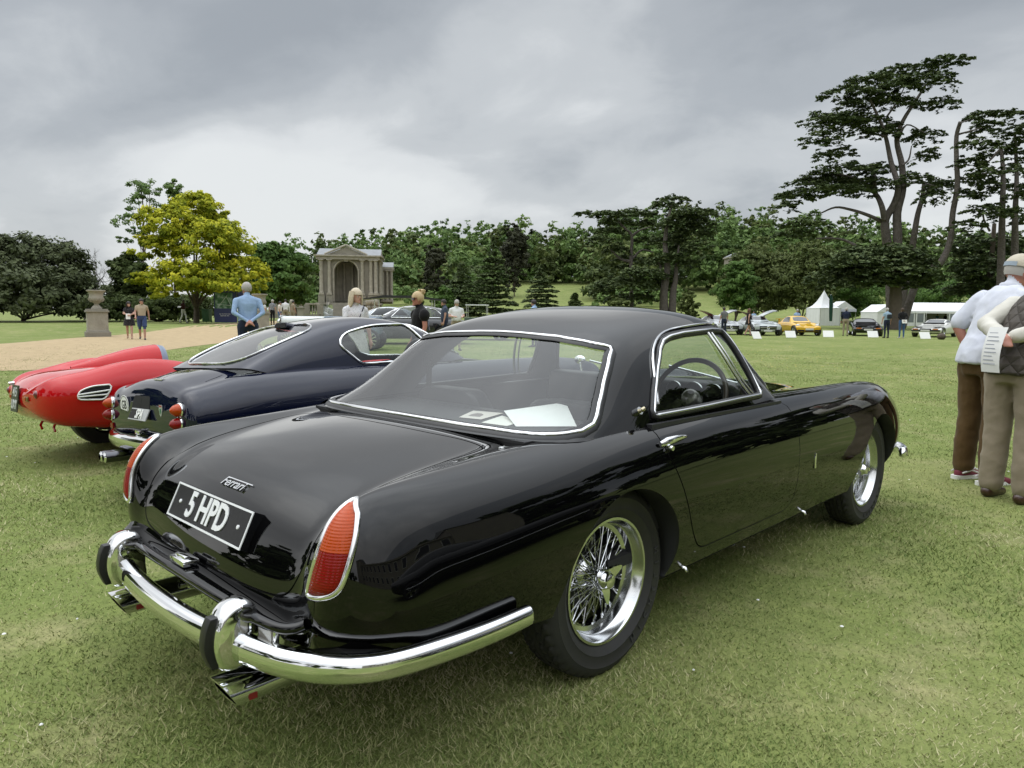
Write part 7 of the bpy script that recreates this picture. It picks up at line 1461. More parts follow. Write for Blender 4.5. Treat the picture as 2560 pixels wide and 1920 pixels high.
def urn(label, px, d, s=1.0, group='stone urns on pedestals'):
    p = base_at(px, d); T = thing('stone_urn', label, 'urn', p, los(px)+R(4), group, s)
    mb = MB(); mb.box((0, 0, .11), (1.02, 1.02, .24)); mb.box((0, 0, .27), (.92, .92, .10), taper=.95); mb.build('plinth', stone, T, bevel=.02)
    mb = MB(); mb.box((0, 0, .72), (.84, .84, .84)); mb.build('pedestal', stone_pale, T, bevel=.02)
    mb = MB(); mb.box((0, 0, 1.17), (.96, .96, .08)); mb.box((0, 0, 1.24), (.86, .86, .08)); mb.build('pedestal_cap', stone, T, bevel=.015)
    mb = MB(); mb.box((0, 0, 1.31), (.42, .42, .08)); mb.lathe([(.20, 1.35), (.16, 1.40), (.10, 1.47), (.095, 1.52), (.15, 1.56), (.24, 1.62), (.30, 1.70), (.315, 1.78), (.29, 1.84), (.285, 1.95), (.31, 2.03), (.38, 2.09), (.40, 2.11), (.40, 2.14), (.35, 2.15), (.28, 2.0), (0, 1.95)], 26, 'z'); u_ = mb.build('urn', stone_pale, T, smooth=35)
    for k in range(14):
        a = 2*math.pi*k/14; q = np.array([math.cos(a), math.sin(a), 0]); mb = MB(); mb.tube([q*.235+np.array([0, 0, 1.60]), q*.315+np.array([0, 0, 1.70]), q*.325+np.array([0, 0, 1.78])], [.018, .030, .014], 5); mb.build('gadroon', stone_pale, u_, smooth=60)
    return T
def build_board():
    p = W(565, 806, 54); T = thing('information_board', 'dark blue information board with a landscape picture behind man in blue shirt', 'sign', (p[0], p[1], p[2]), math.atan2(_rh[1], _rh[0])+R(6))
    nv = mat('navy_board', (.018, .025, .095), .45); mb = MB(); mb.box((0, 0, 1.18), (1.62, .12, 2.36)); mb.build('panel', nv, T); mb = MB(); mb.box((1.02, .25, 1.18), (.10, .9, 2.36)); mb.build('side_panel', nv, T) if False else None
    mb = MB(); mb.box((1.0, .30, 1.18), (.42, .08, 2.36), R(35)); mb.build('return_panel', nv, T)
    m = bpy.data.materials.new('landscape_print'); m.use_nodes = True; nt = m.node_tree; N = nt.nodes; L = nt.links; tc = N.new('ShaderNodeTexCoord'); n = N.new('ShaderNodeTexNoise'); n.inputs['Scale'].default_value = 3.2; n.inputs['Detail'].default_value = 8; L.new(tc.outputs['Object'], n.inputs['Vector'])
    r = N.new('ShaderNodeValToRGB'); e = r.color_ramp.elements; e[0].position = .38; e[0].color = (.015, .05, .02, 1); e[1].position = .68; e[1].color = (.32, .40, .38, 1); q = e.new(.5); q.color = (.05, .15, .06, 1); L.new(n.outputs['Fac'], r.inputs[0]); L.new(r.outputs[0], N['Principled BSDF'].inputs['Base Color'])
    mb = MB(); mb.box((-.10, -.065, 1.62), (1.26, .012, 1.16)); pic = mb.build('picture', m, T)
    for a, b, c_ in (((-.5, 1.15), (.15, 2.0), .02), ((.45, 1.2), (.1, 1.9), .02), ((-.6, 1.35), (.4, 1.25), .018)):
        mb = MB(); mb.tube([(a[0], -.074, a[1]), (b[0], -.074, b[1])], c_, 4); mb.build('picture_line', mat('print_pale', (.45, .52, .48), .6), pic)
    for k, tx in enumerate(('SEE YOU NEXT YEAR', 'JUNE 05-06, 2027')): text_obj('caption', tx, .085, white_paint, T, frame_mat((-.05, -.064, .62-.13*k), (1, 0, 0), (0, 0, 1)), .002)
    p = W(518, 806, 56); B_ = thing('wheelie_bin', 'green wheeled bin beside the dark blue board', 'bin', p, math.atan2(_rh[1], _rh[0])); gm = mat('bin_green', (.03, .10, .04), .5)
    mb = MB(); mb.box((0, 0, .50), (.50, .62, .92), taper=1.12); mb.build('body', gm, B_, bevel=.03, smooth=30); mb = MB(); mb.box((0, 0, 1.0), (.62, .76, .07)); mb.build('lid', gm, B_, bevel=.02, smooth=30)
    for x in (-.2, .2): mb = MB(); mb.lathe([(0, -.03), (.1, -.03), (.1, .03), (0, .03)], 14, 'x', (x, .32, .10)); mb.build('wheel', rubber, B_, smooth=40)
def build_tents():
    ya = math.atan2(_rh[1], _rh[0])
    p = base_at(2058, 98); T = thing('pagoda_tent', 'white pagoda tent with peaked roof and green feather flag', 'tent', p, ya+R(12)); h, w_ = 2.35, 3.1; n = 10; V = []; F = []
    for k in range(n+1):
        t = k/n; z = h+2.35*t**1.9; s = w_/2*(1-t)+.02; V += [(-s, -s, z), (s, -s, z), (s, s, z), (-s, s, z)]
        if k: F += [((k-1)*4+j, (k-1)*4+(j+1) % 4, k*4+(j+1) % 4, k*4+j) for j in range(4)]
    for v in range(len(V)): pass
    mb = MB(); mb.add(V, F); mb.build('roof', canvas, T)
    for a in range(4):
        c, s = math.cos(a*math.pi/2), math.sin(a*math.pi/2)
        if a == 1: continue
        n = 14; V = []
        for k in range(n+1):
            t = -w_/2+w_*k/n; off = w_/2-.02+.03*math.sin(k*2.2); V += [(t*c+off*s, t*s-off*c, 0), (t*c+off*s, t*s-off*c, h)]
        mb = MB(); mb.add(V, [(2*k, 2*k+2, 2*k+3, 2*k+1) for k in range(n)]); mb.build('side_wall', canvas, T, smooth=60)
    mb = MB()
    for x in (-1, 1):
        for y in (-1, 1): mb.tube([(x*w_/2, y*w_/2, 0), (x*w_/2, y*w_/2, h)], .04, 6)
    mb.build('frame', steel, T); mb = MB(); mb.tube([(0, 0, h+2.3), (0, 0, h+2.75)], .02, 6); mb.build('finial', steel, T)
    p = base_at(2081, 92); FL = thing('feather_flag', 'dark green feather flag standing in front of the pagoda tent', 'flag', p, ya); pts = [(0, 0), (.02, 1.0), (.0, 2.5), (-.05, 3.6), (-.22, 4.0), (-.42, 3.9)]
    mb = MB(); mb.tube([(a, 0, b) for a, b in pts], .02, 6); mb.build('pole', steel, FL); po = [(.02, .6), (.03, 2.4), (-.02, 3.5), (-.2, 3.97), (-.42, 3.9), (-.50, 3.2), (-.46, 2.2), (-.42, 1.2), (-.36, .62)]
    mb = MB(); mb.prism([(a+.02, b) for a, b in po], -.006, .006, 'xz'); mb.build('banner', mat('flag_green', (.012, .06, .04), .7), FL)
    p = base_at(2100, 100); T = thing('awning_tent', 'small white awning beside the pagoda tent', 'tent', p, ya); mb = MB(); mb.prism([(-1.6, 2.2), (1.6, 2.2), (.0, 3.3)], -1.4, 1.4, 'xz'); mb.build('roof', canvas, T); mb = MB(); mb.box((0, -1.42, 2.05), (3.2, .03, .32)); mb.build('valance', mat('valance', (.55, .56, .68), .7), T)
    for x in (-1.5, 1.5): mb = MB(); mb.tube([(x, -1.4, 0), (x, -1.4, 2.2)], .035, 6); mb.build('post', steel, T)
    mb = MB(); mb.box((-1.2, 1.2, 1.1), (.6, .05, 2.2)); mb.build('side_wall', canvas, T)
    p = base_at(2194, 103); T = thing('small_tent', 'small white frame tent left of the domed cedar trunk', 'tent', p, ya); mb = MB(); mb.prism([(-1.3, 1.9), (1.3, 1.9), (.3, 3.0)], -2.5, 2.5, 'xz'); mb.build('roof', canvas, T); mb = MB(); mb.box((0, -2.4, .95), (2.4, .04, 1.9)); mb.box((-1.2, 0, .95), (.04, 4.8, 1.9)); mb.build('side_wall', canvas, T)
    # long marquee
    p = base_at(2263, 100); T = thing('long_marquee', 'long white marquee with window panels behind the parked white car', 'marquee', p, ya+R(-4)); L_ = 17.0; w_ = 6.0; h = 2.05
    bays = 6; bw = L_/bays
    for k in range(bays):
        mb = MB(); mb.prism([(-.02, h), (w_/2, h+1.25), (w_+.02, h)], k*bw+.02, (k+1)*bw-.02, 'yz'); mb.build('roof_bay', canvas, T)
    for k in range(bays+1): mb = MB(); mb.tube([(k*bw, 0, 0), (k*bw, 0, h)], .05, 6); mb.tube([(k*bw, w_, 0), (k*bw, w_, h)], .05, 6); mb.build('post', steel, T)
    mb = MB(); mb.box((L_/2, w_, h/2), (L_, .04, h)); mb.build('back_wall', canvas, T)
    mb = MB(); mb.box((L_/2, -.03, h-.12), (L_, .03, .3)); mb.build('valance', canvas, T); gw = mat('tent_window', (.18, .20, .22), .15)
    for k in range(bays):
        if k in (1, 3): continue
        for j in range(2):
            x = k*bw+bw*(.27+.46*j); mb = MB(); mb.box((x, .0, h*.5), (bw*.42, .03, h*.98)); pn_ = mb.build('wall_panel', canvas, T); mb = MB(); mb.box((x, -.025, h*.55), (bw*.30, .012, h*.60)); mb.build('window', gw, pn_)
    mb = MB(); mb.box((-.0, w_/2, h/2), (.04, w_, h)); mb.build('end_wall', canvas, T)
def build_folly():
    p = W(1832, 660, 190); T = thing('stone_folly', 'small stone garden building peeping through trees on the hill', 'building', (p[0], p[1], p[2]-5), math.atan2(_rh[1], _rh[0])); mb = MB(); mb.box((0, 0, 3.2), (3.6, 3.6, 6.4)); mb.build('wall', stone, T); mb = MB(); mb.box((0, 0, 6.5), (4.2, 4.2, .35)); mb.build('cornice', stone_pale, T)
    mb = MB(); mb.prism([(-2, 6.7), (2, 6.7), (0, 7.7)], -2, 2, 'xz'); mb.build('roof', lead, T); mb = MB(); mb.box((0, -1.81, 4.4), (1.0, .04, 1.8)); mb.build('window', deepblack, T)
def build_house():
    # the great house behind the photographer, seen mirrored in paint and chrome
    T = thing('country_house', 'long stone country house mirrored in the black car\'s paint and bumper', 'house', (-6, -46, 0), R(8)); hs = mat('house_stone', (.36, .33, .28), .9, noise=(.4, (.27, .25, .21), 1.5, 6))
    mb = MB(); mb.box((0, 0, 6), (62, 14, 12)); wl = mb.build('wall', hs, T); mb = MB(); mb.box((0, 0, 12.3), (63, 15, .6)); mb.build('parapet', hs, T); wm = mat('window_dark', (.03, .035, .04), .08); wf = mat('window_white', (.75, .75, .72), .5)
    for x in (-28, 28): mb = MB(); mb.box((x, 0, 8.2), (9, 16, 16.4)); mb.build('corner_tower', hs, T); mb = MB(); mb.prism([(-8.4, 16.4), (8.4, 16.4), (0, 19)], x-4.8, x+4.8, 'yz'); mb.build('tower_roof', lead, T)
    f1 = f2 = None
    for k in range(12):
        for z, hh in ((2.6, 3.2), (8.0, 3.6)):
            x = -22+4.0*k
            if f1 is None:
                mb = MB(); mb.box((0, 0, 0), (1.7, .12, 1.0)); f1 = mb.build('window', wf, T); mb = MB(); mb.box((0, .08, 0), (1.45, .06, .9)); f2 = mb.build('pane', wm, f1); o = f1
            else:
                o = f1.copy(); COL.objects.link(o); q = f2.copy(); COL.objects.link(q); q.parent = o
            o.location = (x, 7.05, z+hh/2); o.scale = (1, 1, hh)
    return T
def build_mirror_trees():
    # trees on the photographer's side of the lawn, mirrored in the paintwork
    rg = np.random.default_rng(5); Q = []
    for (x, y, h, w_) in ((34, -42, 20, 16), (48, -30, 22, 17), (60, -14, 20, 16), (-48, -30, 19, 18), (-56, -8, 20, 16), (-50, 16, 18, 16), (-34, 40, 16, 14), (42, -52, 21, 16), (-62, 28, 20, 16), (70, -40, 24, 20), (22, -60, 22, 15), (-20, 58, 14, 14)):
        bl = [(x+rg.normal()*w_*.2, y+rg.normal()*w_*.2, h*(.12+.8*k/6), w_*.33, w_*.33, h*.16) for k in range(7)]; q, t = blob_leaves(bl, 2600, 1.2, rg, .4, nclump=60); Q.append((q, t))
    tag(link('park_trees', crown_mesh('park_trees', np.concatenate([a for a, _ in Q]), np.concatenate([b for _, b in Q])), G_DARK), 'park trees mirrored in the bodywork of the black car', 'woodland', None, 'stuff')
def build_all_buildings():
    build_loggia(); build_balustrade(); urn('weathered stone urn on tall pedestal beside the walking couple', 242, 33.5); urn('stone urn on pedestal partly hidden behind man in blue shirt', 650, 36.5, .98); build_board(); build_tents(); build_folly(); build_house(); build_mirror_trees()
# ================================================================ people
SKIN = mat('skin', (.42, .24, .17), .55, noise=(14, (.36, .19, .14), 1.3)); SKIN_PALE = mat('skin_pale', (.50, .31, .24), .55, noise=(14, (.44, .25, .19), 1.3)); SKIN_RED = mat('skin_ruddy', (.43, .20, .14), .55, noise=(16, (.34, .14, .10), 1.3)); SKIN_DARK = mat('skin_dark', (.09, .045, .03), .55)
def cloth(name, c, c2=None, sc=6, bump=(11, .55, .03)): return mat(name, c, .9, spec=.15, noise=(sc, c2 or tuple(v*.78 for v in c), 1.6), bump=bump, sheen=.1)
def remesh(V, F, voxel, smooth_it=6, fac=.5):
    me = bpy.data.meshes.new('tmp'); me.from_pydata([tuple(map(float, v)) for v in V], [], F); o = bpy.data.objects.new('tmp', me); COL.objects.link(o)
    bm = bmesh.new(); bm.from_mesh(me); bmesh.ops.recalc_face_normals(bm, faces=bm.faces); bm.to_mesh(me); bm.free()
    r = o.modifiers.new('r', 'REMESH'); r.mode = 'VOXEL'; r.voxel_size = voxel; r.use_smooth_shade = True
    s = o.modifiers.new('s', 'SMOOTH'); s.factor = fac; s.iterations = smooth_it
    dg = bpy.context.evaluated_depsgraph_get(); out = bpy.data.meshes.new_from_object(o.evaluated_get(dg)); bpy.data.objects.remove(o); bpy.data.meshes.remove(me); return out
def capsule(mb, P, rad, n=10, squash=None):
    P = np.array(P, float); rad = np.array(rad, float); mb.tube(P, rad, n, squash=squash); mb.sphere(P[0], rad[0]*.98, n, m=6); mb.sphere(P[-1], rad[-1]*.98, n, m=6)
def rings(mb, rows, n=14):
    """closed stack of ellipses: (x, y, z, rx, ry)"""
    a = np.linspace(0, 2*np.pi, n, endpoint=False); V = [(x+rx*math.cos(t), y+ry*math.sin(t), z) for x, y, z, rx, ry in rows for t in a]; k = len(rows)
    mb.add(V, [(i*n+j, i*n+(j+1) % n, (i+1)*n+(j+1) % n, (i+1)*n+j) for i in range(k-1) for j in range(n)]+[tuple(range(n))[::-1], tuple((k-1)*n+j for j in range(n))])
def person(label, loc, rz, H=1.75, top=None, bottom=None, shoe=None, skin=SKIN, hair=None, style='short', arms=('down', 'down'), legs='stand', sleeves='short', build=1.0, skirt=None, voxel=.018, turn=0.0, bend=0.0, group=None, shorts=False, woman=False, fingers=False, tilt=0.0):
    """a figure facing local +x. one continuous body; hair and clothes are children"""
    T = thing('person', label, 'person', loc, rz, group); s = H/1.75; top = top or cloth('grey_cloth', (.2, .2, .2)); bottom = bottom or cloth('navy_cloth', (.03, .035, .06)); shoe = shoe or mat('dark_shoe', (.02, .018, .016), .5); hair = hair or mat('brown_hair', (.05, .032, .02), .7)
    sw = (.185 if not woman else .165)*build**.5; hw_ = .095 if not woman else .095; zh = .93; zs = 1.385
    def bp(p):  # bend forward at the hips
        p = np.array(p, float); 
        if p[2] > zh: q = p-np.array([0, 0, zh]); c_, s_ = math.cos(bend), math.sin(bend); p = np.array([q[0]*c_+q[2]*s_, q[1], -q[0]*s_+q[2]*c_])+np.array([0, 0, zh])
        return p
    J = {}
    for sd, sg in (('L', 1), ('R', -1)):
        if legs == 'walk': k = sg; J['hip'+sd] = (0, .09*sg, zh); J['kn'+sd] = (.10*k+.05, .09*sg, .50); J['an'+sd] = (.24*k-.02, .08*sg, .085+(.03 if k < 0 else 0))
        else: J['hip'+sd] = (0, .095*sg, zh); J['kn'+sd] = (.015, .105*sg, .50); J['an'+sd] = (-.01, .11*sg, .085)
        sh = np.array([0, sw*sg, zs]); mode = arms[0] if sd == 'L' else arms[1]
        el, ha = {'down': ((.0, (sw+.055)*sg, 1.15), (.06, (sw+.065)*sg, .90)), 'swing_f': ((.06, (sw+.05)*sg, 1.16), (.22, (sw+.04)*sg, .98)), 'swing_b': ((-.10, (sw+.06)*sg, 1.17), (-.12, (sw+.08)*sg, .92)), 'fold': ((.08, (sw+.05)*sg, 1.17), (.26, (sw-.13)*sg, 1.12)),
                  'read': ((.02, (sw+.05)*sg, 1.16), (.28, (sw-.06)*sg, 1.15)), 'back': ((-.10, (sw+.06)*sg, 1.17), (-.20, .03*sg, 1.02)), 'hip': ((-.06, (sw+.16)*sg, 1.18), (.08, (sw-.01)*sg, 1.03)), 'pocket': ((-.05, (sw+.10)*sg, 1.16), (.07, (sw+.0)*sg, .93)), 'hold': ((.0, (sw+.06)*sg, 1.15), (.16, (sw-.02)*sg, .95))}[mode]
        J['sh'+sd], J['el'+sd], J['ha'+sd] = bp(sh), bp(el), bp(ha) if mode not in ('pocket',) else np.array(ha, float)
    zones = []; mb = MB(); B = build
    def seg(zone, P, rad, squash=None): 
        P = np.array(P, float); capsule(mb, P, rad, 10, squash)
        for i in range(len(P)-1): zones.append((zone, P[i], P[i+1], (rad[i]+rad[i+1])/2))
    for sd, sg in (('L', 1), ('R', -1)):
        seg('thigh', [J['hip'+sd], J['kn'+sd]], [.088*B, .060]); seg('shin', [J['kn'+sd], np.array(J['kn'+sd])*.55+np.array(J['an'+sd])*.45+np.array([-.012, 0, 0]), J['an'+sd]], [.058, .054, .040])
        a = np.array(J['an'+sd]); seg('foot', [a+np.array([-.035, 0, -.045]), a+np.array([.05, .01*sg, -.05]), a+np.array([.155, .02*sg, -.062])], [.042, .042, .030])
        seg('torso', [bp((-.01, .045*sg, 1.435)), np.array(J['sh'+sd])+np.array([0, -.012*sg, -.004])], [.058, .056]); seg('upper', [J['sh'+sd], J['el'+sd]], [.054*B**.5, .042]); seg('fore', [J['el'+sd], J['ha'+sd]], [.042, .029])
        d = np.array(J['ha'+sd])-np.array(J['el'+sd]); d /= np.linalg.norm(d); h0 = np.array(J['ha'+sd]); J['hd'+sd] = (h0, d)
        seg('hand', [h0+d*.02, h0+d*.07], [.034, .038], (1, .55))
        lat = np.cross(d, [0, 0, 1.]) if abs(d[2]) < .8 else np.array([1., 0, 0]); lat = lat-d*(lat@d); lat /= np.linalg.norm(lat); nn = np.cross(d, lat)
        rr = .0095 if fingers else .013
        for q, (o_, L_) in enumerate(((-.026, .062), (-.009, .074), (.009, .070), (.026, .054))): b0 = h0+d*.085+lat*o_; seg('hand', [b0, b0+d*L_*.5+nn*.006, b0+d*L_*.88+nn*.022], [rr, rr*.95, rr*.8])
        b0 = h0+d*.035+lat*.030; seg('hand', [b0, b0+d*.028+lat*.022, b0+d*.055+lat*.026+nn*.012], [rr*1.15, rr*1.1, rr*.85])
    w1 = (.155, .135, .175, .18) if not woman else (.17, .125, .155, .155)
    rows = [(0, 0, .84, .10*B, w1[0]*.82*B), (0, 0, .92, .122*B, w1[0]*1.02*B), (.012*B, 0, 1.05, .118*B*(1.12 if B > 1.05 else 1), w1[1]*1.05*B), (.012, 0, 1.20, .125*B, w1[2]*.92*B**.6), (.005, 0, 1.33, .125*B**.6, w1[3]*.98), (-.005, 0, 1.42, .095, w1[3]*.86), (-.01, 0, 1.47, .065, .10)]
    rows2 = [tuple(bp(r_[:3]))+r_[3:] for r_ in rows]; rings(mb, rows2); 
    for i in range(len(rows2)-1): zones.append(('torso' if rows[i][2] >= .93 else 'hips', np.array(rows2[i][:3]), np.array(rows2[i+1][:3]), (rows[i][3]+rows[i+1][3])*.62))
    hd = bp((.015, 0, 1.585)); hd[0] += .02; nk = bp((-.012, 0, 1.46)); seg('neck', [nk, hd+np.array([-.025, 0, -.06])], [.056, .050])
    ct, st = math.cos(turn), math.sin(turn); cp, sp_ = math.cos(tilt), math.sin(tilt)
    def hp(p): x, y, z = p; x, z = x*cp+z*sp_, -x*sp_+z*cp; return hd+np.array([x*ct-y*st, x*st+y*ct, z])
    mb.sphere(hd+np.array([0, 0, .035]), (.096, .077, .100), 14); c = hp((.018, 0, -.035)); mb.sphere(c, (.072, .062, .082), 12); zones.append(('head', hp((0, 0, -.05)), hp((0, 0, .09)), .085))
    mb.sphere(hp((.094, 0, -.012)), (.018, .013, .022), 8); mb.sphere(hp((.082, 0, -.088)), (.022, .028, .018), 8)
    for sg in (1, -1): mb.sphere(hp((-.005, .078*sg, -.008)), (.018, .010, .032), 8)
    zones.append(('head', hp((.10, 0, -.02)), hp((.08, 0, -.09)), .03)); zones.append(('head', hp((0, .08, 0)), hp((0, -.08, 0)), .03))
    me = remesh(mb.V, mb.F, voxel/s*1.0, 4, .5); n = len(me.vertices); co = np.empty(n*3); me.vertices.foreach_get('co', co); co = co.reshape(-1, 3)
    F = [tuple(p.vertices) for p in me.polygons]; cen = np.array([co[list(f)].mean(0) for f in F]); best = np.full(len(F), 1e9); zid = np.zeros(len(F), int); tpar = np.zeros(len(F))
    names = ['thigh', 'shin', 'foot', 'upper', 'fore', 'hand', 'torso', 'hips', 'neck', 'head']
    for z, a, b, r_ in zones:
        d = b-a; t = np.clip(((cen-a)@d)/(d@d+1e-9), 0, 1); ds = np.linalg.norm(cen-a-t[:, None]*d, axis=1)-r_; k = ds < best; best[k] = ds[k]; zid[k] = names.index(z); tpar[k] = t[k]
    mats_ = [skin, top, bottom, shoe]; mi = np.zeros(len(F), int)
    for i in range(len(F)):
        z = names[zid[i]]; mi[i] = 1 if z == 'torso' else 2 if z == 'hips' else 3 if z == 'foot' else 0
        if z == 'upper': mi[i] = 1 if (sleeves == 'long' or tpar[i] < (.68 if sleeves == 'short' else .1)) else 0
        if z == 'fore': mi[i] = 1 if sleeves == 'long' else 0
        if z == 'thigh': mi[i] = 2 if skirt is None else (2 if tpar[i] < .3 else 0)
        if z == 'shin': mi[i] = 0 if (shorts or skirt is not None) else 2
        if z == 'shin' and shorts and tpar[i] < .0: mi[i] = 2
    me.polygons.foreach_set('material_index', mi.tolist()); me.transform(Matrix.Scale(s, 4)); body = link('body', me, mats_, T); me.name = 'body'
    # face
    ey = mat('eye_white', (.6, .58, .55), .3); ir = mat('eye_dark', (.02, .015, .01), .2); lip = mat('lips', (.32, .13, .10), .5)
    for sg in (1, -1):
        m = MB(); m.sphere(hp((.078, .030*sg, .008))*s, .0115*s, 8); e = m.build('eye', ey, body, smooth=60); m = MB(); m.sphere(hp((.0865, .030*sg, .008))*s, .0055*s, 6); m.build('iris', ir, e, smooth=60)
        m = MB(); m.tube([hp((.084, .016*sg, .028))*s, hp((.086, .032*sg, .032))*s, hp((.074, .048*sg, .026))*s], .0035*s, 5); m.build('eyebrow', hair, body)
    m = MB(); m.tube([hp((.074, .026, -.062))*s, hp((.090, 0, -.060))*s, hp((.074, -.026, -.062))*s], .005*s, 6); m.build('mouth', lip, body, smooth=60)
    # hair
    def cap_mesh(r0, zmin, back=0.0, thick=1.06, zt=.035):
        V = []; n_ = 18; rows_ = 9; F_ = []
        for i in range(rows_):
            t = i/(rows_-1)
            for k in range(n_):
                a = 2*math.pi*k/n_; front = math.cos(a); lo = zmin+(.075 if front > .35 else .03*max(0, front)) if not back else zmin+(.085 if front > .4 else .02); ph = t*(math.pi/2+max(0, -1.0*math.asin(np.clip((lo-zt)/.105, -.99, .99))))
                V.append(hp((math.sin(ph)*math.cos(a)*.099*thick, math.sin(ph)*math.sin(a)*.080*thick, zt+.104*thick*math.cos(ph)))*s)
        for i in range(rows_-1): F_ += [(i*n_+k, (i+1)*n_+k, (i+1)*n_+(k+1) % n_, i*n_+(k+1) % n_) for k in range(n_)]
        return V, F_
    if style != 'bald':
        V, F_ = cap_mesh(.1, -.02 if style in ('short', 'cap') else -.05, style != 'short', 1.07 if style != 'long' else 1.12); m = MB(); m.add(V, F_); ho = m.build('hair', hair, T, smooth=70)
        if style == 'long':
            m = MB()
            for k in range(15):
                a = R(75+210*k/14); x, y = math.cos(a)*.095, math.sin(a)*.088; m.tube(catmull([hp((x*.8, y*.85, .09))*s, hp((x*1.1, y*1.1, .0))*s, hp((x*1.15-.01, y*1.15, -.10))*s, hp((x*1.05-.03, y*1.2, -.19-.05*math.sin(k*1.7)))*s], 3), np.linspace(.026, .012, 10)*s, 6)
            m.build('hair_length', hair, T, smooth=70)
        if style == 'bun':
            m = MB(); q = hp((-.07, 0, .13))
            for k in range(14): a = k*2.4; m.tube([(q+np.array([.035*math.cos(a), .035*math.sin(a), .03*math.sin(k*1.3)]))*s, (q+np.array([.06*math.cos(a+.9), .06*math.sin(a+.9), .045*math.cos(k*1.9)]))*s], [.020*s, .008*s], 5)
            m.sphere(q*s, .05*s, 10); m.build('hair_bun', hair, T, smooth=70)
    if skirt is not None:
        z1, z0, m_ = skirt; rows_ = [(0, 0, z1, .125*B, .165*B), (0, 0, z1-.12, .15, .19), (0, 0, (z1+z0)/2, .17, .215), (0, 0, z0, .20, .25)]; m = MB(); n_ = 24; V = []
        for x, y, z, rx, ry in rows_:
            for k in range(n_): a = 2*math.pi*k/n_; w_ = 1+.05*math.sin(k*2.6)*(z1-z)/(z1-z0); V.append((np.array([x+rx*w_*math.cos(a), y+ry*w_*math.sin(a), z]))*s)
        m.add(V, [(i*n_+k, i*n_+(k+1) % n_, (i+1)*n_+(k+1) % n_, (i+1)*n_+k) for i in range(3) for k in range(n_)]); m.build('skirt', m_, T, smooth=70)
    if shorts:
        for sd, sg in (('L', 1), ('R', -1)):
            a, b = np.array(J['hip'+sd]), np.array(J['kn'+sd]); m = MB(); m.tube([a*s, (a*.5+b*.5)*s, (a*.12+b*.88)*s], np.array([.10, .095, .088])*s, 12, caps=False); m.build('shorts_leg', bottom, T, smooth=70)
    return T, J, hp, s
def printed(name, c1, c2, sc=40, thr=.52):
    if name in MATS: return MATS[name]
    m = mat(name, c1, .9); nt = m.node_tree; N = nt.nodes; L = nt.links; tc = N.new('ShaderNodeTexCoord'); v = N.new('ShaderNodeTexVoronoi'); v.inputs['Scale'].default_value = sc; L.new(tc.outputs['Object'], v.inputs['Vector']); r = N.new('ShaderNodeValToRGB'); r.color_ramp.interpolation = 'CONSTANT'; e = r.color_ramp.elements; e[0].color = (*c2, 1); e[1].position = thr; e[1].color = (*c1, 1); L.new(v.outputs['Distance'], r.inputs[0]); L.new(r.outputs[0], N['Principled BSDF'].inputs['Base Color']); return m
def striped(name, c1, c2, sc=18):
    m = mat(name, c1, .9); nt = m.node_tree; N = nt.nodes; L = nt.links; tc = N.new('ShaderNodeTexCoord'); v = N.new('ShaderNodeTexWave'); v.bands_direction = 'Z'; v.inputs['Scale'].default_value = sc; L.new(tc.outputs['Object'], v.inputs['Vector']); r = N.new('ShaderNodeValToRGB'); r.color_ramp.interpolation = 'CONSTANT'; e = r.color_ramp.elements; e[0].color = (*c1, 1); e[1].position = .72; e[1].color = (*c2, 1); L.new(v.outputs['Fac'], r.inputs[0]); L.new(r.outputs[0], N['Principled BSDF'].inputs['Base Color']); return m
def sheet_in_hand(label, p, rz, w_=.15, h=.21, tilt=R(70), m=None, name='leaflet'):
    mb = MB(); mb.box((0, 0, 0), (w_, .003, h)); T = thing(name, label, 'paper', p, rz); o = mb.build('sheet', m or paper, T); o.rotation_euler = (tilt-R(90), 0, 0); return T
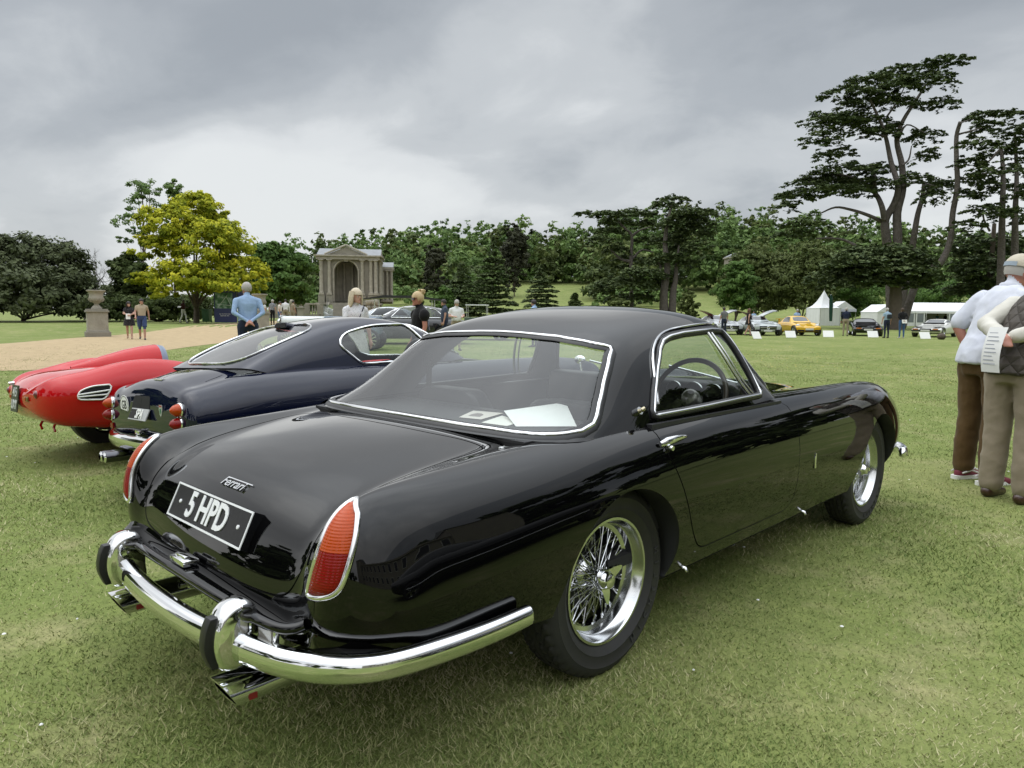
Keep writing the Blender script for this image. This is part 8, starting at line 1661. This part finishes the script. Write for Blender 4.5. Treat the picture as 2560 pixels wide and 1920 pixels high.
def build_people():
    TO = math.atan2(-_fh[1], -_fh[0]); RT = math.atan2(_rh[1], _rh[0])      # heading towards the camera / to image right
    blackfl = printed('black_floral', (.012, .012, .014), (.22, .19, .18), 34, .18); hair_b = mat('dark_hair', (.018, .012, .010), .6); grey_h = mat('grey_hair', (.42, .40, .37), .7, noise=(60, (.28, .26, .24), 2)); blond = mat('blond_hair', (.55, .43, .25), .6, noise=(60, (.40, .29, .15), 2)); white_h = mat('pale_blond_hair', (.62, .55, .42), .6, noise=(60, (.48, .40, .28), 2))
    white_c = cloth('white_cotton', (.72, .72, .72)); beige = cloth('beige_cotton', (.40, .33, .24)); lblue = cloth('pale_blue_cotton', (.30, .42, .62)); navy = cloth('navy_cloth', (.022, .028, .055)); jeans = cloth('denim', (.06, .12, .25)); blackc = cloth('black_cotton', (.012, .012, .013)); khaki = cloth('khaki_cotton', (.30, .25, .18))
    def at(px, d): return base_at(px, d)
    # walking couple by the urn
    p = at(322, 31); T, J, hp, s = person('woman in black floral dress walking beside man in beige shirt', p, RT-R(62), 1.64, blackfl, blackfl, mat('sandal', (.30, .19, .12), .6), SKIN_PALE, hair_b, 'long', ('fold', 'fold'), 'walk', 'short', 1.0, (1.02, .62, blackfl), woman=True, turn=R(25)); q = T.matrix_world if False else None
    sheet_in_hand('white programme carried by the woman in floral dress', (p[0]-.12, p[1]-.26, .98), RT+R(20), .17, .24, R(80))
    p = at(354, 30.5); person('man in beige T-shirt and blue shorts walking past the urn', p, RT-R(62), 1.76, beige, cloth('blue_shorts', (.045, .07, .16)), mat('trainer', (.02, .02, .025), .5), SKIN, hair_b, 'short', ('swing_b', 'swing_f'), 'walk', 'short', 1.08, shorts=True, turn=R(35))
    p = at(458, 55); person('man in burgundy shirt and white trousers reading as he walks', p, TO+R(80), 1.78, cloth('burgundy', (.07, .025, .03)), white_c, None, SKIN_DARK, hair_b, 'short', ('read', 'read'), 'walk', 'long', tilt=.5)
    sheet_in_hand('white brochure held by the man in burgundy shirt', (p[0]-.30, p[1]-.10, p[2]+1.22), TO+R(80), .30, .21, R(25))
    # man in pale blue shirt, back turned
    p = at(619, 13.8); person('grey-haired man in pale blue shirt seen from behind, hands back', p, YAW+R(28), 1.83, lblue, navy, None, SKIN_RED, grey_h, 'short', ('back', 'back'), 'stand', 'long', 1.12, turn=R(25), voxel=.014)
    # group of five
    for px, d, H, tp, bt_, lab, st, hd, sl in ((659, 50, 1.70, white_c, khaki, 'man in white shirt at the left of the chatting group', 'short', R(-40), 'short'), (681, 49, 1.78, striped('stripe', (.02, .025, .05), (.5, .5, .5), 10), blackc, 'man in striped polo and grey cap in the chatting group', 'cap', R(160), 'short'), (699, 48, 1.66, cloth('cream_cotton', (.62, .56, .50)), jeans, 'woman in cream top with jeans in the chatting group', 'short', R(100), 'short'), (714, 50, 1.82, white_c, khaki, 'tall man in open white shirt in the chatting group', 'short', R(200), 'long'), (732, 51, 1.74, cloth('tan_cotton', (.30, .24, .17)), khaki, 'man in tan shirt at the right end of chatting group', 'short', R(140), 'short')):
        person(lab, at(px, d), TO+hd, H, tp, bt_, None, SKIN, grey_h if st == 'cap' else hair_b, 'short', ('down', 'down'), 'stand', sl, 1.08, voxel=.024)
    # two women behind the blue car
    p = at(888, 10.8); fl = printed('pale_floral', (.62, .62, .64), (.16, .17, .22), 60, .24); T, J, hp, s = person('woman with long white-blond hair in pale patterned dress', p, TO+R(38), 1.63, fl, fl, None, SKIN_PALE, white_h, 'long', ('down', 'fold'), 'stand', 'short', 1.02, (1.02, .55, fl), woman=True, turn=R(15), voxel=.014)
    mb = MB(); mb.tube([np.array(v)*s for v in ((.05, .14, 1.46), (.135, .02, 1.28), (.13, -.14, 1.08))], .012, 6, squash=(1, .4)); o = mb.build('bag_strap', cloth('strap_navy', (.02, .02, .035)), T, smooth=60)
    p = at(1050, 11.0); T, J, hp, s = person('woman with blond bun and sunglasses in black puff-sleeved top', p, YAW+R(118), 1.60, blackc, blackc, None, SKIN_RED, blond, 'bun', ('down', 'down'), 'stand', 'short', 1.08, None, woman=True, voxel=.014)
    mb = MB(); 
    for sg in (1, -1): mb.box(hp((.088, .030*sg, .010))*s, (.02, .045, .032), T.rotation_euler[2]*0)
    mb.tube([hp((.085, .05, .015))*s, hp((0, .082, .015))*s], .003, 5); mb.tube([hp((.085, -.05, .015))*s, hp((0, -.082, .015))*s], .003, 5); mb.build('sunglasses', mat('dark_lens', (.03, .012, .010), .1), T)
    for sg in (1, -1): mb = MB(); mb.sphere(np.array([0, .20*sg, 1.33])*s, (.085, .075, .095), 12); mb.build('puff_sleeve', blackc, T, smooth=60)
    mb = MB(); mb.tube([np.array(v)*s for v in ((-.04, -.10, 1.45), (-.125, 0, 1.30), (-.12, .12, 1.08))], .012, 6, squash=(1, .4)); mb.build('bag_strap', cloth('strap_grey', (.25, .26, .32)), T, smooth=60)
    # beyond the limousine
    person('man in navy T-shirt and cap standing right of the dark grey saloon', at(1112, 27), YAW+R(100), 1.78, cloth('navy_tee', (.05, .065, .10)), navy, None, SKIN, hair_b, 'short', ('down', 'down'), build=1.1, voxel=.022)
    person('grey-haired man in white T-shirt right of the dark grey saloon', at(1141, 24), TO+R(20), 1.72, white_c, khaki, None, SKIN_PALE, grey_h, 'short', ('read', 'read'), build=1.18, voxel=.022, tilt=.3)
    person('balding man in pale blue shirt beyond the black car roof', at(1336, 27), YAW+R(60), 1.80, lblue, navy, None, SKIN, hair_b, 'short', ('down', 'down'), build=1.12, voxel=.022)
    # right-hand lawn
    person('long-haired woman in short black dress walking by the silver gullwing', at(1872, 44.5), RT+R(12), 1.70, blackc, blackc, None, SKIN, mat('auburn_hair', (.10, .05, .025), .6), 'long', ('down', 'swing_b'), 'walk', 'none', .92, (1.02, .70, blackc), woman=True, voxel=.02)
    person('man in grey shirt with black rucksack by the open gullwing door', at(1811, 43), YAW+R(20), 1.76, cloth('grey_tee', (.16, .16, .17)), navy, None, SKIN, hair_b, 'short', ('down', 'down'), build=1.05, voxel=.024)
    person('man in navy blazer and beige trousers beside the black wedge car', at(2116, 46), YAW+R(-30), 1.84, cloth('blazer', (.018, .024, .05)), khaki, None, SKIN_RED, grey_h, 'short', ('down', 'fold'), 'stand', 'long', 1.08, voxel=.022)
    p = at(2219, 42.5); T, J, hp, s = person('man in pale blue shirt carrying dark rucksack, seen from behind', p, YAW+R(8), 1.80, cloth('sky_cotton', (.32, .44, .55)), navy, None, SKIN, grey_h, 'short', ('down', 'down'), 'stand', 'short', 1.12, voxel=.022); mb = MB(); mb.box((-.20, 0, 1.26), (.14, .26, .26)); mb.build('rucksack', cloth('rucksack', (.03, .035, .04)), T, smooth=40, bevel=.05)
    p = at(2257, 42.3); person('person in black hoodie and blue jeans holding paper behind back', p, YAW+R(-6), 1.80, blackc, jeans, mat('pale_shoe', (.5, .5, .48), .6), SKIN, mat('brown_hair', (.05, .032, .02), .7), 'short', ('back', 'back'), 'stand', 'long', 1.08, voxel=.022)
    sheet_in_hand('white sheet held behind the back of person in black hoodie', (p[0]-.26*math.cos(YAW), p[1]-.26*math.sin(YAW), .98), RT, .30, .21, R(80))
    person('far visitor in pale blue behind the yellow car', at(1993, 52), TO, 1.76, lblue, navy, None, SKIN, grey_h, 'short', voxel=.03); person('far visitor in dark clothes left of the yellow car', at(1908, 66), TO+R(40), 1.75, blackc, navy, None, SKIN, hair_b, voxel=.03); person('far visitor in pale top beside the one in dark clothes', at(1885, 68), TO+R(-40), 1.70, lblue, navy, None, SKIN, hair_b, voxel=.03)
    person('visitor in blue inside the marquee, left of two', at(2344, 102), TO, 1.75, cloth('mid_blue', (.08, .16, .28)), navy, None, SKIN, hair_b, voxel=.03); person('visitor in dark jacket inside the marquee, right of two', at(2364, 103), TO, 1.75, blackc, navy, None, SKIN, hair_b, voxel=.03)
def quilt_mat():
    m = mat('quilted_brown', (.060, .050, .040), .75); nt = m.node_tree; N = nt.nodes; L = nt.links; tc = N.new('ShaderNodeTexCoord'); hs = []
    for a in (R(48), R(-48)):
        mp = N.new('ShaderNodeMapping'); mp.inputs['Rotation'].default_value = (a, 0, 0); L.new(tc.outputs['Object'], mp.inputs[0]); w_ = N.new('ShaderNodeTexWave'); w_.bands_direction = 'Z'; w_.wave_profile = 'SIN'; w_.inputs['Scale'].default_value = 4.2; L.new(mp.outputs[0], w_.inputs[0]); p = N.new('ShaderNodeMath'); p.operation = 'POWER'; p.inputs[1].default_value = .35; L.new(w_.outputs['Fac'], p.inputs[0]); hs.append(p.outputs[0])
    mn = N.new('ShaderNodeMath'); mn.operation = 'MINIMUM'; L.new(hs[0], mn.inputs[0]); L.new(hs[1], mn.inputs[1]); b = N.new('ShaderNodeBump'); b.inputs['Strength'].default_value = 1.0; b.inputs['Distance'].default_value = .018; L.new(mn.outputs[0], b.inputs['Height']); L.new(b.outputs[0], N['Principled BSDF'].inputs['Normal']); return m
def garment(name, parent, builder, m, voxel=.012, it=5, s=1.0):
    from mathutils import noise as nz
    mb = MB(); builder(mb); me = remesh(mb.V, mb.F, voxel, it, .5)
    for v in me.vertices:      # creases in the cloth
        q = v.co; r_ = 1-abs(nz.noise(Vector((q.x*7+q.z*3.5, q.y*7-q.z*3, q.z*4.5))))*2; r2 = 1-abs(nz.noise(Vector((q.x*15-q.z*9+7, q.y*15+q.z*8, q.z*10))))*2; v.co = q+v.normal*(.0060*r_+.0030*r2-.004)
    me.transform(Matrix.Scale(s, 4)); me.name = name; return link(name, me, m, parent)
def build_near_men():
    # man in white shirt with cap, bending towards the car's nose
    tro = cloth('brown_corduroy', (.115, .070, .030), (.085, .05, .02), 10, (8, .35, .03)); shirt = cloth('white_linen', (.66, .68, .74), (.52, .54, .62), 7, (6, .35, .03)); p = gpt(2440, 1203); p[2] = 0
    RT = math.atan2(_rh[1], _rh[0]); hd_ = RT+R(14)
    T, J, hp, s = person('man in white shirt, brown trousers and pale cap leaning forward near the right edge', p, hd_, 1.80, shirt, tro, mat('maroon_canvas', (.16, .018, .035), .7), SKIN_RED, mat('grey_fringe', (.42, .40, .37), .7), 'short', ('pocket', 'pocket'), 'stand', 'short', 1.06, bend=R(19), voxel=.012, fingers=True, turn=R(-10), tilt=.25)
    B = 1.06; zh = .93
    def bp(q, b=R(19)):
        q = np.array(q, float)
        if q[2] > zh: d = q-np.array([0, 0, zh]); q = np.array([d[0]*math.cos(b)+d[2]*math.sin(b), d[1], -d[0]*math.sin(b)+d[2]*math.cos(b)])+np.array([0, 0, zh])
        return q
    def trousers(mb):
        rings(mb, [(0, 0, .80, .12, .17), (0, 0, .90, .142, .185), (.0, 0, .95, .142, .18), (.005, 0, .985, .125, .165)])
        for sd, sg in (('L', 1), ('R', -1)):
            h, k, a = [np.array(J[n+sd], float) for n in ('hip', 'kn', 'an')]; capsule(mb, [h+np.array([0, 0, -.06]), h*.5+k*.5+np.array([.005, 0, 0]), k, k*.5+a*.5+np.array([-.01, 0, 0]), a+np.array([.0, 0, .02])], [.106, .096, .082, .078, .074], 14)
    garment('trousers', T, trousers, tro, .013, 3, s)
    def shirtb(mb):
        rr = [(-.005, 0, .885, .172, .212), (.005, 0, 1.0, .178, .212), (.022, 0, 1.12, .165, .198), (.015, 0, 1.25, .152, .192), (.005, 0, 1.36, .135, .185), (-.01, 0, 1.44, .098, .145), (-.012, 0, 1.49, .068, .085)]; rings(mb, [tuple(bp(q[:3]))+q[3:] for q in rr], 18)
        for sd in 'LR':
            a, e = np.array(J['sh'+sd], float), np.array(J['el'+sd], float); capsule(mb, [a, a*.4+e*.6, a*.12+e*.88], [.074, .070, .070], 14)
    garment('shirt', T, shirtb, shirt, .013, 3, s)
    mb = MB(); mb.tube([np.array(bp((.055*math.cos(t), .065*math.sin(t), 1.485+.012*math.cos(t))))*s for t in np.linspace(R(25), R(335), 18)], .017*s, 6, squash=(1.4, .6)); mb.build('collar', shirt, T, smooth=60)
    # cap
    capm = cloth('cream_cap', (.55, .50, .40)); V = []; n_ = 20
    for i in range(8):
        ph = i/7*R(92)
        for k in range(n_): a = 2*math.pi*k/n_; V.append(hp((math.sin(ph)*math.cos(a)*.112, math.sin(ph)*math.sin(a)*.095, .045+.108*math.cos(ph)))*s)
    mb = MB(); mb.add(V, [(i*n_+k, (i+1)*n_+k, (i+1)*n_+(k+1) % n_, i*n_+(k+1) % n_) for i in range(7) for k in range(n_)]); cp_ = mb.build('cap', capm, T, smooth=60)
    V = [];
    for k in range(11):
        a = R(-62+124*k/10); V += [hp((.108*math.cos(a), .092*math.sin(a), .042))*s, hp(((.108+.075*math.cos(a*1.2))*math.cos(a*.95), .098*math.sin(a), .026))*s]
    mb = MB(); mb.add(V+[v-np.array([0, 0, .006]) for v in V], [(2*k, 2*k+1, 2*k+3, 2*k+2) for k in range(10)]+[(22+2*k, 22+2*k+2, 22+2*k+3, 22+2*k+1) for k in range(10)]); mb.build('cap_peak', capm, cp_, smooth=60)
    mb = MB(); V = [hp((-.112*math.cos(a), .097*math.sin(a), .052+h))*s for h in (-.014, .018) for a in np.linspace(R(-42), R(42), 9)]; mb.add(V, [(k, k+1, 10+k, 9+k) for k in range(8)]); mb.build('cap_band', mat('cap_print', (.30, .36, .42), .8), cp_, smooth=60)
    # watch strap on the wrist towards the camera, shoe details
    for sd in 'R':
        h0, d = J['hd'+sd]; mb = MB(); P = [h0-d*.03+.036*(np.array([0, 0, 1.])*0) for _ in range(1)]; a_ = np.cross(d, [1, 0, 0]); a_ /= np.linalg.norm(a_); b_ = np.cross(d, a_); mb.tube([(h0-d*.02+.037*(math.cos(t)*a_+math.sin(t)*b_))*s for t in np.linspace(0, 2*math.pi, 18, endpoint=False)], .010, 6, closed=True, squash=(.5, 1.4)); mb.build('wrist_band', mat('band_blue', (.06, .16, .38), .6), T, smooth=60)
    for sd, sg in (('L', 1), ('R', -1)):
        a = np.array(J['an'+sd]); mb = MB(); rows_ = []
        pl = roundpoly([(-.10, -.036), (.12, -.046), (.20, -.02), (.20, .025), (.12, .05), (-.10, .036)], .035, 4); mb.prism([(a[0]+x, a[1]+y+.012*sg*(x+.1)/.3) for x, y in pl], .0, .028); mb.build('shoe_sole', white_paint, T, smooth=40)
        mb = MB(); mb.tube([(a[0]-.06, a[1]-.052*1, .055), (a[0]+.02, a[1]-.056, .075), (a[0]+.09, a[1]-.052, .050)], .007, 5); mb.tube([(a[0]-.06, a[1]+.052*1, .055), (a[0]+.02, a[1]+.056, .075), (a[0]+.09, a[1]+.06, .050)], .007, 5); mb.build('shoe_stripe', white_paint, T, smooth=60)
        mb = MB()
        for k in range(4): x = a[0]+.045+.026*k; mb.tube([(x, a[1]-.026, .098-.012*k), (x+.006, a[1], .106-.012*k), (x, a[1]+.026, .098-.012*k)], .005, 5)
        mb.build('shoe_laces', white_paint, T, smooth=60)
    # man in quilted gilet, nearest, cut by the frame edge
    p = gpt(2516, 1250); p[2] = 0; tr2 = cloth('stone_chino', (.30, .25, .185), (.24, .20, .145), 9, (7, .35, .03)); cream = cloth('cream_shirt', (.62, .60, .54), (.52, .50, .44), 7, (6, .35, .03)); b2 = R(30); hd_ = RT+R(22)
    T, J, hp, s = person('man in brown quilted gilet holding printed sheet behind him, cut by the right edge', p, hd_, 1.78, cream, tr2, mat('brown_leather', (.05, .022, .014), .35, coat=.3), SKIN_RED, mat('grey_hair2', (.40, .38, .35), .7), 'short', ('back', 'back'), 'stand', 'long', 1.02, bend=b2, voxel=.012, fingers=True, turn=R(-20), tilt=.3)
    def trousers2(mb):
        rings(mb, [(0, 0, .80, .115, .165), (0, 0, .90, .138, .18), (0, 0, .95, .138, .175), (.005, 0, .985, .125, .16)])
        for sd, sg in (('L', 1), ('R', -1)):
            h, k, a = [np.array(J[n+sd], float) for n in ('hip', 'kn', 'an')]; capsule(mb, [h+np.array([0, 0, -.06]), h*.5+k*.5, k, k*.5+a*.5, a+np.array([0, 0, .02])], [.104, .096, .083, .080, .076], 14)
    garment('trousers', T, trousers2, tr2, .013, 3, s)
    def gil(mb):
        rr = [(0, 0, .86, .165, .205), (0, 0, 1.0, .168, .205), (.01, 0, 1.14, .165, .20), (.008, 0, 1.27, .158, .20), (0, 0, 1.37, .142, .195), (-.01, 0, 1.45, .105, .15), (-.012, 0, 1.50, .075, .092)]; rings(mb, [tuple(bp(q[:3], b2))+q[3:] for q in rr], 18)
    garment('quilted_gilet', T, gil, quilt_mat(), .013, 4, s)
    def slv(mb):
        for sd in 'LR':
            a, e, h = [np.array(J[n+sd], float) for n in ('sh', 'el', 'ha')]; capsule(mb, [a, a*.5+e*.5, e, e*.5+h*.5, e*.10+h*.90], [.070, .066, .062, .056, .046], 14)
    garment('shirt_sleeves', T, slv, cream, .012, 3, s)
    h0, d = J['hdR']; c_, s_ = math.cos(hd_), math.sin(hd_); q = (np.array(h0)+np.array(J['hdL'][0]))/2*s; wp = p+np.array([q[0]*c_-q[1]*s_, q[0]*s_+q[1]*c_, q[2]])
    # the sheet curls a little
    V = []; n_ = 8
    for k in range(n_+1):
        t = k/n_; V += [(-.06, -.03-.05*math.sin(t*2.2), .09-.30*t), (.06, -.03-.05*math.sin(t*2.2)+.03, .09-.30*t)]
    mb = MB(); mb.add(V, [(2*k, 2*k+1, 2*k+3, 2*k+2) for k in range(n_)]); PT = thing('printed_sheet', 'white printed sheet held behind the man in brown gilet', 'paper', (wp[0]-.10*c_+.03*s_, wp[1]-.10*s_-.03*c_, wp[2]-.02), hd_-R(90)+R(-14)); sh = mb.build('sheet', paper, PT, smooth=60)
    mb = MB()
    for k in range(9):
        t = .12+.085*k; y = -.03-.05*math.sin(t*2.2); z = .09-.30*t; mb.add([(-.045, y+.002, z), (.01+.03*((k*7) % 3)/2, y+.016, z), (.01+.03*((k*7) % 3)/2, y+.016, z-.006), (-.045, y+.002, z-.006)], [(0, 1, 2, 3)])
    pr_ = mb.build('print_lines', mat('print_grey', (.38, .40, .46), .8), sh); pr_['kind'] = 'stuff'
    # third visitor, only a trouser leg and shoe show past the edge
    p = gpt(2610, 1190); p[2] = 0; person('visitor in brown trousers and maroon shoes mostly hidden at the right edge', p, YAW+R(10), 1.75, navy_(), tro, mat('maroon_canvas', (.16, .018, .035), .7), SKIN, mat('brown_hair', (.05, .032, .02), .7), voxel=.02)
def navy_(): return cloth('navy_cloth', (.022, .028, .055))
# ================================================================ assemble: structure first, then things, details last
build_ground()
build_trees()
build_all_buildings()
build_black(); build_blue(); build_red()
build_farcars(); build_mirror_car()
build_people(); build_near_men()
build_blades()
